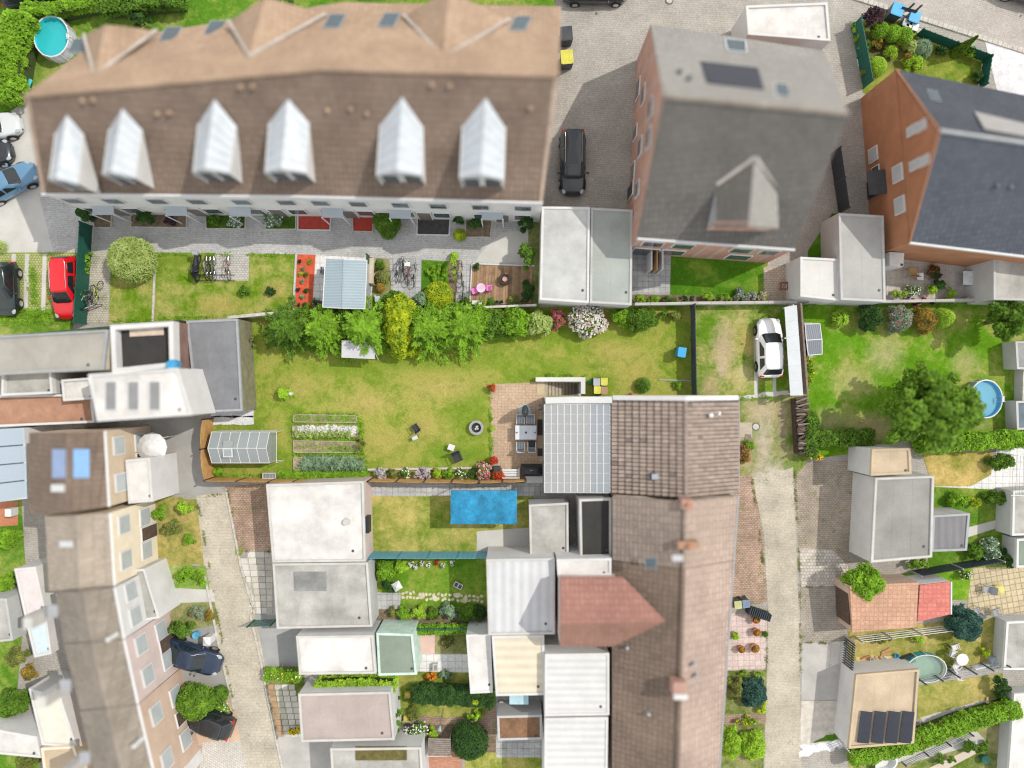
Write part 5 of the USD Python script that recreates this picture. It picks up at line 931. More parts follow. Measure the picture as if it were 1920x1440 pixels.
# the rest of the row
ZE, ZR = 4.0, 6.0; kE, kR = (ALT - ZE) / ALT / PX, (ALT - ZR) / ALT / PX; XW, XR, XE = 188 * kE, 325 * kR, 423 * kE; YS = -212 * kE * .99
def ridge_x(y): return XR - .55 * (y - YS) / (-26 - YS)
def east_x(y): return XE - 1.3 * (y - YS) / (-26 - YS)
for i, (lb, ya, yb, dz) in enumerate((('brown tiled middle house with two brick chimneys', YS - .03, -11.4, .0), ('long brown tiled house with a red cross gable at the bottom', -11.43, -28, .0))):
    r0, r1, E0, E1_ = ridge_x(ya), ridge_x(yb), east_x(ya), east_x(yb)
    t = thing('tiled_house', lb, 'house', ((XW + E0) / 2, (ya + yb) / 2, 0), world=True)
    part(t, 'wall', prism([(XW + .2, ya), (E0 - .2, ya), (E1_ - .2, yb), (XW + .2, yb)], 0, ZE - .15), [mat('taupe_wall', (.3, .25, .21)), pink][i])
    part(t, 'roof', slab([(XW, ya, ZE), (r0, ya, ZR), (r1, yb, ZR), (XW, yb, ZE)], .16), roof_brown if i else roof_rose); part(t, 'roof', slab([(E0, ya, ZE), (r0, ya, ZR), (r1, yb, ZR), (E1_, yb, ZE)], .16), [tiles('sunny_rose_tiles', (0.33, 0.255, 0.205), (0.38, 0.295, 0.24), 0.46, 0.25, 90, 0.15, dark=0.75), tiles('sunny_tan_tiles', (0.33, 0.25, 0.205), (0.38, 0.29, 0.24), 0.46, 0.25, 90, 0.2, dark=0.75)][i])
    part(t, 'gable', fin([(XW, yb, ZE - .3), (r1, yb, ZR - .2), (E1_, yb, ZE - .3)], (0, -.1, 0)), white)
    part(t, 'ridge', tube([(r0, ya, ZR + .04), (r1, yb, ZR + .04)], .12, 6), [roof_rose, roof_brown][i]); part(t, 'gutter', tube([(E0 + .06, ya, ZE - .05), (E1_ + .06, yb, ZE - .05)], .08, 6), grey_metal)
    if i == 0:
        for x, y, s, mt in ((r0 + .05, -7.4, (.7, .6), brick_red), (r0 + .1, -9.9, (1.3, .45), mat('dull_brick', (.34, .21, .14), .9, .2))):
            c = part(t, 'chimney', box(x, y, ZR - .6, s[0], s[1], 1.0), mt); part(c, 'chimney_pot', cyl(x, y, ZR + .4, ZR + .7, .12, .1, 10), terracotta)
        on_roof(t, 'skylight', [(1212, 1046, 6.2), (1232, 1046, 6.6), (1232, 1064, 6.6), (1212, 1064, 6.2)], 0, skylight_glass, .05, grey_metal); on_roof(t, 'skylight', [(1262, 1040, 7.2), (1282, 1040, 7.58), (1282, 1052, 7.58), (1262, 1052, 7.2)], 0, white_plastic, .05)
    else:
        c = part(t, 'chimney', box(r0 - .38, -18.6, ZR - .6, .8, .9, 1.4), brick_red); part(c, 'chimney_cap', box(r0 - .38, -18.95, ZR + .8, .84, .3, .2), white)
        for x, y in ((1215, 1335), (1300, 1258), (1295, 1236), (1178, 1218)):
            qx = W(x, y, 5.0); zv = ZR - .48 * abs(qx[0] - r0); part(t, 'roof_vent', cyl(qx[0], qx[1], zv - .3, zv + .35, .12, .11, 10), grey_metal)
        A, B, L0, L1, R0, R1 = W(1248, 1165, 6.9), W(1050, 1170, 6.9), W(1168, 1082, 5.2), W(1052, 1082, 5.2), W(1150, 1212, 5.2), W(1050, 1212, 5.2)
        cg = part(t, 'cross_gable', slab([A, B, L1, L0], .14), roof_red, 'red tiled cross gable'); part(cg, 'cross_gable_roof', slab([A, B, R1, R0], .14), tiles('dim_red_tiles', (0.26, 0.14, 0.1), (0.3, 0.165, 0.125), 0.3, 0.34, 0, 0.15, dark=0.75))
        part(cg, 'gable_wall', prism([(B[0] + .1, L1[1] - .1), (XW + .1, L1[1] - .1), (XW + .1, R1[1] + .1), (B[0] + .1, R1[1] + .1)], 0, 5.1), pink); part(cg, 'gable', fin([L1 + (.15, 0, -.1), B + (.15, 0, -.1), R1 + (.15, 0, -.1)], (.2, 0, 0)), salmon)

# --- right bottom: flat roofs
flat('outbuilding', 'weathered grey flat roof with a white side wall, right of the lane', [(1640, 896), (1750, 892), (1746, 1044), (1632, 1054)], 3.0, mat('blotchy_felt', (0.3, 0.3, 0.275), 0.9, 0.3, 0.35, 0.004, 20, col2=(0.2, 0.19, 0.18)), white, 0.1, offwhite, 'outbuilding')
flat('outbuilding', 'tan flat roof above the weathered grey flat roof', [(1634, 842), (1706, 840), (1708, 888), (1632, 892)], 3.2, felt_tan, white, 0.08, felt_tan, 'outbuilding')
flat('shed', 'dark grey ribbed shed roof beside the weathered flat roof', [(1748, 966), (1818, 962), (1812, 1032), (1746, 1034)], 2.4, seams('dark_ribs', (0.16, 0.155, 0.16), .5, 0), grey_wall, 0.06, grey_metal, 'shed')
t = house('red_garage', 'orange and red roofed double garage beside the conifer', [(1592, 1098), (1722, 1092), (1718, 1176), (1600, 1186)], 2.2, salmon, [[(1594, 1098, 2.4), (1722, 1092, 2.4), (1718, 1176, 2.2), (1598, 1186, 2.2)]], roof_salmon, cat_='garage')
P = [XY(*q, 2.2) for q in [(1724, 1096), (1782, 1090), (1784, 1152), (1720, 1166)]]; part(t, 'annexe_wall', prism(P, 0, 2.1), white); part(t, 'annexe_roof', slab([(*P[0], 2.3), (*P[1], 2.28), (*P[2], 2.15), (*P[3], 2.2)], .1), roof_coral); part(t, 'verge', tube([(*P[1], 2.3), (*P[2], 2.17)], .05, 5), white_metal)
part(t, 'garage_door', box(XY(1597, 1142, 2.2)[0] - .05, XY(1594, 1142, 2.2)[1], .05, .08, 2.3, 1.9, 2), dark_wood)
t = flat('solar_house', 'tan flat-roofed building with rows of solar panels at bottom right', [(1604, 1264), (1722, 1254), (1712, 1392), (1590, 1402)], 2.1, felt_tan, white, 0.12, felt_tan, 'building')
for k in range(4):
    x = 1610 + k * 26; q = [W(x + 4, 1332, 2.15), W(x + 20, 1330, 2.15), W(x + 13, 1388, 2.15), W(x - 4, 1391, 2.15)]
    part(t, 'solar_panel', slab([q[0] + (0, 0, .1), q[1] + (0, 0, .45), q[2] + (0, 0, .45), q[3] + (0, 0, .1)], .05), solar)
for lb, q, h, rm in (('pale grey roof at the lower right edge', [(1886, 1165), (1990, 1160), (1990, 1255), (1880, 1255)], 1.1, felt_pale), ('white roof at the bottom right corner', [(1900, 1300), (1990, 1296), (1990, 1500), (1886, 1500)], 1.1, white_roof), ('pale grey roof at the right edge above the brown shed', [(1898, 920), (1990, 915), (1990, 1000), (1896, 1004)], 1.6, felt_pale), ('green-grey roof at the right edge', [(1905, 1010), (1990, 1005), (1990, 1060), (1904, 1064)], 1.4, felt_green)):
    flat('edge_house', lb, q, h, rm, grey_wall, 0.1, white, 'house')
flat('outbuilding', 'grey sheet-roofed store at the right edge by the pool lawn', [(1903, 640), (1985, 640), (1985, 694), (1906, 692)], 1.3, felt_grey, grey_wall, 0.06, cat_='store')
flat('outbuilding', 'dark-lidded store at the right edge right of the pool', [(1904, 752), (1985, 750), (1985, 804), (1906, 806)], 1.1, mat('blue_grey_sheet', (0.1, 0.13, 0.16), 0.6), grey_wall, 0.06, cat_='store')
# ---------------------------------------------------------------- fences and walls
def run(px_pts, h=0.0): return [XY(*q, h) for q in px_pts]
def fence(name, label, px_pts, h, kind='panel', mt=None, pm=None, seg=2.2, boards=10, cat_='fence', arch=0.0):
    P = run(px_pts); c = np.mean(P, 0); t = thing(name, label, cat_, (*c, 0), world=True); mt = mt or anthracite; pm = pm or dark_metal
    for a, b in zip(P[:-1], P[1:]):
        L = np.linalg.norm(b - a); d = (b - a) / L; ang = math.degrees(math.atan2(d[1], d[0])); n = max(1, round(L / seg)); s = L / n
        for k in range(n + 1):
            q = a + d * s * k; part(t, 'post', box(q[0], q[1], 0, 0.08, 0.08, h + 0.06, ang), pm)
        for k in range(n):
            q = a + d * s * (k + 0.5); w_ = s - 0.1
            if kind == 'boards':
                pn = part(t, 'panel', box(q[0], q[1], 0.08, 0.05, 0.05, h - 0.1 + arch * 0.6, ang), mt)
                for j in range(boards):
                    z = 0.06 + (h - 0.1) * j / boards; hh = (h - 0.1) / boards
                    if arch and j == boards - 1: msh = prism([(-w_ / 2, 0), (w_ / 2, 0), (w_ / 2, hh * .5), (w_ / 4, hh * .5 + arch * .75), (0, hh * .5 + arch), (-w_ / 4, hh * .5 + arch * .75), (-w_ / 2, hh * .5)], -.012, .012); v, f = msh; msh = mv((np.c_[v[:, 0], -v[:, 2], v[:, 1]], f), (q[0], q[1], z), ang)
                    else: msh = box(q[0], q[1], z, w_, 0.024 + 0.012 * (j % 2), hh * 0.97, ang)
                    part(pn, 'board', msh, mt)
            elif kind == 'mesh':
                ms = [box(q[0], q[1], 0.08 + (h - 0.1) * j / 10, w_, 0.02, 0.02, ang) for j in range(11)] + [box(*(q + d * w_ * (i / 12 - .5)), 0.06, 0.016, 0.016, h - 0.08, ang) for i in range(13)]
                part(t, 'mesh_panel', cat(*ms), mt)
            elif kind == 'strips':                       # wire mesh woven with privacy strips
                ms = [box(q[0], q[1], 0.05 + (h - 0.08) * j / 8, w_, 0.03 + 0.012 * (j % 2), (h - 0.08) / 8 * 0.93, ang) for j in range(8)]
                part(t, 'privacy_panel', cat(*ms, *[box(*(q + d * w_ * (i / 6 - .5)), 0.04, 0.03, 0.055, h - 0.02, ang) for i in range(7)]), mt)
            elif kind == 'rails':
                for j in range(4): part(t, 'rail', box(q[0], q[1], h * (0.15 + 0.26 * j), w_ + 0.1, 0.03, 0.045, ang), mt)
            elif kind == 'pales':
                part(t, 'cross_rail', cat(box(q[0], q[1], h * .2, w_, .03, .06, ang), box(q[0], q[1], h * .8, w_, .03, .06, ang)), mt)
                k2 = max(3, int(w_ / 0.16))
                for i in range(k2): part(t, 'pale', box(*(q + d * w_ * ((i + .5) / k2 - .5)), 0.04, 0.09, 0.06, h, ang), mt)
            else:
                part(t, 'panel', box(q[0], q[1], 0.04, w_, 0.04, h - 0.04, ang), mt)
    return t
def wall(name, label, px_pts, h, w_=0.2, mt=None, cap=None, cat_='wall'):
    P = run(px_pts); t = thing(name, label, cat_, (*np.mean(P, 0), 0), world=True)
    for a, b in zip(P[:-1], P[1:]):
        L = np.linalg.norm(b - a); c = (a + b) / 2; ang = math.degrees(math.atan2(*(b - a)[::-1])); part(t, 'wall_panel', box(c[0], c[1], 0, L, w_, h - 0.06, ang), mt or concrete)
        k = max(1, round(L / 1.0))
        for i in range(k): q = a + (b - a) * (i + .5) / k; part(t, 'capstone', box(q[0], q[1], h - 0.06, L / k - 0.015, w_ + 0.05, 0.06, ang), cap or stone)
    return t
fence('mesh_fence', 'tall dark green mesh fence between the red car and the bicycles', [(174, 425), (163, 607)], 1.6, 'strips', green_metal, green_metal)
fence('mesh_fence', 'dark green fence along the right side of the grey shed', [(697, 485), (690, 590)], 1.8, 'strips', green_metal, green_metal)
fence('privacy_fence', 'anthracite fence with privacy strips across the big lawn', [(1294, 574), (1297, 742)], 1.4, 'strips', anthracite, dark_metal)
lamella = mat('lamella_wood', (0.47, 0.27, 0.1), 0.7, 0.25, 2.5, fine=0.15)
fence('wooden_fence', 'arched wooden board fence around the greenhouse corner', [(401, 784), (398, 838), (404, 894)], 1.95, 'boards', lamella, dark_wood, 1.8, 10, arch=0.22)
fence('wooden_fence', 'long arched wooden board fence below the flower border', [(404, 895), (520, 897), (700, 896), (900, 899), (985, 896)], 1.9, 'boards', lamella, dark_wood, 1.75, 10, arch=0.2)
fence('mesh_fence', 'sky blue mesh fence between the dry lawn and the stepping stones', [(700, 1034), (915, 1034)], 2.0, 'strips', mat('sky_blue_mesh', (0.1, 0.3, 0.4), 0.5, 0.12, 2), mat('blue_post', (0.05, 0.2, 0.3), 0.5))
fence('mesh_fence', 'green mesh fence behind the leafy border', [(705, 1168), (905, 1168)], 1.5, 'mesh', green_metal, green_metal)
fence('mesh_fence', 'dark green fence on the left of the hedged front garden', [(1596, 52), (1618, 166)], 1.5, 'strips', green_metal, green_metal)
fence('mesh_fence', 'dark green fence on the street side of the hedged front garden', [(1716, 68), (1842, 116)], 1.1, 'strips', green_metal, green_metal)
fence('mesh_fence', 'dark green fence on the right of the hedged front garden', [(1842, 118), (1834, 168)], 1.1, 'strips', green_metal, green_metal)
fence('privacy_fence', 'dark fence beside the bed with pink flowers between the brick houses', [(1556, 290), (1572, 400)], 1.7, 'strips', anthracite, dark_metal)
fence('slat_fence', 'dark grey slatted fence above the red garage annexe', [(1706, 1070), (1858, 1044)], 1.4, 'pales', anthracite, grey_metal, 2.4)
fence('rail_fence', 'white wire rail fence below the red garage', [(1600, 1192), (1765, 1172)], 1.3, 'rails', white_metal, grey_metal, 2.0)
fence('slat_fence', 'dark slatted yard fence along the driveway below the red garage', [(1584, 1192), (1578, 1258)], 1.5, 'pales', anthracite, grey_metal, 2.4)
fence('privacy_fence', 'long grey panel fence below the teal pool', [(1715, 1268), (1868, 1236)], 1.4, 'rails', grey_metal, dark_metal, 1.2)
fence('iron_gate', 'pale bar gate at the bottom right driveway', [(1568, 1378), (1584, 1402)], 1.1, 'pales', offwhite, grey_metal, 1.2, cat_='gate')
fence('mesh_gate', 'green mesh gate standing open on the grey concrete pad', [(478, 1162), (520, 1160)], 1.5, 'mesh', green_metal, green_metal, 1.6, cat_='gate')
fence('rail_fence', 'thin wire trellis fence in the bottom right strip garden', [(1690, 1428), (1815, 1372)], 0.6, 'rails', grey_metal, dark_metal, 1.6)
wall('boundary_wall', 'pale capped boundary wall left of the hedge row', [(438, 598), (500, 592), (558, 588)], 1.1, 0.16, grey_wall)
wall('boundary_wall', 'thin boundary wall behind the hedge row', [(590, 589), (790, 584), (1005, 575)], 1.1, 0.1, concrete)
wall('boundary_wall', 'grey boundary wall above the blue bin and the white car', [(1186, 573), (1300, 571), (1484, 569)], 1.0, 0.14, grey_wall, concrete)
wall('boundary_wall', 'grey boundary wall above the round-shrub row', [(1505, 569), (1660, 568), (1870, 564)], 1.0, 0.14, grey_wall, concrete)
wall('boundary_wall', 'low wall at the right end of the pool lawn', [(1906, 640), (1902, 806)], 0.9, 0.2, grey_wall)
wall('edging_wall', 'low pale stone edging above the flower border', [(690, 880), (890, 877)], 0.18, 0.09, stone, cat_='edging')
wall('edging_wall', 'thin pale edging between the two small west lawns', [(292, 474), (287, 603)], 0.08, 0.1, stone, cat_='edging')
wall('edging_wall', 'pale edging on the left of the red gravel bed', [(556, 477), (550, 586)], 0.1, 0.09, white_plastic, offwhite, cat_='edging')
wall('edging_wall', 'thin low metal edging in the lawn by the fence', [(1236, 712), (1296, 714)], 0.06, 0.04, grey_metal, grey_metal, cat_='edging')

# ---------------------------------------------------------------- basement stairs
st = thing('basement_stairs', 'stairwell with dark steps going down beside the house, white walls', 'stairs', (*XY(1055, 728), 0), world=True)
a, b = XY(1022, 716), XY(1089, 742); n = 10; dx = (b[0] - a[0]) / n; ym = (a[1] + b[1]) / 2; wy = a[1] - b[1]
for k in range(n): part(st, 'step', box(a[0] + dx * (k + .5), ym, -2.2, dx, wy - .02, 2.2 - .19 * (k + .55)), mat('step_stone', (0.4, 0.35, 0.27), 0.85, 0.25, 3)); part(st, 'nosing', box(a[0] + dx * (k + .93), ym, -.19 * (k + .55), dx * .2, wy - .04, .012), dark_wood)
for q, s in (((1050, 711.5), (92, 8)), ((1092, 727), (8, 23))): c = XY(*q); part(st, 'wall', box(c[0], c[1], -2.2, m(s[0]), m(s[1]), 2.75), white)
c = XY(1014, 728); part(st, 'landing', box(c[0], c[1], -.05, m(15), m(26), .09), mat('landing_stone', (0.46, 0.36, 0.24), 0.85, 0.15))
part(st, 'lining', box((a[0] + b[0]) / 2, b[1] - .1, -2.2, b[0] - a[0], .15, 2.1), offwhite)

# ---------------------------------------------------------------- cars
def car(label, px, py, rz, L=4.3, Wd=1.78, H=1.48, paint=(0.5, 0.5, 0.5), kind='hatch', group=None, wheelm=None):
    key = 'car_paint_%d_%d_%d' % tuple(int(c * 1000) for c in paint)
    pm = mat(key, paint, 0.22, 0.02, 1.0, spec=0.5, coat=0.6, fine=0.02)
    q = W(px, py, 0.7); t = thing('parked_car', label, 'car', (q[0], q[1], 0), rz, group)
    w = Wd / 2; hl = L / 2
    # side profile: x, half width, shoulder height; front is +x
    tail = {'hatch': [(-hl, .66, .62), (-hl + .07, .8, .84), (-hl + .22, .9, .9), (-hl + .5, .97, .92)], 'estate': [(-hl, .68, .62), (-hl + .06, .82, .86), (-hl + .2, .91, .92), (-hl + .5, .97, .95)], 'sedan': [(-hl, .66, .6), (-hl + .1, .83, .84), (-hl + .3, .91, .88), (-hl + .7, .97, .92)]}[kind]
    prof = tail + [(-.6, 1.0, .93), (.35, 1.0, .92), (hl - 1.2, .985, .86), (hl - .55, .93, .77), (hl - .28, .83, .7), (hl - .1, .68, .6), (hl - .02, .5, .5), (hl, .4, .44)]
    V, F = [], []
    for x, ww, z in prof:
        ww *= w
        V += [(x, -ww * .86, .2), (x, -ww * .98, .34), (x, -ww, z * .72), (x, -ww * .95, z * .95), (x, -ww * .8, z + .03), (x, 0, z + .07), (x, ww * .8, z + .03), (x, ww * .95, z * .95), (x, ww, z * .72), (x, ww * .98, .34), (x, ww * .86, .2)]
    k = 11
    for i in range(len(prof) - 1):
        for j in range(k):
            a_, b_ = i * k + j, i * k + (j + 1) % k; F += [(a_, a_ + k, b_ + k), (a_, b_ + k, b_)]
    for base in (0, (len(prof) - 1) * k):
        for j in range(1, k - 1): F.append((base, base + j, base + j + 1))
    part(t, 'body', tm(fixn(np.array(V, float), np.array(F))), pm, smooth=38)
    xb1, xr1 = hl - 1.15, hl - 1.85                       # foot and top of the windscreen
    xr2, xb2 = {'hatch': (-hl + .62, -hl + .16), 'estate': (-hl + .3, -hl + .08), 'sedan': (-hl + 1.35, -hl + .65)}[kind]
    zb, zr, wb, wr = .9, H, w * .91, w * .70
    base = [(xb1 + .1, wb * .5), (xb1, wb * .84), (xb1 - .35, wb), (xb2 + .35, wb), (xb2 + .05, wb * .84), (xb2, wb * .6)]; top = [(xr1 + .04, wr * .55), (xr1, wr * .88), (xr1 - .35, wr), (xr2 + .3, wr * .97), (xr2, wr * .82), (xr2 - .04, wr * .5)]
    pts = [(x, s * y, zb) for x, y in base for s in (-1, 1)] + [(x, s * y, zr - .06) for x, y in top for s in (-1, 1)] + [(x - .05 * np.sign(x), s * y * .86, zr) for x, y in top for s in (-1, 1)] + [((xr1 + xr2) / 2, 0, zr + .03)]
    part(t, 'cabin', hull(pts), pm, smooth=30)
    def quad(q4, off, shr=.9):
        p = np.array(q4, float); c = p.mean(0); n = np.cross(p[1] - p[0], p[2] - p[0]); n /= np.linalg.norm(n); n = n if n @ off > 0 else -n
        return fin(c + (p - c) * shr + n * .03, -n * .06)
    def pane(name, q4, off): return part(t, name, quad(q4, off), car_glass)
    zt, zl = zr - .1, zb + .06
    lerp = lambda a_, b_, f: np.array(a_) * (1 - f) + np.array(b_) * f
    for nm, B_, T_, dx_ in (('windscreen', base[:2], top[:2], 1), ('rear_window', base[-2:], top[-2:], -1)):
        (bi, bo), (ti, to) = (B_, T_) if dx_ > 0 else (B_[::-1], T_[::-1]); P3 = lambda q, s, z: np.array([q[0], s * q[1], z]); ms = []; zz0 = zb + (.04 if dx_ > 0 else .1)
        f_ = lambda b, tp, s: (lerp(P3(b, s, zb), P3(tp, s, zr - .06), .06 if dx_ > 0 else .14), lerp(P3(b, s, zb), P3(tp, s, zr - .06), .94))
        a0, a1 = f_(bi, ti, -1); b0, b1 = f_(bi, ti, 1); ms.append(quad([a0, b0, b1, a1], (dx_, 0, .6), .995))
        for s in (-1, 1): c0, c1 = f_(bi, ti, s); d0, d1 = f_(bo, to, s); ms.append(quad([c0, lerp(c0, d0, .85), lerp(c1, d1, .85), c1], (dx_, s * .6, .6), .995))
        part(t, nm, cat(*ms), car_glass)
    xm = (xr1 + xr2) / 2 - .05
    for s in (-1, 1):
        P = lambda x, f: lerp((x, s * wb, zl), (x * .985, s * wr, zt), f)
        pane('side_window', [P(xb1 - .42, 0), P(xm + .05, 0), P(xm + .05, 1), P(xr1 - .3, 1)], (0, s, .4)); pane('side_window', [P(xm - .05, 0), P(xb2 + .35, 0), P(xr2 + .22, 1), P(xm - .05, 1)], (0, s, .4))
    for x in (hl - .85, -hl + .8):
        for s in (-1, 1):
            wh = part(t, 'wheel', mv(upright(cyl(0, 0, -.1, .1, .315, .315, 20)), (x, s * (w - .08), .315)), rubber)
            part(wh, 'rim', mv(upright(cyl(0, 0, -.105, .112, .2, .2, 14)), (x, s * (w - .075), .315)), wheelm or chrome)
            part(t, 'wheel_arch', mv(upright(cyl(0, 0, -.02, .02, .39, .39, 20)), (x, s * (w - .03), .33)), black_plastic)
    for s in (-1, 1):
        part(t, 'headlight', ell((hl - .3, s * w * .68, .66), (.24, .15, .09), 1), mat('headlamp', (0.35, 0.38, 0.4), 0.12, 0.05)); part(t, 'tail_light', box(-hl + .1, s * w * .72, .66, .1, .22, .24), mat('tail_lamp', (0.5, 0.015, 0.02), 0.2, 0.1))
        part(t, 'mirror', ell((xb1 - .3, s * (w + .1), .95), (.07, .12, .08), 1), pm)
    part(t, 'bumper_trim', cat(box(hl - .06, 0, .3, .1, w * 1.1, .14), box(-hl + .04, 0, .3, .1, w * 1.5, .14)), black_plastic)
    if kind == 'estate': part(t, 'roof_rail', cat(*[tube([(xr2 + .2, s * wr * .9, zr - .01), (xm, s * wr * .9, zr + .06), (xr1 - .2, s * wr * .9, zr - .01)], .02, 5) for s in (-1, 1)]), chrome)
    return t
car('white hatchback parked on the patchy lawn by the long white canopy', 1444, 652, 91.5, 4.15, 1.8, 1.5, (0.78, 0.78, 0.77), 'hatch')
car('bright red estate car beside the green mesh fence', 121, 539, -88, 4.35, 1.75, 1.46, (0.56, 0.006, 0.012), 'estate')
car('black estate car in the shaded alley next to the terraced row', 1074, 304, -90, 4.55, 1.8, 1.5, (0.012, 0.014, 0.016), 'estate')
car('black hatchback cut by the left edge next to the parking bays', 8, 541, -88, 3.75, 1.7, 1.5, (0.008, 0.016, 0.015), 'hatch')
car('light blue saloon at the left edge of the forecourt', 14, 342, 28, 4.2, 1.75, 1.42, (0.09, 0.2, 0.32), 'sedan')
car('silver car just inside the left edge above the other parked cars', -22, 240, 12, 4.3, 1.75, 1.45, (0.5, 0.52, 0.53), 'hatch')
car('black car just inside the left edge, above the light blue one', -38, 293, 14, 4.3, 1.75, 1.45, (0.012, 0.016, 0.02), 'hatch')
car('dark blue saloon on the grey driveway beside the west lane', 360, 1233, -18, 4.1, 1.76, 1.45, (0.012, 0.024, 0.05), 'sedan')
car('black hatchback half under the round bush by the west lane', 385, 1352, 160, 3.9, 1.72, 1.48, (0.012, 0.013, 0.015), 'hatch')
car('black car cut by the top edge above the alley', 1118, -20, 0, 4.5, 1.8, 1.45, (0.012, 0.013, 0.015), 'sedan')
car('dark car at the top right corner of the street', 1935, -20, -17, 4.4, 1.8, 1.45, (0.03, 0.03, 0.034), 'sedan')
car('dark car at the top left corner behind the hedge', 60, -18, 12, 4.4, 1.8, 1.45, (0.02, 0.024, 0.03), 'estate')

# ---------------------------------------------------------------- bicycles and the motorcycle
def bicycle(label, px, py, rz, col, group=None, basket=None, lean=0):
    q = W(px, py, 0.5); t = thing('bicycle', label, 'bicycle', (q[0], q[1], 0), rz, group)
    fm = mat('bike_paint_%d_%d_%d' % tuple(int(c * 1000) for c in col), col, 0.35, 0.05, 2)
    for x in (-.52, .52):
        w_ = part(t, 'wheel', mv(upright(torus(.33, .024, 20, 5)), (x, 0, .35)), rubber); part(w_, 'rim', cat(mv(upright(torus(.3, .012, 20, 4)), (x, 0, .35)), *[tube([(x, 0, .35), (x + .3 * math.cos(a_), 0, .35 + .3 * math.sin(a_))], .004, 3) for a_ in np.arange(8) * .785], mv(upright(cyl(0, 0, -.05, .05, .03, .03, 8)), (x, 0, .35))), chrome)
    part(t, 'frame', cat(*[tube(p, .022, 6) for p in ([(-.52, 0, .35), (-.08, 0, .3), (-.2, 0, .82), (-.52, 0, .35)], [(-.08, 0, .3), (.36, 0, .72), (.34, 0, .84), (-.18, 0, .76)], [(.34, 0, .9), (.52, 0, .35)])]), fm)
    part(t, 'saddle', hull([(-.36, -.09, .86), (-.36, .09, .86), (-.34, 0, .92), (-.02, -.02, .88), (-.02, .02, .88), (-.3, 0, .84)]), black_plastic)
    part(t, 'handlebar', cat(tube([(.34, 0, .84), (.36, 0, 1.0)], .018, 5), tube([(.24, -.3, 1.02), (.38, -.18, 1.02), (.38, .18, 1.02), (.24, .3, 1.02)], .018, 5)), dark_metal)
    part(t, 'crank', cat(mv(upright(cyl(0, 0, -.02, .02, .1, .1, 12)), (-.08, .05, .3)), tube([(-.08, .08, .3), (.06, .08, .22), (.06, .16, .22)], .012, 4), tube([(-.08, -.08, .3), (-.22, -.08, .38), (-.22, -.16, .38)], .012, 4)), dark_metal)
    if basket is not None: part(t, 'basket', cat(box(.52, 0, .78, .3, .34, .22, 0, 1.15)), basket)
    return t
gb = 'bicycles in the stand on the paved pad'
for x, c, l in ((386, (.4, .4, .42), 'silver bicycle next to the motorcycle, leftmost in the stand'), (393, (.03, .03, .035), 'black bicycle, second from the motorcycle in the stand'), (400, (.12, .14, .17), 'grey bicycle, third from the motorcycle in the stand'), (427, (.3, .12, .05), 'rust-brown bicycle standing alone on the paved pad')): bicycle(l, x, 502, 92, c, gb)
for x, y, r, c, l in ((157, 566, 65, (.5, .5, .52), 'silver bicycle leaning nearest to the green mesh fence'), (168, 556, 75, (.04, .05, .07), 'black bicycle in the middle of the cluster by the green mesh fence'), (181, 548, 72, (.5, .62, .03), 'neon yellow bicycle by the green mesh fence'), (166, 578, 20, (.7, .7, .7), 'white bicycle lying across at the bottom of the cluster by the green fence')): bicycle(l, x, y, r, c, 'bicycles by the green fence')
for x, y, r, c, l, bk in ((746, 508, 80, (.6, .6, .6), 'white bicycle at the left of the grey patio by the shed', None), (756, 502, 95, (.03, .03, .03), 'black bicycle with a dark saddle on the grey patio', None), (765, 512, 88, (.45, .06, .08), 'red bicycle with a white basket on the grey patio', white_plastic), (777, 515, 86, (.35, .37, .38), 'grey bicycle at the right of the grey patio', None), (866, 512, 90, (.5, .25, .1), 'brown bicycle with a tan saddle on the narrow grey path', None), (868, 549, 88, (.08, .08, .09), 'black bicycle lower on the narrow grey path', None)): bicycle(l, x, y, r, c, 'bicycles in the gardens right of the shed', bk)
def motorbike(label, px, py, rz, col):
    q = W(px, py, .5); t = thing('motorcycle', label, 'motorcycle', (q[0], q[1], 0), rz); mt = mat('moto_paint', col, .3, .05)
    for x in (-.65, .68):
        w_ = part(t, 'wheel', mv(upright(torus(.25, .085, 20, 8)), (x, 0, .33)), rubber); part(w_, 'rim', mv(upright(cyl(0, 0, -.04, .04, .19, .19, 14)), (x, 0, .33)), chrome)
    part(t, 'body', cat(hull([(-.5, -.16, .5), (-.5, .16, .5), (.35, -.18, .45), (.35, .18, .45), (.4, -.12, .95), (.4, .12, .95), (-.1, -.2, .85), (-.1, .2, .85)]), hull([(.35, -.2, .6), (.35, .2, .6), (.75, -.1, .75), (.75, .1, .75), (.5, -.16, 1.05), (.5, .16, 1.05)])), mt, smooth=40)
    part(t, 'seat', hull([(-.85, -.12, .82), (-.85, .12, .82), (-.05, -.15, .8), (-.05, .15, .8), (-.8, 0, .95), (-.1, 0, .88)]), black_plastic); part(t, 'windscreen', hull([(.45, -.15, 1.0), (.45, .15, 1.0), (.3, -.12, 1.25), (.3, .12, 1.25), (.42, 0, 1.22)]), car_glass)
    part(t, 'handlebar', tube([(.2, -.38, 1.02), (.35, -.2, 1.06), (.35, .2, 1.06), (.2, .38, 1.02)], .022, 6), dark_metal); part(t, 'top_box', bevel(-.95, 0, .8, .32, .4, .3, .05), grey_metal); part(t, 'exhaust', tube([(.1, -.2, .3), (-.7, -.22, .38)], .05, 8), chrome)
motorbike('black motorcycle with a grey top box on the paved pad', 369, 502, -95, (.02, .022, .026))
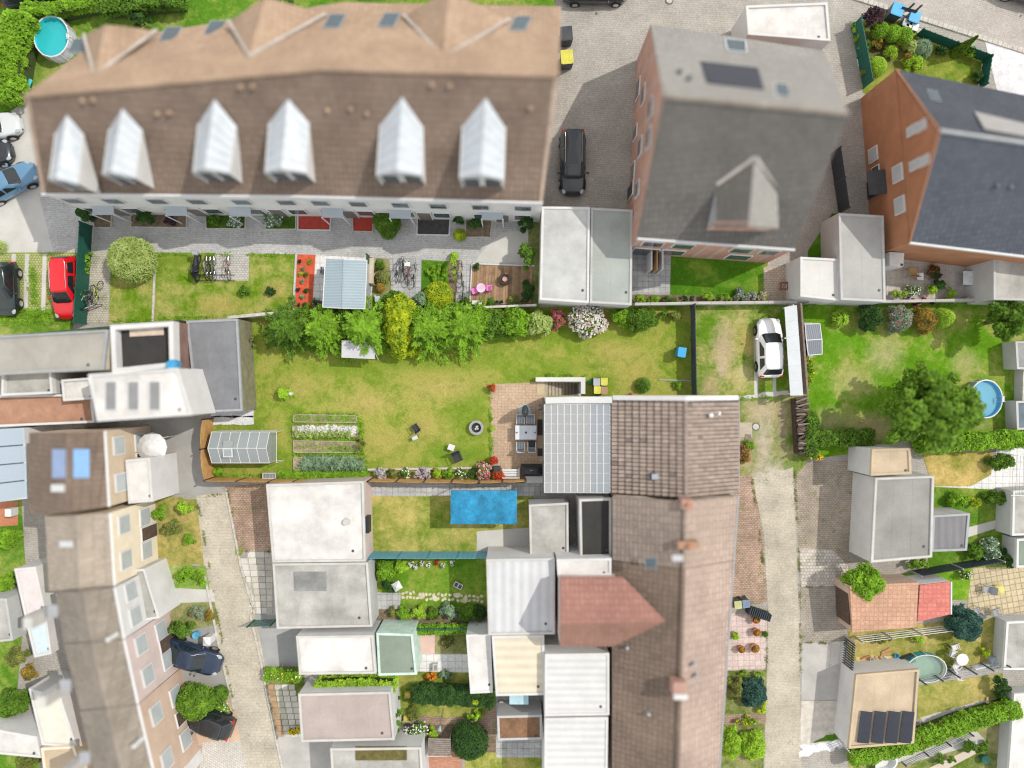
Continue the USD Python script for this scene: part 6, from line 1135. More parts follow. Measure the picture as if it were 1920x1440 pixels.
for px, py in ((410, 522),):
    t = thing('bicycle_stand', 'low black metal bicycle stand on the paved pad', 'bike stand', (*XY(415, 521), 0)); part(t, 'rail', cat(*[tube([(-1.5, y, .1), (1.0, y, .1)], .02, 5) for y in (-.2, .2)]), dark_metal)
    for k in range(7): part(t, 'hoop', tube([(-1.4 + .36 * k, -.2, .1), (-1.4 + .36 * k, -.1, .42), (-1.4 + .36 * k, .1, .42), (-1.4 + .36 * k, .2, .1)], .014, 5), dark_metal)

# ---------------------------------------------------------------- sheds, greenhouse, canopies
def gable_shed(name, label, px, h, hr, ridge, roof_m, wall_m, trim=None, cat_='shed', over=.0):
    """px: four corners at the height of the eaves; ridge: the two (px, py) ends at hr."""
    P = [XY(*q, h) for q in px]; t = thing(name, label, cat_, (*np.mean(P, 0), 0), world=True); part(t, 'wall', prism([np.mean(P, 0) + (p - np.mean(P, 0)) * .94 for p in P], 0, h - .03), wall_m)
    a, b = W(*ridge[0], hr), W(*ridge[1], hr); E = [np.append(p, h) for p in P]
    part(t, 'roof', slab([a, b, E[1], E[0]], .05), roof_m); part(t, 'roof', slab([a, b, E[2], E[3]], .05), roof_m)
    part(t, 'verge', cat(*[tube([p, q], .035, 5) for p, q in ((a, E[0]), (a, E[3]), (b, E[1]), (b, E[2]), (E[0], E[1]), (E[2], E[3]))]), trim or white_metal); part(t, 'ridge_cap', tube([a + (0, 0, .02), b + (0, 0, .02)], .03, 5), roof_m)
    for p, q, r in ((E[0], E[3], a), (E[1], E[2], b)): 
        c = np.mean(P, 0); f = lambda v: np.array([*(c + (v[:2] - c) * .95), v[2] - .06]); part(t, 'gable', fin([f(p), f(r), f(q)], np.append((c - (p[:2] + q[:2]) / 2) * .02, 0)), wall_m)
    return t
gable_shed('garden_shed', 'grey-blue ribbed metal shed on the pale patio', [(610, 485), (605, 576), (684, 579), (688, 488)], 2.2, 2.5, [(644, 486), (641, 578)], seams('shed_blue_ribs', (0.29, 0.36, 0.395), .19, 90, .45, .03, .06), mat('shed_wall', (0.4, 0.42, 0.43), .5), white_metal)
q4 = [(1509, 608), (1537, 607), (1541, 664), (1515, 666)]
P = [XY(*q, 1.7) for q in q4]; t = thing('garden_shed', 'small dark grey striped shed by the long white canopy', 'shed', (*np.mean(P, 0), 0), world=True); part(t, 'wall', prism(P, 0, 1.66), anthracite)
a, b = W(1512, 638, 2.1), W(1541, 636, 2.1); E = [np.append(p, 1.72) for p in P]; rib = seams('shed_grey_ribs', (0.2, 0.215, 0.24), .14, -3, .45, .03, .06)
part(t, 'roof', slab([a, b, E[1], E[0]], .04), rib); part(t, 'roof', slab([a, b, E[2], E[3]], .04), rib); part(t, 'verge', cat(*[tube([p, q], .035, 5) for p, q in ((a, b), (a, E[0]), (a, E[3]), (b, E[1]), (b, E[2]), (E[0], E[1]), (E[2], E[3]))]), white_metal); part(t, 'base', box(*XY(1507, 638), 0, m(32), m(66), .06), concrete)
# long white canopy with its back wall, log stack
P = [(1471, 576), (1494, 572), (1506, 741), (1482, 742)]
t = thing('canopy', 'long white sheet canopy between the white car and the garden', 'canopy', (*XY(1488, 655), 0), world=True)
for k in range(6):
    f0, f1 = k / 6, (k + 1) / 6 - .0008; L = lambda a_, b_, f: (a_[0] + (b_[0] - a_[0]) * f, a_[1] + (b_[1] - a_[1]) * f)
    part(t, 'roof_sheet', slab([W(*L(P[0], P[3], f0), 2.0), W(*L(P[1], P[2], f0), 2.25), W(*L(P[1], P[2], f1), 2.25), W(*L(P[0], P[3], f1), 2.0)], .05), mat('canopy_sheet', (0.58, 0.61, 0.62), .55, .08, .8))
for x, y in ((1467, 578), (1470, 630), (1474, 684), (1478, 738)): part(t, 'post', box(*XY(x, y), 0, .08, .08, 1.98), white_metal)
part(t, 'back_wall', fin([W(1479, 574), W(1491, 738), W(1491, 738) + (0, 0, 2.0), W(1479, 574) + (0, 0, 2.0)], (.12, 0, 0)), mat('rough_brick', (0.23, 0.17, 0.14), .9, .4, 6, .02))
t = thing('firewood_stack', 'long stack of dark split firewood below the white canopy', 'firewood', (*XY(1494, 795), 0), world=True); rng = np.random.default_rng(8)
for k in range(34):
    y = 746 + 101 * k / 34; x = 1494 + 6 * (y - 746) / 101; q = XY(x, y); hh = rng.uniform(.75, 1.15); r = rng.uniform(.06, .095); L = rng.uniform(.8, 1.05); ang = math.radians(12 + rng.normal(0, 9)); d = np.array([math.cos(ang), math.sin(ang), 0]) * L / 2; c = np.array([q[0], q[1], hh])
    part(t, 'log', tube([c - d, c + d + (0, 0, rng.normal(0, .05))], r, 5), [dark_wood, grey_wood, bark][k % 3])
part(t, 'log_pile', cat(*[tube([np.array([*XY(1494 + 6 * k / 34, 747 + 101 * k / 34), z]) - (.45, .1, 0), np.array([*XY(1494 + 6 * k / 34, 747 + 101 * k / 34), z]) + (.45, .1, 0)], .1, 5) for k in range(34) for z in (.1, .3, .52)]), dark_wood, kind='stuff'); part(t, 'side_board', box(*XY(1508, 808), 0, .06, m(72), 1.1, 4), stone)
# greenhouse
t = thing('greenhouse', 'small aluminium greenhouse with frosted panes inside the wooden fence', 'greenhouse', (*XY(450, 838), 0), world=True)
x0, x1, ya, yb = XY(397, 0, 1.5)[0], XY(505, 0, 1.5)[0], XY(0, 810, 1.5)[1], XY(0, 868, 1.5)[1]; ym = (ya + yb) / 2; frost = glass_mat('frosted_pane', (0.85, 0.88, 0.88), 0.3, 0.25, (0.33, 0.36, 0.36)); ZG0, ZG1 = 1.5, 2.15
for i in range(6):
    a_, b_ = x0 + (x1 - x0) * i / 6 + .02, x0 + (x1 - x0) * (i + 1) / 6 - .02
    for y in (ya, yb): part(t, 'roof_pane', slab([(a_, ym, ZG1), (b_, ym, ZG1), (b_, y, ZG0), (a_, y, ZG0)], .012), frost); part(t, 'side_pane', box((a_ + b_) / 2, y, .1, b_ - a_, .012, ZG0 - .12), frost)
xs = [x0 + (x1 - x0) * i / 6 for i in range(7)]
part(t, 'frame', cat(*[tube([(x, ya, 0), (x, ya, ZG0), (x, ym, ZG1), (x, yb, ZG0), (x, yb, 0)], .022, 4) for x in xs], *[tube([(x0, y, z), (x1, y, z)], .026, 4) for y, z in ((ya, ZG0), (yb, ZG0), (ym, ZG1 + .01), (ya, .05), (yb, .05))]), white_metal)
for x in (x0, x1): part(t, 'end_pane', fin([(x, ya, .1), (x, ya, ZG0), (x, ym, ZG1), (x, yb, ZG0), (x, yb, .1)], (.012, 0, 0)), frost)
q = (x0 + x1) / 2 - .65; f = part(t, 'roof_vent', slab([(q - .3, ym, ZG1 + .03), (q + .35, ym, ZG1 + .03), (q + .35, ym - .6, ZG1 - .05), (q - .3, ym - .6, ZG1 - .05)], .03), white_metal); part(f, 'pane', slab([(q - .24, ym - .05, ZG1 + .035), (q + .29, ym - .05, ZG1 + .035), (q + .29, ym - .55, ZG1 - .03), (q - .24, ym - .55, ZG1 - .03)], .012), frost); part(t, 'roof_vent', slab([(q - .3, ym, ZG1 + .03), (q + .35, ym, ZG1 + .03), (q + .35, ym + .5, ZG1 - .1), (q - .3, ym + .5, ZG1 - .1)], .03), frost)
part(t, 'door_rail', cat(tube([(x1, ya, ZG0), (x1 + .5, ya, ZG0)], .02, 4), tube([(x1, yb, .1), (x1 + .5, yb, .1)], .02, 4), tube([(x1 + .5, ya, ZG0), (x1 + .5, yb, ZG0)], .02, 4), tube([(x1 + .5, ya, 0), (x1 + .5, ya, ZG0)], .02, 4), tube([(x1 + .5, yb, 0), (x1 + .5, yb, ZG0)], .02, 4)), white_metal)
# white garden swing, blue pavilion, small things
q = W(672, 655, 1.7); t = thing('garden_swing', 'white canvas-roofed garden swing half under the hedge row', 'swing seat', (q[0], q[1], 0), -3); cv = mat('canvas_white', (0.47, 0.47, 0.48), .8, .08, 2)
part(t, 'canopy', cat(slab([(-1.1, .55, 1.95), (1.1, .55, 1.95), (1.15, -.6, 1.7), (-1.12, -.62, 1.7)], .03), fin([(-1.12, -.62, 1.7), (1.15, -.6, 1.7), (1.15, -.6, 1.58), (-1.12, -.62, 1.58)], (0, .02, 0))), cv)
part(t, 'frame', cat(*[tube([(s * 1.08, -.6, 0), (s * 1.05, 0, 1.75), (s * 1.08, .6, 0)], .03, 6) for s in (-1, 1)], tube([(-1.05, 0, 1.75), (1.05, 0, 1.75)], .03, 6)), white_metal); part(t, 'seat', cat(box(0, 0, .45, 1.7, .5, .08), box(0, .3, .5, 1.7, .08, .5)), grey_metal)
q = W(907, 952, 2.3); t = thing('pavilion', 'bright blue rectangular canvas pavilion on the dry lawn', 'pavilion', (q[0], q[1], 0)); bl = mat('pavilion_blue', (0.018, 0.2, 0.36), .65, .4, 1.5, .03, 5); X, Y = m(124) * .477, m(62) * .477
part(t, 'canopy', cat(slab([(-X, -Y, 2.2), (X, -Y, 2.2), (X * .55, 0, 2.32), (-X * .55, 0, 2.32)], .03), slab([(-X, Y, 2.2), (X, Y, 2.2), (X * .55, 0, 2.32), (-X * .55, 0, 2.32)], .03), slab([(-X, -Y, 2.2), (-X, Y, 2.2), (-X * .55, 0, 2.32)], .03), slab([(X, -Y, 2.2), (X, Y, 2.2), (X * .55, 0, 2.32)], .03)), bl)
part(t, 'valance', cat(*[box(0, s * Y, 1.98, 2 * X, .02, .22) for s in (-1, 1)], *[box(s * X, 0, 1.98, .02, 2 * Y, .22) for s in (-1, 1)]), bl)
for a_ in (-1, 1):
    for b_ in (-1, 1): part(t, 'post', cyl(a_ * (X - .06), b_ * (Y - .06), 0, 2.2, .035, .035, 8), white_metal); 
part(t, 'guy_rope', cat(*[tube([(s * X, Y, 2.0), (s * (X + .0), Y + .9, .05)], .012, 4) for s in (-1, 1)], tube([(0, Y, 2.0), (.1, Y + .9, .05)], .012, 4)), bl)

# ---------------------------------------------------------------- furniture
def table(name, label, px, py, sx, sy, h=.74, rz=0, mt=None, legs=None, items=True):
    q = W(px, py, h); t = thing(name, label, 'table', (q[0], q[1], 0), rz); mt = mt or white_metal
    part(t, 'tabletop', bevel(0, 0, h - .035, sx, sy, .035, .012), mt)
    for a_ in (-1, 1):
        for b_ in (-1, 1): part(t, 'leg', tube([(a_ * (sx / 2 - .08), b_ * (sy / 2 - .08), 0), (a_ * (sx / 2 - .08), b_ * (sy / 2 - .08), h - .03)], .025, 6), legs or grey_metal)
    return t
def chair(name, label, px, py, rz, seat_m, frame_m, group=None, s=1.0, cat_='chair', strap=None, arms=True):
    """Faces +y in its own space."""
    q = W(px, py, .5); t = thing(name, label, cat_, (q[0], q[1], 0), rz, group); k = s
    part(t, 'seat', bevel(0, .02, .42 * k, .5 * k, .5 * k, .05, .02), seat_m)
    part(t, 'backrest', slab([(-.25 * k, -.24 * k, .46 * k), (.25 * k, -.24 * k, .46 * k), (.24 * k, -.42 * k, .98 * k), (-.24 * k, -.42 * k, .98 * k)], .03), seat_m)
    for a_ in (-1, 1):
        part(t, 'leg', tube([(a_ * .26 * k, .27 * k, 0), (a_ * .26 * k, .25 * k, .64 * k)], .018, 5), frame_m); part(t, 'leg', tube([(a_ * .26 * k, -.3 * k, 0), (a_ * .26 * k, -.24 * k, .5 * k), (a_ * .25 * k, -.43 * k, 1.0 * k)], .018, 5), frame_m)
        if arms: part(t, 'armrest', tube([(a_ * .27 * k, .27 * k, .64 * k), (a_ * .27 * k, -.32 * k, .66 * k)], .024, 5), frame_m)
    part(t, 'top_rail', tube([(-.25 * k, -.43 * k, 1.0 * k), (.25 * k, -.43 * k, 1.0 * k)], .018, 5), frame_m)
    if strap:
        for j in range(4): part(t, 'strap', box((j - 1.5) * .115 * k, .02, .472 * k, .05 * k, .48 * k, .008), strap)
    return t
table('dining_table', 'pale grey rectangular dining table on the reddish terrace', 986, 811, 1.48, .98, .74, 0, mat('table_grey', (0.55, 0.58, 0.62), .4, .06, 2))
tt = W(986, 811, .745)
single('candle_holder', 'small dark red holder in the middle of the dining table', 'candle holder', lathe([(.005, 0), (.06, 0), (.07, .06), (.05, .08), (.005, .08)], 10, tt[0], tt[1], .741), mat('dark_red', (0.12, 0.03, 0.03), .4))
for s, l in ((-1, 'left'), (1, 'right')): single('glass', f'small dark tumbler at the {l} end of the dining table', 'glass', lathe([(.005, 0), (.04, 0), (.045, .1), (.035, .1), (.03, .02), (.005, .02)], 10, tt[0] + s * .62, tt[1], .741), dark_metal)
mesh_grey = mat('sling_grey', (0.24, 0.26, 0.29), .7, .15, 8); gc = 'chairs round the dining table'
for x, y, r, l in ((976, 788, 180, 'grey sling chair at the upper left of the dining table'), (995, 788, 180, 'grey sling chair at the upper right of the dining table'), (976, 836, 0, 'grey sling chair at the lower left of the dining table')): chair('garden_chair', l, x, y, r, mesh_grey, white_metal, gc, 1.0, strap=mat('strap_pale', (0.42, 0.45, 0.5), .7))
chair('garden_chair', 'sling chair with a black cushion at the lower right of the dining table', 997, 836, 0, mesh_grey, white_metal, gc)
q = W(997, 833, .5); single('cushion', 'black cushion on the lower right dining chair', 'cushion', bevel(q[0], q[1] + .02, .475, .46, .42, .09, .03), black_plastic)
q = W(984, 770, .2); t = thing('parasol', 'closed dark grey parasol on the terrace above the table', 'parasol', (q[0], q[1], 0)); part(t, 'pole', cyl(0, 0, 0, 2.5, .025, .025, 8), grey_metal); part(t, 'canopy', (lambda v: (v[0] * (1, 1.8, 1), v[1]))(lathe([(.03, 2.5), (.12, 2.2), (.2, 1.5), (.24, 1.0), (.16, .95), (.03, 1.0)], 10)), mat('parasol_cloth', (0.05, 0.065, 0.07), .85, .2, 6)); part(t, 'base', bevel(0, 0, 0, .85, .85, .08, .03, 20), mat('slab_grey', (0.42, 0.44, 0.44), .8)); part(t, 'tie', lathe([(.15, 1.48), (.18, 1.5), (.15, 1.55)], 8), dark_metal)
t = thing('slatted_bench', 'white slatted bench at the foot of the terrace', 'bench', (*XY(958, 884, .4), 0))
for k in range(3): part(t, 'seat_slat', box(0, .1 - .17 * k, .42, 1.2, .14, .04), white_plastic)
for k in range(2): part(t, 'back_slat', box(0, -.36 - .05 * k, .55 + .2 * k, 1.2, .04, .13), white_plastic)
for s in (-1, 1): part(t, 'leg', cat(box(s * .56, .2, 0, .06, .06, .6), box(s * .56, -.36, 0, .06, .06, .9), box(s * .56, -.08, .6, .06, .62, .05)), white_plastic)
t = thing('barbecue', 'barbecue under a black cover at the foot of the terrace', 'barbecue', (*XY(997, 881, .6), 0)); part(t, 'cover', cat(hull([(-.75, -.35, .02), (.75, -.35, .02), (.75, .35, .02), (-.75, .35, .02), (-.7, -.3, .85), (.7, -.3, .85), (.7, .28, .85), (-.7, .28, .85), (-.35, -.2, 1.12), (.35, -.2, 1.12), (.35, .15, 1.12), (-.35, .15, 1.12)])), mat('cover_black', (0.035, 0.038, 0.042), .65, .25, 3, .02, 8), smooth=50); part(t, 'handle', tube([(-.1, 0, 1.12), (0, 0, 1.16), (.1, 0, 1.12)], .02, 5), chrome)
single('storage_box', 'pale storage chest with grey front behind the covered barbecue', 'chest', bevel(*XY(1003, 899, .5), 0, 1.35, .5, .58, .03), offwhite)
single('planter', 'dark grey square planter left of the white bench', 'planter', bevel(*XY(932, 881, .4), 0, .5, .5, .55, .03), anthracite)
for x, y, l in ((1013, 801, 'upper'), (1013, 848, 'lower')): single('door_mat', f'{l} dark mat beside the glass lean-to', 'mat', box(*XY(x, y), .016, .4, 1.1 if l == 'upper' else .55, .02), mat('mat_brown', (0.06, 0.045, 0.04), .95))
t = thing('garden_tap_stand', 'small grey tool stand at the upper right of the terrace', 'stand', (*XY(1012, 762), 0)); part(t, 'pole', cat(cyl(0, .1, 0, .9, .03, .03, 6), cyl(0, -.2, 0, .6, .05, .04, 8)), dark_metal); part(t, 'reel', mv(upright(torus(.16, .05, 14, 6)), (0, -.1, .3)), grey_metal)
# lawn chairs and fire bowl
blk = mat('wicker_black', (0.035, 0.037, 0.04), .6, .3, 12, .005)
chair('lounge_chair', 'dark square-seated lounge chair in the middle of the lawn', 779, 802, 35, blk, dark_metal, None, .85)
t = thing('folding_stool', 'low folding stool with a pale grey seat below the dark lounge chair', 'stool', (*XY(778, 821, .4), 0), 25); part(t, 'seat', bevel(0, 0, .42, .42, .26, .04, .012), mat('sling_pale', (0.4, 0.46, 0.45), .7)); part(t, 'leg', cat(*[tube([(s * .2, -.14, 0), (s * .2, .14, .43)], .014, 5) for s in (-1, 1)], *[tube([(s * .2, .14, 0), (s * .2, -.14, .43)], .014, 5) for s in (-1, 1)]), dark_metal)
table('side_table', 'small white square side table on the lawn', 846, 839, .46, .42, .45, -20, white_plastic)
t = chair('lounge_chair', 'black wicker lounge armchair beside the white side table', 858, 858, 205, blk, dark_metal, None, 1.12)
q = W(893, 802, .3); t = thing('fire_bowl', 'round grey stone fire ring with pale stones inside', 'fire pit', (q[0], q[1], 0)); part(t, 'ring', lathe([(.49, 0), (.52, .35), (.5, .4), (.36, .4), (.33, .34), (.31, .1), (.05, .1)], 26), mat('ring_stone', (0.3, 0.3, 0.3), .85, .2, 6)); part(t, 'bowl', lathe([(.31, .36), (.28, .22), (.01, .16)], 20), black_plastic)
for x, y, r in ((.02, .05, .09), (.1, -.08, .07), (-.05, -.1, .08), (.09, .09, .06)): part(t, 'stone', ell((x, y, .24), (r, r, .06), 1), offwhite)
# pots with flowers round the terrace
def pot(label, px, py, r, h, pm, plant=None, pr=.3, flower=None, nf=60, cat_='plant pot', group=None):
    q = W(px, py, h); t = thing('plant_pot', label, cat_, (q[0], q[1], 0), 0, group); part(t, 'pot', lathe([(.01, 0), (r * .7, 0), (r, h), (r * .88, h), (r * .85, h - .05), (.01, h - .05)], 14), pm); part(t, 'earth', cyl(0, 0, h - .08, h - .04, r * .84, None, 12), soil)
    PLANT_SEED[0] += 1; rng = np.random.default_rng(PLANT_SEED[0])
    if plant: b = dome_blobs(pr, pr, pr * 1.2, 6, rng, .5); p, d = blob_points(b, 160, rng); part(t, 'leaves', leafage(p + (0, 0, h - .05), d + (0, 0, .5), .09, rng), LEAF[plant])
    if flower: b = dome_blobs(pr, pr, pr * 1.25, 6, rng, .5); p, d = blob_points(b, nf, rng, .1, .1); part(t, 'flowers', leafage(p + (0, 0, h), d + (0, 0, .8), .1, rng, 1.1, jit=.4), LEAF[flower])
    return t
pot('pot of red geraniums at the upper left corner of the terrace', 922, 727, .22, .35, terracotta, 'green', .3, 'red', 90); pot('pot of red geraniums beside the dark planter', 925, 862, .22, .4, anthracite, 'green', .32, 'red', 120); pot('small terracotta pot on the left edge of the terrace', 924, 804, .16, .3, terracotta, 'lime', .16)
pot('large tub of orange-red begonias left of the white bench', 935, 890, .3, .45, terracotta, 'green', .45, 'red', 160)
for i, (x, y, r_) in enumerate(((1418, 1162, .3), (1419, 1186, .3), (1416, 1216, .33), (1391, 1218, .27))): pot(('uppermost', 'second', 'third', 'left')[i] + ' terracotta pot on the mauve forecourt' + (' in the right-hand file' if i < 3 else ', standing apart by the house'), x, y, r_, .45, terracotta, 'copper', .2, 'orange', 14, group='terracotta pots on the mauve forecourt')
pot('small green plant by the lane edge of the mauve forecourt', 1434, 1188, .12, .15, terracotta, 'green', .22); pot('pale yellow-green tub beside the house on the mauve forecourt', 1378, 1192, .28, .4, mat('olive_pot', (0.3, 0.3, 0.1), .8), 'lime', .28)
# deck with pink set
dk = thing('wooden_deck', 'brown plank deck with the pink table and chairs', 'deck', (*XY(943, 534), 0), world=True)
for k in range(21):
    x = 887.5 + 5.45 * k; a, b = XY(x, 497 + 3 * k / 21), XY(x - 3.5, 571); c = (a + b) / 2; part(dk, 'plank', box(c[0], c[1], .02, m(5.0), a[1] - b[1], .07 + .006 * (k % 2), -2.5), [mat('deck_a', (0.3, 0.19, 0.11), .8, .25, 3, fine=.2), mat('deck_b', (0.26, 0.16, 0.09), .8, .3, 3, fine=.2), mat('deck_c', (0.34, 0.22, 0.13), .8, .25, 3, fine=.2)][(k * 7) % 3])
a, b = XY(885, 496), XY(881, 572); part(dk, 'edge_board', box(*((a + b) / 2), .0, .07, a[1] - b[1], .16, -3), white_plastic); a, b = XY(886, 495), XY(1002, 499); part(dk, 'edge_board', box(*((a + b) / 2), .0, b[0] - a[0], .08, .16, -2), white_plastic)
pinkp = mat('pink_plastic', (0.72, 0.2, 0.5), .4, .05)
q = W(902, 540, .6); t = thing('round_table', 'round pink plastic table on the deck', 'table', (q[0], q[1], .09)); part(t, 'tabletop', cyl(0, 0, .55, .6, .32, .32, 24), mat('pale_pink', (0.75, 0.42, 0.62), .4)); part(t, 'leg', cat(*[tube([(.2 * math.cos(a_), .2 * math.sin(a_), 0), (.15 * math.cos(a_), .15 * math.sin(a_), .55)], .025, 5) for a_ in np.arange(4) * 1.57]), pinkp)
single('plate', 'small pale plate on the pink table', 'plate', lathe([(.005, .01), (.07, .005), (.11, .02), (.07, .0), (.005, 0)], 14, q[0], q[1], .692), offwhite)
for x, y, r, l in ((890, 545, -70, 'slatted pink chair left of the pink table'), (917, 540, 90, 'plain pink chair right of the pink table')):
    q = W(x, y, .4); t = thing('small_chair', l, 'chair', (q[0], q[1], .09), r, 'pink chairs on the deck'); part(t, 'seat', bevel(0, 0, .3, .4, .4, .04, .015), pinkp); part(t, 'backrest', cat(*[box(-.15 + .1 * k, -.2, .34, .06, .03, .3) for k in range(4)], box(0, -.2, .6, .4, .03, .06)), pinkp)
    for a_ in (-.17, .17):
        for b_ in (-.17, .17): part(t, 'leg', cyl(a_, b_, 0, .3, .025, .025, 6), pinkp)
q = W(946, 524, .45); t = thing('wicker_table', 'round dark wicker table with a pink bowl on the deck', 'table', (q[0], q[1], .09)); part(t, 'drum', lathe([(.36, 0), (.4, .2), (.38, .42), (.36, .45), (.3, .43), (.01, .43)], 22), mat('wicker_brown', (0.045, 0.035, 0.03), .75, .3, 10, .01)); single('bowl', 'pinkish bowl on the dark wicker table', 'bowl', lathe([(.01, .0), (.1, .0), (.17, .1), (.15, .1), (.09, .03), (.01, .03)], 14, q[0] + .02, q[1], .525), mat('bowl_pink', (0.55, 0.33, 0.27), .5))
single('planter', 'white rectangular trough at the lower left corner of the deck', 'planter', bevel(*XY(894, 567, .4), .0, .7, .28, .42, .02), white_plastic)
for i, (x, y) in enumerate(((932, 566), (941, 566), (978, 565))): pot(['first', 'second', 'third'][i] + ' small white pot from the left along the lower edge of the deck', x, y, .13, .25, white_plastic, 'dark', .1, group='white pots at the edge of the deck')
# trash bins
def bin_(label, px, py, rz, body, lid, w_=.55, d=.6, h=1.0, group=None):
    q = W(px, py, h); t = thing('trash_bin', label, 'bin', (q[0], q[1], 0), rz, group)
    part(t, 'body', box(0, 0, .06, w_ * .86, d * .86, h - .1, 0, 1.12), body); part(t, 'lid', cat(bevel(0, 0, h - .05, w_, d, .07, .02), box(0, -d / 2, h - .04, w_ * .8, .06, .05)), lid)
    for s in (-1, 1): part(t, 'wheel', mv((np.c_[(lambda v: (v[:, 2], v[:, 1], v[:, 0]))(cyl(0, 0, -.03, .03, .1, .1, 10)[0])], cyl(0, 0, -.03, .03, .1, .1, 10)[1]), (s * w_ * .42, d * .35, .1)), rubber)
    part(t, 'handle', tube([(-w_ * .3, d * .5, h - .08), (w_ * .3, d * .5, h - .08)], .02, 5), black_plastic); return t
ylid, glid, brn = mat('bin_yellow', (0.55, 0.52, 0.08), .45), mat('bin_grey', (0.32, 0.35, 0.38), .45), mat('bin_brown', (0.32, 0.2, 0.12), .45); blue = mat('bin_blue', (0.04, 0.3, 0.55), .4, .08); dkb = mat('bin_dark', (0.05, 0.055, 0.06), .5)
g1 = 'bins by the basement stairs'
for x, y, l, b, lb in ((1119, 716, glid, dkb, 'grey-lidded bin at the basement stairs, upper left of the four'), (1133, 715, ylid, dkb, 'yellow-lidded bin at the basement stairs, upper right of the four'), (1120, 731, ylid, dkb, 'yellow-lidded bin at the basement stairs, lower left of the four'), (1133, 732, brn, brn, 'brown bin at the basement stairs, lower right of the four')): bin_(lb, x, y, 0, b, l, .48, .5, 1.0, g1)
bin_('blue bin standing alone on the lawn by the fence', 1279, 660, -8, mat('bin_blue_body', (0.03, 0.2, 0.4), .45), blue, .58, .66, 1.05)
g2 = 'bins on the pavement by the street'
for x, y, l, b, s, h, lb in ((1684, 17, blue, dkb, .85, 1.1, 'large blue-lidded bin on the pavement, farthest left'), (1716, 31, blue, dkb, .75, 1.1, 'large blue-lidded bin on the pavement, right of the pair'), (1700, 42, glid, dkb, .5, .9, 'small grey-lidded bin behind the blue-lidded pair'), (1704, 52, mat('bin_white', (.6, .65, .65), .5), dkb, .48, .9, 'white-lidded bin nearest to the front garden hedge'), (1716, 50, MATS['bin_white'], dkb, .48, .9, 'white-lidded bin right beside its twin near the garden hedge')): bin_(lb, x, y, -20, b, l, s, s, h, g2)
single('bin_shelter', 'dark slanting lid board behind the large blue bins', 'bin shelter', cat(slab([W(1692, 12, 1.3), W(1722, 20, 1.3), W(1716, 26, 1.1), W(1690, 17, 1.1)], .05), box(*XY(1698, 22), 0, .1, .1, 1.1), box(*XY(1712, 25), 0, .1, .1, 1.1)), anthracite)
for x, y, l, b, lb in ((1062, 62, dkb, dkb, 'dark grey container at the right end of the terraced row'), (1063, 106, ylid, dkb, 'yellow-lidded bin below the dark container by the terraced row'), (1399, 1132, mat('bin_slate', (.16, .22, .3), .5), dkb, 'slate blue bin above the mauve forecourt'), (1384, 1134, mat('bin_khaki', (.4, .42, .2), .5), dkb, 'khaki bin next to the house above the mauve forecourt')): bin_(lb, x, y, 5, b, l, .85 if 'container' in lb else .52, .95 if 'container' in lb else .52, 1.2 if 'container' in lb else 1.0)
t = thing('slat_screen', 'dark slatted bin screen at the lane above the mauve forecourt', 'screen', (*XY(1417, 1145), 0), -18)
for k in range(11): part(t, 'slat', box(-.7 + .14 * k, 0, .02, .07, .5, .9 + .01 * k), anthracite)
part(t, 'cross_rail', cat(box(0, .2, .5, 1.5, .03, .05), box(0, -.2, .5, 1.5, .03, .05)), anthracite)
single('watering_can', 'green watering can next to the bins by the stairs', 'watering can', cat(cyl(*XY(1105, 716), 0, .28, .13, .12, 12), tube([(*(XY(1105, 716) + (.1, 0)), .08), (*(XY(1105, 716) + (.34, .05)), .32)], .025, 6, .015), tube([(*(XY(1105, 716) - (.12, 0)), .08), (*(XY(1105, 716) - (.2, 0)), .25), (*(XY(1105, 716) - (.02, 0)), .36)], .015, 5)), mat('can_green', (0.03, 0.22, 0.1), .4))
# manholes
for x, y, r, l in ((1417, 800, .24, 'round pale manhole cover in the worn grass track'), (1723, 58, .22, 'round manhole cover on the pavement by the white-lidded bins'), (1255, 1, .24, 'round manhole cover at the top edge of the paved lane')):
    q = XY(x, y); t = thing('manhole_cover', l, 'manhole cover', (q[0], q[1], 0.016)); part(t, 'cover', lathe([(.01, .03), (r * .9, .03), (r * .9, .0)], 20), stone); part(t, 'ring', lathe([(r * .93, 0), (r * .93, .026), (r * 1.15, .026), (r * 1.15, 0)], 20), dark_metal)
single('drain_slab', 'dark square drain slab by the house wall above the reddish driveway', 'drain cover', box(*XY(1402, 824), .016, .45, .75, .03), grey_wood)
single('slab', 'pale concrete slab by the house wall in the grass track', 'slab', box(*XY(1398, 806), .012, m(24), m(28), .03), mat('slab_pale', (.42, .36, .28), .9, .2, 2))

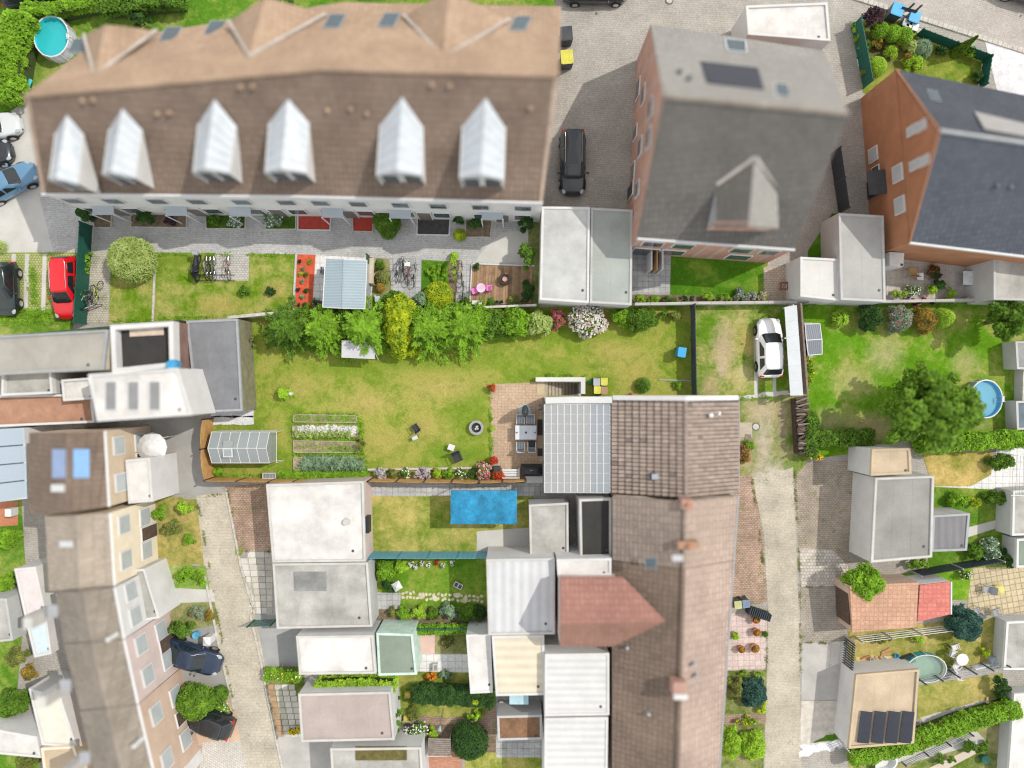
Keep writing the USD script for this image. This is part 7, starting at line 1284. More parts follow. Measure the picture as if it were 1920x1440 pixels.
# ---------------------------------------------------------------- pools
def pool(label, px, py, R, h, liner, water, wall_m, ry=None, name='round_pool'):
    q = W(px, py, h); t = thing(name, label, 'pool', (q[0], q[1], 0)); s = (ry or R) / R
    def sq(ms): v, f = ms; return np.c_[v[:, 0], v[:, 1] * s, v[:, 2]], f
    part(t, 'wall', sq(lathe([(R, 0), (R, h), (R - .04, h), (R - .05, .08), (.02, .06)], 40)), wall_m); part(t, 'liner', sq(lathe([(R - .055, h - .02), (R - .07, .12), (.02, .1)], 40)), liner)
    part(t, 'water', sq(cyl(0, 0, h - .26, h - .24, R - .08, R - .08, 40)), water); part(t, 'rim', sq(torus(R, .045, 40, 6) if False else mv(torus(R, .045, 40, 6), (0, 0, h))), white_plastic)
    for k in range(12):
        a_ = k * math.pi / 6; c = np.array([math.cos(a_) * (R + .05), math.sin(a_) * (R + .05) * s]); part(t, 'leg', tube([(*c, 0), (*c, h)], .03, 6), white_metal)
    if R < 1.3: part(t, 'ladder', cat(*[tube([(R + .25, s * .2, 0), (R + .05, s * .2, h + .3), (R - .15, s * .2, h - .2)], .02, 5) for s_ in (1,) for s in (-1, 1)], *[box(R + .22 - .1 * k, 0, .2 + .28 * k, .08, .4, .03) for k in range(4)]), white_metal)
    return t
water_b = glass_mat('pool_water_blue', (0.75, 0.93, 0.97), 0.5, 0.03, (0.22, 0.5, 0.62)); water_t = glass_mat('pool_water_turquoise', (0.6, 0.95, 0.95), 0.5, 0.03, (0.05, 0.55, 0.58)); lin_b = mat('liner_blue', (0.07, 0.42, 0.72), .5, .06); lin_t = mat('liner_turquoise', (0.03, 0.55, 0.58), .5, .06)
pool('round frame pool with pale blue water at the right side of the lawn', 1849, 748, 1.12, .8, lin_b, water_b, mat('pool_wall_blue', (0.22, 0.34, 0.42), .5), 1.3)
pool('round turquoise pool between the hedge and the terraced row', 96, 68, 1.2, 1.0, lin_t, water_t, mat('pool_wall_white', (0.55, 0.56, 0.6), .5), 1.4)
pool('half-hidden pool with teal rim and milky water beside the tan flat roof', 1738, 1254, 1.35, .7, mat('liner_milky', (0.62, 0.6, 0.5), .6, .1), glass_mat('milky_water', (0.8, 0.9, 0.85), .7, .05, (0.35, 0.45, 0.4)), mat('pool_wall_teal', (0.03, 0.3, 0.32), .5), .95)
q = W(50, 157, .4); single('sun_lounger', 'small turquoise sunbed by the hedge below the turquoise pool', 'sunbed', cat(bevel(q[0], q[1], .32, .5, .8, .08, .02, -20), *[cyl(q[0] + a_, q[1] + b_, 0, .33, .025, .025, 6) for a_ in (-.18, .18) for b_ in (-.3, .3)]), mat('turquoise_plastic', (0.08, 0.55, 0.58), .4))
single('bath_tub', 'white oval tub at the bottom right edge', 'tub', mv((lambda ms: (np.c_[ms[0][:, 0] * 1.25, ms[0][:, 1] * .8, ms[0][:, 2]], ms[1]))(lathe([(.5, 0), (.62, .5), (.66, .54), (.55, .54), (.46, .12), (.01, .1)], 26)), (*XY(1655, 1425), 0), 20), white_plastic)

# ---------------------------------------------------------------- small items in the gardens
t = thing('lantern', 'white pyramid-topped stone lantern beside the small lawn', 'lantern', (*XY(745, 1098, .6), 0), 30); part(t, 'roof', cat(hull([(-.3, -.3, .75), (.3, -.3, .75), (.3, .3, .75), (-.3, .3, .75), (0, 0, 1.05)])), white_plastic); part(t, 'body', box(0, 0, .3, .32, .32, .46), offwhite); part(t, 'foot', cyl(0, 0, 0, .3, .14, .1, 8), stone)
t = thing('solar_lamp', 'small tilted solar panel with two dark cells on the small lawn', 'solar panel', (*XY(859, 1098, .3), 0), -28); part(t, 'stand', cyl(0, 0, 0, .3, .02, .02, 6), dark_metal); part(t, 'frame', slab([(-.3, -.2, .28), (.3, -.2, .28), (.3, .2, .38), (-.3, .2, .38)], .03), white_metal)
for s in (-1, 1): part(t, 'cell', slab([(s * .145 - .12, -.16, .295), (s * .145 + .12, -.16, .295), (s * .145 + .12, .16, .375), (s * .145 - .12, .16, .375)], .01), solar)
rng = np.random.default_rng(21); gs_ = 'pale stepping stones across the small lawn'; sm_ = [mat('step_a', (0.55, 0.5, 0.36), .85, .2, 4), mat('step_b', (0.5, 0.44, 0.3), .85, .2, 4)]
sp = thing('stepping_stones', 'double row of pale oval stepping stones across the small lawn', 'stepping stones', (*XY(830, 1120), 0), world=True)
for r_ in range(2):
    for k in range(21):
        x = 755 + 7.4 * k + rng.normal(0, 1); y = 1111 + 9 * r_ + 8 * k / 21 + rng.normal(0, 1.2); big = rng.random() < .1; q = XY(x, y); part(sp, 'stone', mv((lambda ms: (ms[0] * (1, .75, 1), ms[1]))(lathe([(.01, .06), (.8 * (.14 + .12 * big), .055), (.14 + .12 * big, .0)], 9)), (q[0], q[1], .012), rng.uniform(0, 180)), sm_[k % 2])
for i, (x, y) in enumerate(((770, 1058), (779, 1063), (790, 1056), (803, 1060), (818, 1055), (830, 1061), (848, 1056))): bush('white_flower', f'{ORD[i]} small white flowering plant from the left under the sky blue fence', 'flower', x, y, 5, 5, .4, 'dark', .07, 4, flower='white' if i != 4 else 'red', nf=45, fs=.08, group='flowers under the sky blue fence')
t = thing('broom', 'pale blue-handled broom lying across the hedge lawn', 'broom', (*XY(829, 1342), 0), 80); part(t, 'handle', tube([(-.7, 0, .04), (.6, 0, .06)], .02, 5), grey_wood); part(t, 'head', hull([(-.7, -.03, .02), (-.7, .03, .02), (-1.1, -.14, .02), (-1.1, .14, .02), (-1.1, 0, .08)]), mat('pale_blue', (0.35, 0.55, 0.58), .6))
for x, y, l in ((765, 1300, 'yellow stacking crate left of the long clipped hedge, upper one'), (763, 1344, 'yellowish stacking crate left of the long clipped hedge, lower one')): single('crate', l, 'crate', cat(ring([XY(x - 5, y - 5), XY(x + 5, y - 5), XY(x + 5, y + 5), XY(x - 5, y + 5)], .0, .35, .05), box(*XY(x, y), .0, m(9), m(9), .28)), mat('crate_yellow', (0.5, 0.42, 0.1), .6))
for x, y, s, l in ((508, 891, (.95, .42), 'pale wire cold frame by the wooden fence below the greenhouse'), (817, 1248, (.34, .5), 'small framed cold frame on the pale path below the rockery'), (940, 1318, (.24, .55), 'narrow framed cellar hatch beside the brown path')):
    q = XY(x, y); t = thing('cold_frame', l, 'cold frame', (q[0], q[1], 0)); part(t, 'frame', ring([(-s[0] / 2, -s[1] / 2), (s[0] / 2, -s[1] / 2), (s[0] / 2, s[1] / 2), (-s[0] / 2, s[1] / 2)], 0, .4, .06), offwhite); part(t, 'pane', box(0, 0, .3, s[0] - .12, s[1] - .12, .02), mat('dull_pane', (0.2, 0.22, 0.23), .2)); part(t, 'bar', cat(*[box((k - 1) * s[0] / 4, 0, .32, .02, s[1] - .1, .03) for k in range(3)]), offwhite)
t = thing('wood_shelter', 'grey slatted wood shelter roof left of the big clipped bush', 'shelter', (*XY(824, 1400, 1.4), 0), world=True); q = W(824, 1400, 1.5)
for k in range(9): part(t, 'roof_board', box(q[0], q[1] + .52 - .13 * k, 1.5 + .012 * k, 1.55, .11, .03, -2), grey_wood)
for a_ in (-.7, .7): part(t, 'post', box(q[0] + a_, q[1], 0, .08, .9, 1.48), grey_wood)
part(t, 'front_board', box(q[0], q[1] - .62, 1.4, 1.6, .05, .16), white_plastic)
t = thing('cable_reel', 'grey cable reel drum at the lower right gardens', 'drum', (*XY(1862, 1238), 0)); part(t, 'drum', cat(lathe([(.08, .5), (.12, .48), (.22, .42), (.34, .5), (.4, .46), (.4, .02), (.0, .02)], 18)), mat('drum_grey', (0.32, 0.36, 0.4), .5))
t = thing('round_table', 'white round plastic table in the conifer garden', 'table', (*XY(1805, 1237, .7), 0)); part(t, 'tabletop', cyl(0, 0, .66, .7, .42, .42, 22), white_plastic); part(t, 'leg', cat(*[tube([(.3 * math.cos(a_), .3 * math.sin(a_), 0), (.22 * math.cos(a_), .22 * math.sin(a_), .66)], .03, 5) for a_ in np.arange(4) * 1.57 + .4]), white_plastic)
for i, (x, y, r) in enumerate(((1788, 1226, 250), (1795, 1250, 320), (1797, 1262, 350), (1792, 1214, 200))): chair('plastic_chair', ('first', 'second', 'third', 'topmost')[i] + ' white plastic chair beside the white round table' + (' counting down the left side' if i < 3 else ''), x, y, r, white_plastic, white_plastic, 'white plastic chairs by the round table', .85)
single('planter', 'long white planter trough in the lower right garden', 'planter', cat(ring([XY(1822, 1246), XY(1848, 1241), XY(1849, 1249), XY(1823, 1254)], 0, .4, .06), prism([XY(1823, 1247), XY(1847, 1242), XY(1848, 1248), XY(1824, 1253)], 0, .34)), white_plastic)
for x, y, r, l in ((1852, 1105, 80, 'grey metal garden chair beside the yellow cushion'), (1832, 1148, 30, 'grey wire chair by the conifer'), (1868, 1148, 200, 'grey recliner at the end of the tan path')): chair('metal_chair', l, x, y, r, grey_metal, grey_metal, None, .95)
single('bean_bag', 'round pale yellow cushion seat on the tan path', 'cushion', ell((*XY(1868, 1104), .22), (.42, .36, .24), 2, .1), mat('cushion_yellow', (0.55, 0.5, 0.16), .9, .15, 6))
rng = np.random.default_rng(33)
for i, (x, y, a_, sx, sy, h, mt, l) in enumerate(((1622, 1238, 30, .5, .12, .12, terracotta, 'rusty red pipe offcut at the left of the sandy heap'), (1632, 1240, 70, .35, .3, .3, white_plastic, 'white bucket on the sandy heap'), (1648, 1244, -35, .8, .14, .1, wood, 'pale beam lying on the sand, left one'), (1656, 1243, -35, .8, .12, .12, grey_wood, 'grey beam lying on the sand beside the pale one'), (1664, 1240, -30, .7, .12, .1, offwhite, 'white board lying on the sand, right of the beams'), (1660, 1230, 15, .7, .3, .12, wood, 'stack of short planks above the beams'), (1697, 1240, 20, .9, .5, .45, anthracite, 'dark open crate right of the sandy heap'), (1679, 1234, 0, .3, .3, .2, blue, 'blue tub left of the dark open crate'), (1710, 1236, 0, .3, .3, .25, offwhite, 'pale bucket right of the dark open crate'))):
    q = XY(x, y - 6)
    if 'bucket' in l or 'tub' in l: msh = lathe([(.01, 0), (.12, 0), (.16, h), (.14, h), (.11, .03), (.01, .03)], 14, q[0], q[1])
    elif 'crate' in l: msh = cat(mv(ring([(-sx / 2, -sy / 2), (sx / 2, -sy / 2), (sx / 2, sy / 2), (-sx / 2, sy / 2)], 0, h, .05), (*q, 0), a_), box(*q, 0, sx * .95, sy * .95, .06, a_))
    elif 'stack' in l: msh = cat(*[box(q[0], q[1] + (k - 1) * .1, .02 + .03 * (k % 2), sx, .09, .05, a_ + 4 * k) for k in range(4)])
    elif 'pipe' in l: msh = tube([(q[0] - .3, q[1] - .1, .07), (q[0] + .3, q[1] + .12, .07)], .07, 8)
    else: msh = bevel(*q, .01, sx, sy, h, .015, a_)
    single('scrap', l, 'scrap', msh, mt)
t = thing('drying_line', 'washing line with a mast and crossbars at the right edge patio', 'washing line', (*XY(1873, 890), 0)); 
part(t, 'mast', cat(tube([(0, -1.2, 0), (0, -1.2, 1.8)], .04, 6), tube([(.1, 1.5, 0), (.1, 1.5, 1.8)], .04, 6)), white_metal); [part(t, 'crossbar', tube([(-.4, y, 1.78), (.45, y, 1.78)], .025, 5), white_metal) for y in (-1.2, 1.5)]; part(t, 'line', cat(*[tube([(x, -1.2, 1.78), (x * .9 + .1, 1.5, 1.78)], .008, 3) for x in (-.35, -.1, .15, .4)]), dark_metal)
for i, (x, y, l) in enumerate(((1725, 507, 'tan wicker chair on the tan patio'),)): chair('wicker_chair', l, 1712, 509, 0, mat('wicker_tan', (0.42, 0.27, 0.13), .8, .2, 12), mat('wicker_frame', (0.3, 0.2, 0.1), .8), None, 1.05)
table('patio_table', 'small white square table beside the wicker chair', 1726, 518, .46, .5, .5, 0, white_plastic); t = table('patio_table', 'white square table with a plant on the grey patio at the right', 1817, 521, .8, .95, .72, 0, mat('table_pale', (.6, .66, .66), .4)); q = W(1820, 519, .72); bush('table_plant', 'small grey plant on the white square table', 'plant', 1820, 519, 5, 5, .12, 'grey', .06, 4); 
chair('dark_chair', 'dark wicker chair under the shrubs on the tan patio', 1748, 512, 40, blk, dark_metal)
single('stool', 'small red wooden stool on the brick patio', 'stool', cat(ring([XY(1459, 531), XY(1474, 530), XY(1474, 544), XY(1459, 545)], .38, .44, .08), *[box(*XY(x, y), 0, .05, .05, .38) for x in (1461, 1472) for y in (532, 543)]), mat('red_brown', (0.25, 0.07, 0.04), .6))
for i, (x, y) in enumerate(((1805, 560), (1815, 560), (1822, 561), (1840, 560))): pot(('first', 'second', 'third', 'fourth')[i] + ' white pot from the left on the wall edge of the grey patio', x, y, .17, .32, [white_plastic, dkb, white_plastic, grey_metal][i], ['grey', 'white', 'grey', 'green'][i], .18, group='pots along the grey patio')
# slabs with grassy joints by the west lane
sl = thing('paving_slabs', 'worn pale slabs with grassy joints beside the west lane', 'paving', (*XY(475, 1090), 0), kind='structure', world=True); rng = np.random.default_rng(4); slm = [mat('slab_a', (0.5, 0.48, 0.42), .9, .15, 2), mat('slab_b', (0.44, 0.42, 0.36), .9, .2, 2), mat('slab_c', (0.54, 0.52, 0.47), .9, .12, 2)]
for r_ in range(10):
    for c_ in range(4):
        x0_ = 448 + 2.4 * r_; x = x0_ + (c_ + .5) * (512 - x0_) / 4; y = 1040 + 11.6 * r_; q = XY(x, y)
        if r_ == 0 and c_ == 0: continue
        part(sl, 'slab', box(q[0], q[1], .006, m((512 - x0_) / 4) - .05, .4, .03 + .01 * rng.random(), rng.normal(0, 1)), slm[rng.integers(3)])
sl = thing('paving_slabs', 'rows of grey and brown slabs below the flowering hedge by the west lane', 'paving', (*XY(530, 1330), 0), kind='structure', world=True)
for r_ in range(9):
    for c_ in range(4):
        x = 508 + 2.3 * r_ + 13 * c_; y = 1288 + 11 * r_; q = XY(x, y); part(sl, 'slab', box(q[0], q[1], .006, m(12.2) - .03, .37, .03 + .01 * rng.random(), rng.normal(0, 1.5)), [mat('slab_rust', (0.36, 0.24, 0.15), .9, .25, 2), slm[1], slm[2], slm[0]][c_])
t = thing('edging_fence', 'low metal bed railing along the slabs by the west lane', 'railing', (*XY(510, 1330), 0), world=True); a, b = XY(501, 1284), XY(522, 1382)
part(t, 'rail', cat(tube([(*a, .35), (*b, .35)], .015, 4), tube([(*a, .18), (*b, .18)], .015, 4)), dark_metal); part(t, 'post', cat(*[cyl(*(a + (b - a) * k / 6), 0, .38, .015, .015, 5) for k in range(7)]), dark_metal)
for i, (x, y, l) in enumerate(((556, 1170, 'blue tub'),)): single('water_barrel', 'blue rain barrel before the white-fronted house', 'barrel', lathe([(.01, 0), (.28, 0), (.32, .4), (.28, .8), (.24, .8), (.01, .76)], 14, *XY(294, 1072, .8)), MATS['barrel_blue'])
single('water_barrel', 'blue tub above the dark blue saloon', 'tub', lathe([(.01, 0), (.2, 0), (.24, .5), (.2, .5), (.01, .46)], 14, *XY(366, 1192, .5)), mat('tub_blue', (.1, .4, .6), .5))
t = thing('letter_box', 'white gate pillar at the end of the garden path', 'pillar', (*XY(400, 1192), 0)); part(t, 'pillar', box(0, 0, 0, .4, .5, 1.1), white); part(t, 'cap', cat(hull([(-.26, -.3, 1.1), (.26, -.3, 1.1), (.26, .3, 1.1), (-.26, .3, 1.1), (0, 0, 1.3)])), white_plastic)
for i, (x, y, sx, sy) in enumerate(((18, 958, .45, .6),)): single('storage_box', 'white box in the terracotta yard at the left edge', 'box', bevel(*XY(14, 962, .8), 0, .45, .55, .8, .04), white_plastic)
single('stone_slabs', 'broken white flagstones beside the dark garage block', 'flagstones', cat(*[mv(box(0, 0, .01 + .01 * (k % 2), .75, .62, .06, 0), (*XY(406 + 20 * (k % 4), 774 + 14 * (k // 4)), 0), [3, -5, 8, -2, 6, 2, -7, 4][k]) for k in range(8)]), gravel_white)
single('bench', 'white garden seat left of the dark slate bed by the porches', 'bench', cat(bevel(*XY(640, 398, .4), .38, .8, .4, .05, .02), *[box(*(XY(640, 398, .4) + (s * .35, 0)), 0, .05, .36, .38) for s in (-1, 1)]), white_plastic)
# things around the grey shed
single('window_box', 'lilac-grey trolley on the tiled patio left of the shed', 'trolley', cat(ring([XY(604, 502), XY(609, 502), XY(608, 515), XY(603, 515)], 0, .5, .04), box(*XY(606, 508), 0, .1, .3, .3)), grey_metal)
t = thing('covered_grill', 'dark covered grill at the lower left of the shed', 'grill', (*XY(596, 567, .7), 0), -15); part(t, 'cover', hull([(-.45, -.18, 0), (.45, -.18, 0), (.45, .18, 0), (-.45, .18, 0), (-.4, 0, .75), (.3, -.12, .8), (.3, .12, .8)]), MATS['cover_black'], smooth=50); part(t, 'foot', box(0, 0, 0, .6, .3, .05), dark_metal)
single('shelf', 'pale wooden shelf with pots right of the green shed fence', 'shelf', cat(*[box(*XY(700, 510), .1 + .35 * k, .28, 1.9, .03, -2) for k in range(3)], *[box(*(XY(700, 510) + (0, s * .9)), 0, .28, .04, .95) for s in (-1, 1)]), mat('shelf_wood', (.5, .42, .32), .8))
for i, (x, y) in enumerate(((699, 496), (700, 508), (699, 520))): pot(('upper', 'middle', 'lower')[i] + ' pot on the pale wooden shelf', x, y, .1, .15, terracotta, ['green', 'purple', 'copper'][i], .13, group='pots on the shelf')
single('folding_table', 'small pale folding table in the shrubs right of the shed', 'table', cat(slab([W(703, 556, .7), W(712, 555, .7), W(711, 566, .6), W(703, 566, .6)], .03), box(*XY(706, 560), 0, .05, .4, .6)), mat('pale_cyan', (.5, .6, .6), .5))
# ---------------------------------------------------------------- trees, shrubs, hedges, beds
F, B, H, C, TR = frond_tree, bush, hedge, grass_clump, tree
gh_ = 'hedge row above the large lawn'
F('yew_tree', 'broad feathery dark green tree at the left end of the hedge row', 'tree', 545, 614, 60, 3.2, 'green', 96, group=gh_, ry=52)
F('yew_tree', 'feathery lighter tree second from the left in the hedge row', 'tree', 612, 616, 62, 3.0, 'fresh', 92, group=gh_, ry=52)
F('yew_tree', 'light green fern-like tree overhanging the white garden swing', 'tree', 690, 616, 62, 3.7, 'fresh', 96, group=gh_, ry=58)
B('golden_shrub', 'tall bright yellow shrub breaking through the middle of the hedge row', 'shrub', 748, 606, 34, 64, 3.0, 'yellow', .15, 30, .42, 2.4, group=gh_)
B('golden_shrub', 'pale yellow trailing shrub spilling onto the lawn under the tall yellow one', 'shrub', 768, 655, 26, 16, 1.2, 'yellow', .12, 10, group=gh_)
F('yew_tree', 'light green feathery tree right of the tall yellow shrub', 'tree', 808, 618, 62, 3.2, 'fresh', 96, group=gh_, ry=54)
F('yew_tree', 'bright green feathery tree near the pink table deck', 'tree', 870, 614, 58, 3.2, 'fresh', 92, group=gh_, ry=54)
B('laurel_shrub', 'leafy shrub with dark gaps right of the feathery trees', 'shrub', 925, 607, 34, 34, 1.9, 'green', .17, 14, .32, 1.6, group=gh_)
B('laurel_shrub', 'leafy green shrub below the round wicker table', 'shrub', 968, 603, 36, 32, 2.0, 'fresh', .16, 16, .34, 2.0, group=gh_)
B('variegated_shrub', 'cream and green variegated shrub left of the pink-flowered one', 'shrub', 1010, 608, 28, 28, 1.8, 'pale', .13, 14, .36, 2.2, group=gh_)
B('pink_shrub', 'small shrub covered in deep pink flowers beside the big hydrangea', 'shrub', 1045, 598, 14, 24, 1.5, 'green', .12, 9, flower='pinkf', nf=260, fs=.13)
B('hydrangea', 'big round hydrangea covered in cream and pink blossom', 'shrub', 1102, 600, 38, 32, 1.7, 'green', .13, 22, .36, 2.0, flower=['blush', 'white'], nf=760, fs=.15)
B('laurel_shrub', 'low bright green shrub right of the big hydrangea', 'shrub', 1165, 596, 24, 18, 1.2, 'fresh', .11, 12)
B('laurel_shrub', 'round green shrub with shaded foot right of the low bright one', 'shrub', 1203, 600, 36, 24, 1.6, 'green', .11, 18)
B('small_shrub', 'small yellowish shrub by the privacy fence', 'shrub', 1266, 592, 12, 12, .9, 'olive', .1, 6)
B('small_shrub', 'small dark shrub left of the yellowish one by the fence', 'shrub', 1246, 588, 10, 8, .7, 'green', .1, 6)
for i, (x, y, a, b, lf, l) in enumerate(((1200, 560, 14, 8, 'lime', 'lime green clump at the left end of the strip'), (1226, 561, 16, 8, 'fresh', 'bright green clump second from the left'), (1256, 562, 16, 8, 'green', 'mid green clump in the middle of the strip'), (1290, 561, 18, 8, 'dark', 'dark green clump right of the middle'), (1328, 556, 12, 9, 'lime', 'lime green clump below the shade line'), (1358, 558, 18, 8, 'fresh', 'bright green clump left of the dark mound'), (1396, 553, 26, 15, 'grey', 'grey-green mound with purplish flowers'), (1432, 556, 11, 9, 'pale', 'pale pinkish clump at the right end'))):
    B('border_plant', l + ' below the grey-roofed house', 'plant', x, y, a, b, .8, lf, .09, flower='lilac' if i == 6 else 'blush' if i == 7 else None, nf=90, group='border below the grey-roofed house')
# golden round shrub and surroundings
for i, (x, y, r_) in enumerate(((577, 606, 32), (652, 596, 30), (722, 600, 26), (782, 604, 26), (838, 602, 30), (902, 600, 28))): B('laurel_shrub', ('first', 'second', 'third', 'fourth', 'fifth', 'last')[i] + ' leafy filler shrub from the left between the feathery trees', 'shrub', x, y, r_, 34, 2.1, 'green' if i < 2 else 'fresh', .12, 14, .34, 2.0, group=gh_)
B('golden_shrub', 'clipped round golden shrub left of the narrow grey path', 'shrub', 817, 552, 27, 27, 1.6, 'yellow', .085, 1, .95, 3.4, jit=.5, maxn=9000)
B('laurel_shrub', 'dark spotted shrub between the yellow shrubs', 'shrub', 788, 562, 18, 16, 1.5, 'grey', .1, 9); B('laurel_shrub', 'green shrub above the tall yellow one at the patio', 'shrub', 735, 560, 22, 16, 1.5, 'green', .11, 9)
C('ornamental_grass', 'yellow-green grasses in the strip right of the grey shed', 'grass', 715, 520, 15, .9, 'olive', 360); C('ornamental_grass', 'straw-coloured grass at the lower end of the strip by the shed', 'grass', 712, 538, 11, .7, 'copper', 260); B('small_shrub', 'dark green shrub at the top of the strip by the shed', 'shrub', 712, 497, 12, 9, .6, 'green', .09)
B('border_plant', 'low leafy plants on the tiny square lawn', 'plant', 818, 512, 24, 18, .4, 'fresh', .1, 12); B('laurel_shrub', 'yellow-green climbing shrub beside the narrow grey path', 'shrub', 852, 498, 9, 26, 1.4, 'lime', .12, 8); B('laurel_shrub', 'rounded green shrub at the lower end of the narrow grey path', 'shrub', 872, 566, 13, 9, .8, 'green', .09); B('small_shrub', 'green plant at the upper left corner of the deck', 'shrub', 894, 500, 7, 7, .6, 'dark', .09); C('ornamental_grass', 'grasses at the lower edge of the deck', 'grass', 920, 566, 9, .5, 'green', 160); C('ornamental_grass', 'drying grasses at the lower right of the deck', 'grass', 962, 562, 12, .6, 'olive', 200)
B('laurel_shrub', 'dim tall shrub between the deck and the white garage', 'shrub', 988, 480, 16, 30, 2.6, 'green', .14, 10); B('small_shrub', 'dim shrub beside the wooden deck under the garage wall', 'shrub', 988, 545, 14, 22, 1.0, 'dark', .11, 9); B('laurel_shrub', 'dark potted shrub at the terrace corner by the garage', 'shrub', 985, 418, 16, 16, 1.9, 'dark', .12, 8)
# west lawns
B('pampas_grass', 'large pale yellow-green round grass clump on the small west lawn', 'grass', 245, 488, 37, 37, 1.5, 'pale', .07, 1, .95, 5, aspect=5.5, jit=.8, maxn=9000); C('pampas_grass', 'pale grass tuft just inside the left edge by the parking bays', 'grass', -2, 462, 14, .8, 'pale', 300)
B('small_shrub', 'small green shrub on the bicycle lawn, left of the two', 'shrub', 457, 546, 11, 12, .6, 'green', .09); B('small_shrub', 'small dark shrub on the bicycle lawn, right of the two', 'shrub', 507, 546, 11, 10, .5, 'dark', .09)
B('climbing_plant', 'leafy plant growing through the green mesh fence, upper one', 'shrub', 163, 490, 9, 34, .9, 'fresh', .13, 10, cover=1.6); B('climbing_plant', 'bright leafy plant on the green mesh fence beside the bicycles', 'shrub', 151, 551, 12, 14, 1.0, 'fresh', .13, 8)
for i, (x, y, lf) in enumerate(((562, 490, 'purple'), (581, 491, 'fresh'), (569, 504, 'grey'), (564, 514, 'lime'), (574, 515, 'green'), (567, 527, 'grey'), (559, 543, 'purple'), (574, 545, 'dark'), (567, 556, 'grey'), (571, 571, 'dark'), (561, 572, 'purple'))):
    B('bedding_plant', ORD[i] + ' small plant from the top of the red gravel bed', 'plant', x, y, 5 - (lf == 'purple'), None, .3, lf, .07, 5, group='small plants in the red gravel bed')
# front beds of the terraced row
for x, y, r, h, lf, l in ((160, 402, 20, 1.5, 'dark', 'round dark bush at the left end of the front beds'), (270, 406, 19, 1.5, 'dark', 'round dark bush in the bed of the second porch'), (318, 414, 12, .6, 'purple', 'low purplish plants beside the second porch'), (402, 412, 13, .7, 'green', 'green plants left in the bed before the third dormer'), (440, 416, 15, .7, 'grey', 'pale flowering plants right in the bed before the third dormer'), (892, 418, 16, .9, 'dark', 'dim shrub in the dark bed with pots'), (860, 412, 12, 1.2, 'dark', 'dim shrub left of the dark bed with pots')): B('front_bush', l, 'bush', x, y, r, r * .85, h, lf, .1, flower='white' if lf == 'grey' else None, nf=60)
B('hydrangea', 'pale grey-green bush with white blooms left of the red front bed', 'bush', 512, 408, 21, 20, 1.0, 'grey', .1, 10, flower='white', nf=90, fs=.12); B('round_bush', 'round bright green bush in front of the terraced row', 'bush', 725, 418, 26, 26, 1.7, 'green', .08, 3, .8, 3.2); C('ornamental_grass', 'yellow spiky plant right of the dark slate bed', 'grass', 862, 440, 14, .7, 'yellow', 300); C('ornamental_grass', 'bright yellow-green grass at the top of the narrow path', 'grass', 851, 480, 9, .7, 'lime', 180)
# top left
H('hedge', 'thick bright green hedge along the left edge beside the turquoise pool', [(40, 40), (24, 110), (14, 180)], 56, 2.2, 'fresh', .15); H('hedge', 'green hedge running along the top left corner above the pool', [(52, 22), (110, 20), (170, 8)], 24, 1.6, 'fresh', .13); H('hedge', 'row of dim shrubs behind the terraced row at the top edge', [(190, 14), (270, 6), (340, 0)], 30, 1.6, 'green', .14); B('laurel_shrub', 'dim shrub behind the left cross gable at the top', 'shrub', 262, 36, 26, 14, 1.4, 'dark', .12); B('laurel_shrub', 'shrub at the top edge between the cross gables', 'shrub', 520, 4, 34, 16, 1.5, 'green', .13)
for x, y, w_, l in ((656, 0, 46, 'first'), (800, -4, 40, 'second'), (974, 0, 50, 'third')): q = W(x, y, 2); single('awning', f'pale mint garden awning at the top edge, {l} from the left', 'awning', slab([(q[0] - m(w_), q[1], 2.1), (q[0] + m(w_), q[1], 2.1), (q[0] + m(w_), q[1] + 1.2, 2.3), (q[0] - m(w_), q[1] + 1.2, 2.3)], .04), mat('mint_awning', (.42, .58, .55), .7))
# top right garden
B('purple_shrub', 'dark purple-leaved shrub at the street corner of the front garden', 'shrub', 1638, 34, 22, 22, 2.0, 'purple', .13, 12, .35, 1.1)
gt_ = 'globe bushes in the front garden'
for x, y, l in ((1649, 56, 'leftmost'), (1672, 62, 'middle'), (1694, 65, 'rightmost')): B('globe_bush', f'{l} of the three globe bushes in a row in the front garden', 'bush', x, y, 15, 18, 1.7, 'fresh', .07, 1, .95, 3.2, group=gt_, maxn=8000)
B('globe_bush', 'large smooth lime-green globe bush near the orange brick gable', 'bush', 1641, 121, 21, 23, 1.4, 'lime', .06, 1, .95, 3.6, maxn=11000, jit=.5)
for x, y, r, lf, l in ((1608, 50, 12, 'lime', 'yellow-green shrub in the top left corner of the front garden'), (1611, 72, 10, 'yellow', 'yellowish shrub on the left of the front garden'), (1622, 86, 14, 'green', 'dark round shrub left of centre in the front garden'), (1644, 82, 12, 'copper', 'brownish shrub in the middle of the front garden'), (1671, 97, 15, 'lime', 'spreading yellow-green shrub in the middle of the front garden'), (1707, 88, 15, 'pale', 'pale variegated shrub right of the globe bushes'), (1714, 118, 20, 'lime', 'loose lime-green shrub at the edge of the front garden lawn'), (1624, 137, 10, 'olive', 'small olive shrub below the lime-green globe'), (1764, 96, 12, 'dark', 'dim shrub by the lamp in the front garden'), (1818, 98, 14, 'fresh', 'bright shrub in the right corner of the front garden'), (1832, 145, 12, 'dark', 'dim shrub on the right edge of the front garden'), (1700, 108, 9, 'copper', 'rusty little shrub beside the stones of the front garden')): B('garden_shrub', l, 'shrub', x, y, r, r * .95, .9, lf, .1)
C('ornamental_grass', 'blue-green arching grass in the middle of the front garden', 'grass', 1731, 90, 22, 1.1, 'grey', 700, droop=.8)
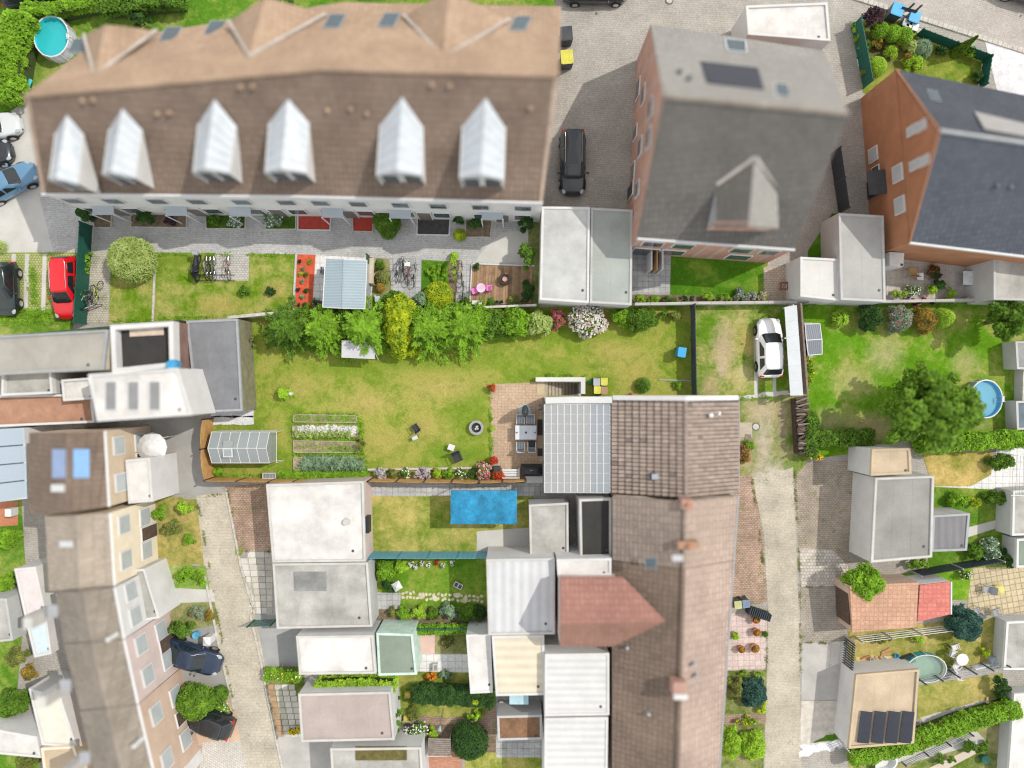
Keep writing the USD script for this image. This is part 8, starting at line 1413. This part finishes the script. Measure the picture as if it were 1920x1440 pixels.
t = thing('spiral_conifer', 'slender dark cone-shaped conifer leaning outward in the front garden', 'conifer', (*XY(1790, 100), 0)); rng = np.random.default_rng(77); zz = rng.uniform(.05, 1, 2600) ** 1.2 * 2.5; aa = rng.uniform(0, 6.28, 2600); rr = .42 * (1 - zz / 2.6); part(t, 'foliage', leafage(np.c_[np.cos(aa) * rr, np.sin(aa) * rr, zz], np.c_[np.cos(aa), np.sin(aa), zz * 0 + .4], .1, rng), LEAF['green']); part(t, 'trunk', cat(cyl(0, 0, 0, .3, .05, .05, 8), cyl(0, 0, .1, 2.4, .34, .03, 10)), core)
# right garden
C('yucca', 'spiky yucca on the shaded lawn right of the striped shed', 'yucca', 1577, 597, 20, 1.0, 'lime', 150, droop=.35, w=.05)
B('round_shrub', 'dark green round shrub at the left of the row under the wall', 'shrub', 1632, 596, 27, 27, 1.8, 'dark', .1, 20, .3); B('round_shrub', 'mauve-flowered shrub second in the row under the wall', 'shrub', 1688, 598, 26, 27, 1.6, 'grey', .1, 16, flower=['lilac', 'pinkf'], nf=150, fs=.09); B('round_shrub', 'copper and yellow round shrub third in the row under the wall', 'shrub', 1735, 600, 24, 26, 1.6, 'copper', .1, 16); C('ornamental_grass', 'tall arching lime grass at the right end of the shrub row', 'grass', 1772, 596, 21, 1.6, 'lime', 1100, droop=.7)
TR('garden_tree', 'loose green tree at the upper right of the pool lawn', 'tree', 1890, 600, 46, 42, 3.8, 'green', .16, 30)
TR('apple_tree', 'broad dark green tree casting a wide shadow on the pool lawn', 'tree', 1737, 766, 88, 80, 5.2, 'mid', .17, 95, .19, 1.05, low=.26)
for x, y, a, b, lf, fl, l in ((1690, 552, 20, 9, 'lime', None, 'lime plants below the tan patio'), (1712, 545, 14, 12, 'green', 'white', 'white-flowered plants behind the tan patio'), (1748, 545, 10, 10, 'lime', None, 'round lime bush on the tan patio'), (1720, 565, 40, 9, 'purple', 'pinkf', 'long purple-leaved shrub on the garden wall'), (1783, 552, 10, 14, 'lime', None, 'bright lime bush right of the purple shrub'), (1752, 512, 14, 16, 'dark', 'red', 'dark shrub with red flowers beside the slate-roofed house'), (1760, 534, 14, 12, 'dark', None, 'dark bush behind the round lime one')): B('patio_plant', l, 'plant', x, y, a, b, .9, lf, .09, flower=fl, nf=60)
H('hedge', 'pale green clipped hedge below the broad tree at the right', [(1722, 832), (1820, 828), (1925, 822)], 36, 1.5, 'fresh', .12); H('hedge', 'dark green hedge left of the tan flat roof', [(1538, 822), (1628, 822)], 34, 1.3, 'green', .12); H('hedge', 'ivy-green hedge along the firewood stack', [(1519, 775), (1521, 850)], 26, 1.3, 'green', .12); B('yellow_shrub', 'yellow-flowering shrub at the foot of the firewood stack', 'shrub', 1529, 855, 17, 10, .8, 'olive', .09, flower='gold', nf=140, fs=.1); B('fruit_bush', 'fruit bush with yellow and orange fruit along the long white canopy', 'bush', 1515, 696, 11, 36, 1.3, 'fresh', .12, 12, flower=['gold', 'orange'], nf=26, fs=.13)
B('red_shrub', 'red and yellow leaved shrub at the corner of the tiled house', 'shrub', 1396, 852, 13, 22, 1.0, 'copper', .1, 9, flower='pinkf', nf=50); B('small_shrub', 'fresh green shrub above the red and yellow one by the tiled house', 'shrub', 1404, 836, 12, 11, .9, 'fresh', .09)
C('small_palm', 'green arching shrub behind the white gable of the tiled house', 'shrub', 1207, 722, 17, .9, 'green', 360); B('small_shrub', 'small leafy plant near the foot of the privacy fence', 'plant', 1271, 722, 8, 11, .5, 'fresh', .1); B('potted_flowers', 'small magenta flowers on the edge of the white gable', 'flower', 1182, 740, 5, 3, .4, 'purple', .07, 4, flower='pinkf', nf=30)
# centre lawn
F('small_conifer', 'small yellow-green conifer on the left of the large lawn', 'conifer', 531, 738, 15, .9, 'lime', 30, .09, dens=40); single('stump', 'white tree stump beside the small yellow-green conifer', 'stump', cyl(*XY(547, 738), 0, .35, .14, .13, 10), white_plastic)
bd = []
for i, (q, lf) in enumerate((([(551, 777), (669, 779), (670, 792), (551, 791)], 'olive'), ([(549, 799), (671, 799), (672, 818), (550, 819)], 'white'), ([(551, 826), (671, 828), (672, 848), (552, 848)], 'fresh'), ([(551, 857), (680, 857), (682, 879), (552, 881)], 'grey'))):
    P = [XY(*p) for p in q]; t = thing('raised_bed', ('uppermost raised vegetable bed with a few weeds', 'raised vegetable bed filled with pale lettuces', 'raised vegetable bed half bare, half sprouting', 'lowest raised vegetable bed with blue-green cabbages')[i], 'raised bed', (*np.mean(P, 0), 0), world=True)
    part(t, 'earth', prism(P, 0, .1), mat('pale_soil', (.3, .24, .16), .95, .4, 3, .03, 20, fine=.3) if i != 1 else mat('straw_soil', (.4, .34, .24), .95, .3, 4))
    for a, b in zip(P, P[1:] + P[:1]): c = (a + b) / 2; part(t, 'board', box(c[0], c[1], 0, np.linalg.norm(b - a) + .04, .04, .15, math.degrees(math.atan2(*(b - a)[::-1]))), mat('bed_board', (.42, .36, .28), .85, .25, 3))
rng = np.random.default_rng(9)
for i in range(18): B('lettuce', ORD[i] + ' lettuce from the left in the pale lettuce bed', 'lettuce', 556 + 6.1 * i + rng.normal(0, .8), 809 + 3 * (-1) ** i, 8, 8, .4, 'white' if i % 2 else 'pale', .15, 4, .6, 2.2, group='lettuces in the raised bed')
for i in range(17): C('cabbage', ORD[i] + ' blue-green cabbage plant from the left in the lowest bed', 'cabbage', 570 + 6.6 * i + rng.normal(0, 1), 869 + 3.5 * (-1) ** i, 11, .5, 'grey', 40, 'cabbages in the lowest bed', .3, .075)
weeds('weeds', 'low weeds scattered in the beds and along their edges', [[(552, 785), (668, 786)], [(556, 786), (666, 786)], [(600, 838), (668, 840)], [(556, 836), (600, 838)], [(610, 840), (668, 842)], [(672, 780), (682, 880)], [(552, 853), (680, 853)], [(552, 822), (672, 823)], [(552, 884), (690, 884)], [(552, 780), (668, 782)], [(600, 845), (670, 846)]], 150, 'fresh', .08, .3)
B('bean_plants', 'climbing green plants along the right of the raised beds', 'plant', 676, 840, 8, 40, .8, 'olive', .1, 10); B('small_shrub', 'leafy green plants at the left corner inside the wooden fence', 'plant', 408, 884, 10, 8, .7, 'fresh', .11); H('border', 'leafy green strip along the wooden fence below the raised beds', [(525, 892), (600, 893), (680, 892)], 14, .5, 'fresh', .1, cat_='plants'); B('tomato_plants', 'green plants inside the open end of the greenhouse', 'plant', 507, 838, 5, 22, 1.0, 'green', .1, 6)
# flower border
for x, r, lf, fl, n, l in ((713, 12, 'grey', 'lilac', 150, 'lilac hydrangea at the left end of the border'), (736, 10, 'olive', None, 0, 'olive clump beside the leftmost hydrangea'), (760, 10, 'green', 'white', 40, 'plant with white and pink blooms in the border'), (792, 20, 'green', 'lilac', 330, 'large lilac hydrangea in the middle of the border'), (820, 9, 'lime', 'red', 10, 'lime plant with a few red blooms in the border'), (841, 13, 'fresh', None, 0, 'round bright green plant in the border'), (866, 12, 'green', 'white', 40, 'plant dotted white in the right half of the border'), (885, 9, 'dark', None, 0, 'dark clump left of the pink hydrangea')): B('border_flower', l, 'flower', x, 888, r, 11, .8, lf, .09, flower=fl, nf=n, fs=.11)
B('hydrangea', 'big dusty pink hydrangea at the right end of the flower border', 'shrub', 906, 884, 17, 17, 1.0, 'green', .1, 12, flower=['blush', 'pinkf'], nf=150, fs=.12)
# below: stones garden, hedge garden
for x, y, a, b, h, lf, l in ((722, 1070, 20, 22, 1.0, 'fresh', 'bright green clump at the upper left of the stepping stone lawn'), (752, 1062, 14, 14, .9, 'lime', 'pale grass-like clump under the sky blue fence'), (728, 1100, 18, 14, .9, 'dark', 'dark shrub left of the white lantern'), (735, 1148, 10, 10, .6, 'olive', 'ring of low plants at the left of the leafy border'), (758, 1150, 16, 14, .8, 'fresh', 'grassy clump left in the leafy border'), (785, 1148, 18, 16, .8, 'lime', 'lime clump in the leafy border'), (812, 1152, 15, 13, .7, 'green', 'mid green clump in the leafy border'), (840, 1148, 18, 18, .9, 'grey', 'spiky grey-green clump in the leafy border'), (875, 1148, 22, 18, 1.0, 'green', 'large green clump at the right of the leafy border'), (900, 1150, 14, 18, .8, 'dark', 'dark clump at the right end of the leafy border')): B('border_plant', l, 'plant', x, y, a, b, h, lf, .1)
H('hedge', 'bright green hedge strip above the green-grey roof', [(712, 1180), (800, 1180), (900, 1178)], 18, 1.0, 'fresh', .11); H('hedge', 'lime hedge seen between the white shed and the mauve roof', [(600, 1280), (680, 1276), (740, 1280)], 22, 2.2, 'lime', .13)
H('hedge', 'long dark clipped hedge above the brown earth path', [(782, 1300), (845, 1302), (918, 1308)], 38, 1.5, 'dark', .08, 3.0, rough=.12); B('clipped_bush', 'big dark clipped rounded bush at the bottom', 'bush', 880, 1390, 40, 34, 1.9, 'dark', .08, 8, .75, 3.0); B('hydrangea', 'white-flowering shrub left of the big clipped bush', 'shrub', 779, 1380, 25, 23, 1.5, 'green', .1, 12, flower=['white', 'white'], nf=130, fs=.13); B('garden_shrub', 'lime shrub between the white-flowering one and the clipped bush', 'shrub', 811, 1376, 11, 12, .9, 'lime', .09); B('garden_shrub', 'yellow-green shrub at the right end of the long clipped hedge', 'shrub', 892, 1312, 8, 9, 1.7, 'yellow', .09); B('garden_shrub', 'bright spreading shrub under the right end of the long hedge', 'shrub', 890, 1342, 17, 10, .8, 'lime', .09); B('orange_flowers', 'clump of vivid orange flowers above the long clipped hedge', 'flower', 808, 1269, 9, 9, .7, 'green', .1, 6, flower='orange', nf=110, fs=.12); B('garden_shrub', 'grey-flowered plants beside the vivid orange ones', 'plant', 836, 1266, 15, 9, .5, 'grey', .09); B('garden_shrub', 'reddish green low hedge left of the hedge lawn', 'shrub', 774, 1336, 12, 24, .7, 'olive', .09); B('rockery_plant', 'pale flowering plants in the small rockery', 'plant', 838, 1204, 14, 14, .5, 'olive', .09, flower='blush', nf=20); B('garden_shrub', 'tall blurred green shrub beside the mauve-grey roof', 'shrub', 748, 1345, 9, 34, 2.2, 'green', .12)
# long roof's front plots
for x, y, a, b, h, lf, fl, l in ((1414, 1300, 26, 32, 1.2, 'blue', None, 'blue-green shrub in the plot below the mauve forecourt'), (1380, 1290, 18, 26, .9, 'olive', None, 'dry yellowish plants next to the blue-green shrub'), (1428, 1322, 10, 20, .6, 'lime', 'gold', 'yellow flowers beside the lane below the blue-green shrub'), (1410, 1264, 26, 7, .6, 'fresh', None, 'low hedge along the lower edge of the mauve forecourt'), (1412, 1400, 26, 30, 1.4, 'lime', None, 'large yellow-green shrub at the bottom by the lane'), (1370, 1392, 22, 34, 2.0, 'lime', None, 'tall yellow shrub against the bottom end of the long roof'), (1400, 1352, 24, 9, .6, 'fresh', 'gold', 'yellow-green plants along the narrow brown path')): B('plot_shrub', l, 'shrub', x, y, a, b, h, lf, .11, flower=fl, nf=50)
# west gardens
B('round_bush', 'large round green bush over the black hatchback', 'bush', 364, 1316, 33, 33, 2.4, 'mid', .11, 6, .7, 2.8); B('round_bush', 'small round bush beside the large one by the west lane', 'bush', 413, 1303, 13, 13, 1.0, 'green', .08, 2, .85, 3.0)
for x, y, a, b, h, lf, fl, l in ((416, 1326, 16, 12, .6, 'fresh', 'white', 'low leafy plants under the small round bush'), (300, 962, 18, 14, 1.2, 'fresh', None, 'green shrub in the upper left of the dry front garden'), (345, 952, 16, 14, 1.0, 'lime', None, 'lime shrub in the upper right of the dry front garden'), (320, 990, 20, 16, 1.0, 'olive', None, 'olive shrub in the middle of the dry front garden'), (355, 1012, 14, 12, .8, 'fresh', None, 'small green shrub at the lower right of the dry front garden'), (350, 1078, 26, 16, .9, 'fresh', None, 'green planting above the white garden path'), (378, 1086, 10, 16, .7, 'fresh', None, 'bright plants at the lane end above the white path'), (340, 1180, 26, 18, 1.8, 'green', None, 'dark round shrub above the dark blue saloon'), (372, 1150, 20, 14, .6, 'grey', 'pinkf', 'mixed flowers below the white garden path'), (392, 1156, 10, 12, .5, 'copper', None, 'rusty plants at the lane edge below the white path')): B('front_garden_shrub', l, 'shrub', x, y, a, b, h, lf, .11, flower=fl, nf=30)
H('hedge', 'low hedge with white and yellow flowers below the grey concrete pad', [(502, 1264), (530, 1266), (556, 1266)], 24, .8, 'fresh', .1, flower=['white', 'gold'], nf=45, fs=.12); B('yellow_flowers', 'yellow-flowering plant at the lower end of the slab rows', 'flower', 551, 1370, 12, 9, .6, 'green', .1, 6, flower='gold', nf=110, fs=.11); single('moss_square', 'bright moss-green square patch by the lane kerb', 'moss', box(*XY(448, 1033), .012, .45, .45, .05), mat('moss_green', (.2, .26, .03), .95, .3, 6, .02)); B('garden_shrub', 'tall green shrub at the left end of the large lawn by the dark garage', 'shrub', 470, 640, 8, 26, 1.0, 'olive', .1)
for x, y, a, h, lf, l in ((8, 1100, 24, 1.6, 'fresh', 'bright shrub at the left edge beside the pinkish flat roof'), (14, 1010, 22, 1.4, 'fresh', 'green shrub at the left edge below the terracotta yard'), (30, 1232, 20, 1.4, 'olive', 'olive shrub at the left edge below the grey outhouse'), (20, 1320, 28, 2.2, 'green', 'round dark bush left of the sloping cream roof'), (55, 1262, 16, 1.0, 'copper', 'reddish shrub above the sloping cream roof'), (22, 1352, 18, .8, 'orange', 'orange flowers above the white corner annexe'), (50, 1430, 20, 1.5, 'olive', 'olive bush at the bottom left corner')): B('garden_shrub', l, 'shrub', x, y, a, a, h, lf, .12)
# south-east
TR('round_tree', 'round bright green tree above the red garage', 'tree', 1616, 1090, 36, 34, 2.9, 'fresh', .12, 34, .42, 2.2, maxn=9000)
t = F('blue_conifer', 'round blue-green conifer right of the red garage roof', 'conifer', 1812, 1172, 27, 2.2, 'blue', 80, .1, dens=60, droop=.5, up=.55); B('conifer_mound', 'dense blue-green heart of foliage under the conifer sprays', 'conifer', 1812, 1172, 35, 31, 2.3, 'blue', .1, 16, .42, 2.8)
for x, y, a, b, h, lf, fl, l in ((1798, 936, 22, 16, 1.0, 'fresh', None, 'bright rounded shrub behind the dark shed roof'), (1830, 942, 12, 10, .7, 'yellow', None, 'yellow shrub right of the bright rounded one'), (1872, 934, 26, 18, 1.1, 'green', None, 'green shrub under the washing line'), (1860, 1030, 18, 26, 1.2, 'grey', 'white', 'shrub with white blossoms at the right garden path'), (1830, 1036, 18, 16, 1.0, 'green', None, 'green shrub near the dark shed roof corner'), (1720, 1056, 30, 12, .9, 'fresh', None, 'row of fresh green plants above the dark slatted fence'), (1890, 1050, 16, 20, 1.2, 'dark', None, 'dark shrub at the right edge above the tan path'), (1810, 1078, 10, 10, .8, 'green', 'white', 'flowering plants left of the tan path'), (1720, 1200, 14, 8, .6, 'lime', None, 'lime weed tuft on the white rail fence'), (1650, 1200, 24, 8, .6, 'olive', None, 'weedy growth below the red garage'), (1848, 1224, 10, 9, .7, 'yellow', None, 'yellow-flowered plant in the conifer garden'), (1880, 866, 26, 18, 1.2, 'green', None, 'dark green hedge end at the right edge patio'), (1700, 1112, 14, 14, .7, 'green', None, 'low green plant behind the coral roof'), (1830, 1400, 30, 14, .9, 'green', None, 'leafy shrubs on the wire trellis at the bottom right'), (1770, 1424, 30, 9, .7, 'green', None, 'leafy row along the wire trellis'), (1880, 1288, 18, 22, 1.4, 'dark', None, 'dark shrub at the right end of the long clipped hedge strip')): B('garden_shrub', l, 'shrub', x, y, a, b, h, lf, .11, flower=fl, nf=40)
H('hedge', 'long slanting bright hedge at the bottom right with red blossoms', [(1600, 1420), (1700, 1396), (1800, 1356), (1900, 1326)], 34, 1.4, 'fresh', .11, flower='pinkf', nf=70)
single('watering_can', 'green tub at the bottom right corner garden', 'tub', lathe([(.01, 0), (.26, 0), (.3, .4), (.26, .4), (.01, .35)], 12, *XY(1842, 1420), 0), green_metal); single('parasol_closed', 'pale folded parasol lying at the end of the deck lawn', 'parasol', tube([(*XY(1849, 1306), .1), (*XY(1851, 1326), .15)], .04, 8, .22), mat('parasol_beige', (.6, .45, .28), .8))
# strewn growth along walls, kerbs and paths
weeds('weeds', 'weeds along the kerbs and edges of the east lane', [[(1410, 890), (1440, 1130), (1436, 1260)], [(1489, 870), (1500, 1100), (1502, 1300)], [(1490, 1204), (1588, 1206)], [(1500, 1100), (1590, 1098)]], 22, 'olive', .06, .1); weeds('weeds', 'weeds along the kerbs of the west lane', [[(428, 920), (452, 1060), (478, 1150)], [(446, 1032), (512, 1034)], [(494, 1252), (520, 1378)], [(372, 940), (440, 1330)], [(378, 932), (425, 924)]], 24, 'olive', .06, .1)
weeds('grass_tufts', 'longer grass tufts along the garden walls and fences', [[(455, 592), (560, 592)], [(1186, 578), (1480, 574)], [(1297, 580), (1299, 740)], [(1506, 574), (1860, 570)], [(404, 892), (690, 892)], [(1384, 748), (1480, 745)], [(919, 722), (922, 895)], [(1512, 750), (1512, 860)], [(210, 476), (554, 479)], [(206, 603), (550, 587)], [(1024, 704), (1100, 704)]], 46, 'fresh', .07, .16); weeds('grass_tufts', 'grass in the parking bays in front of the hedge wall', [[(-20, 592), (137, 592)], [(0, 584), (130, 586)], [(-20, 600), (137, 602)], [(60, 500), (66, 580)], [(98, 480), (100, 500)]], 90, 'fresh', .08, .3)
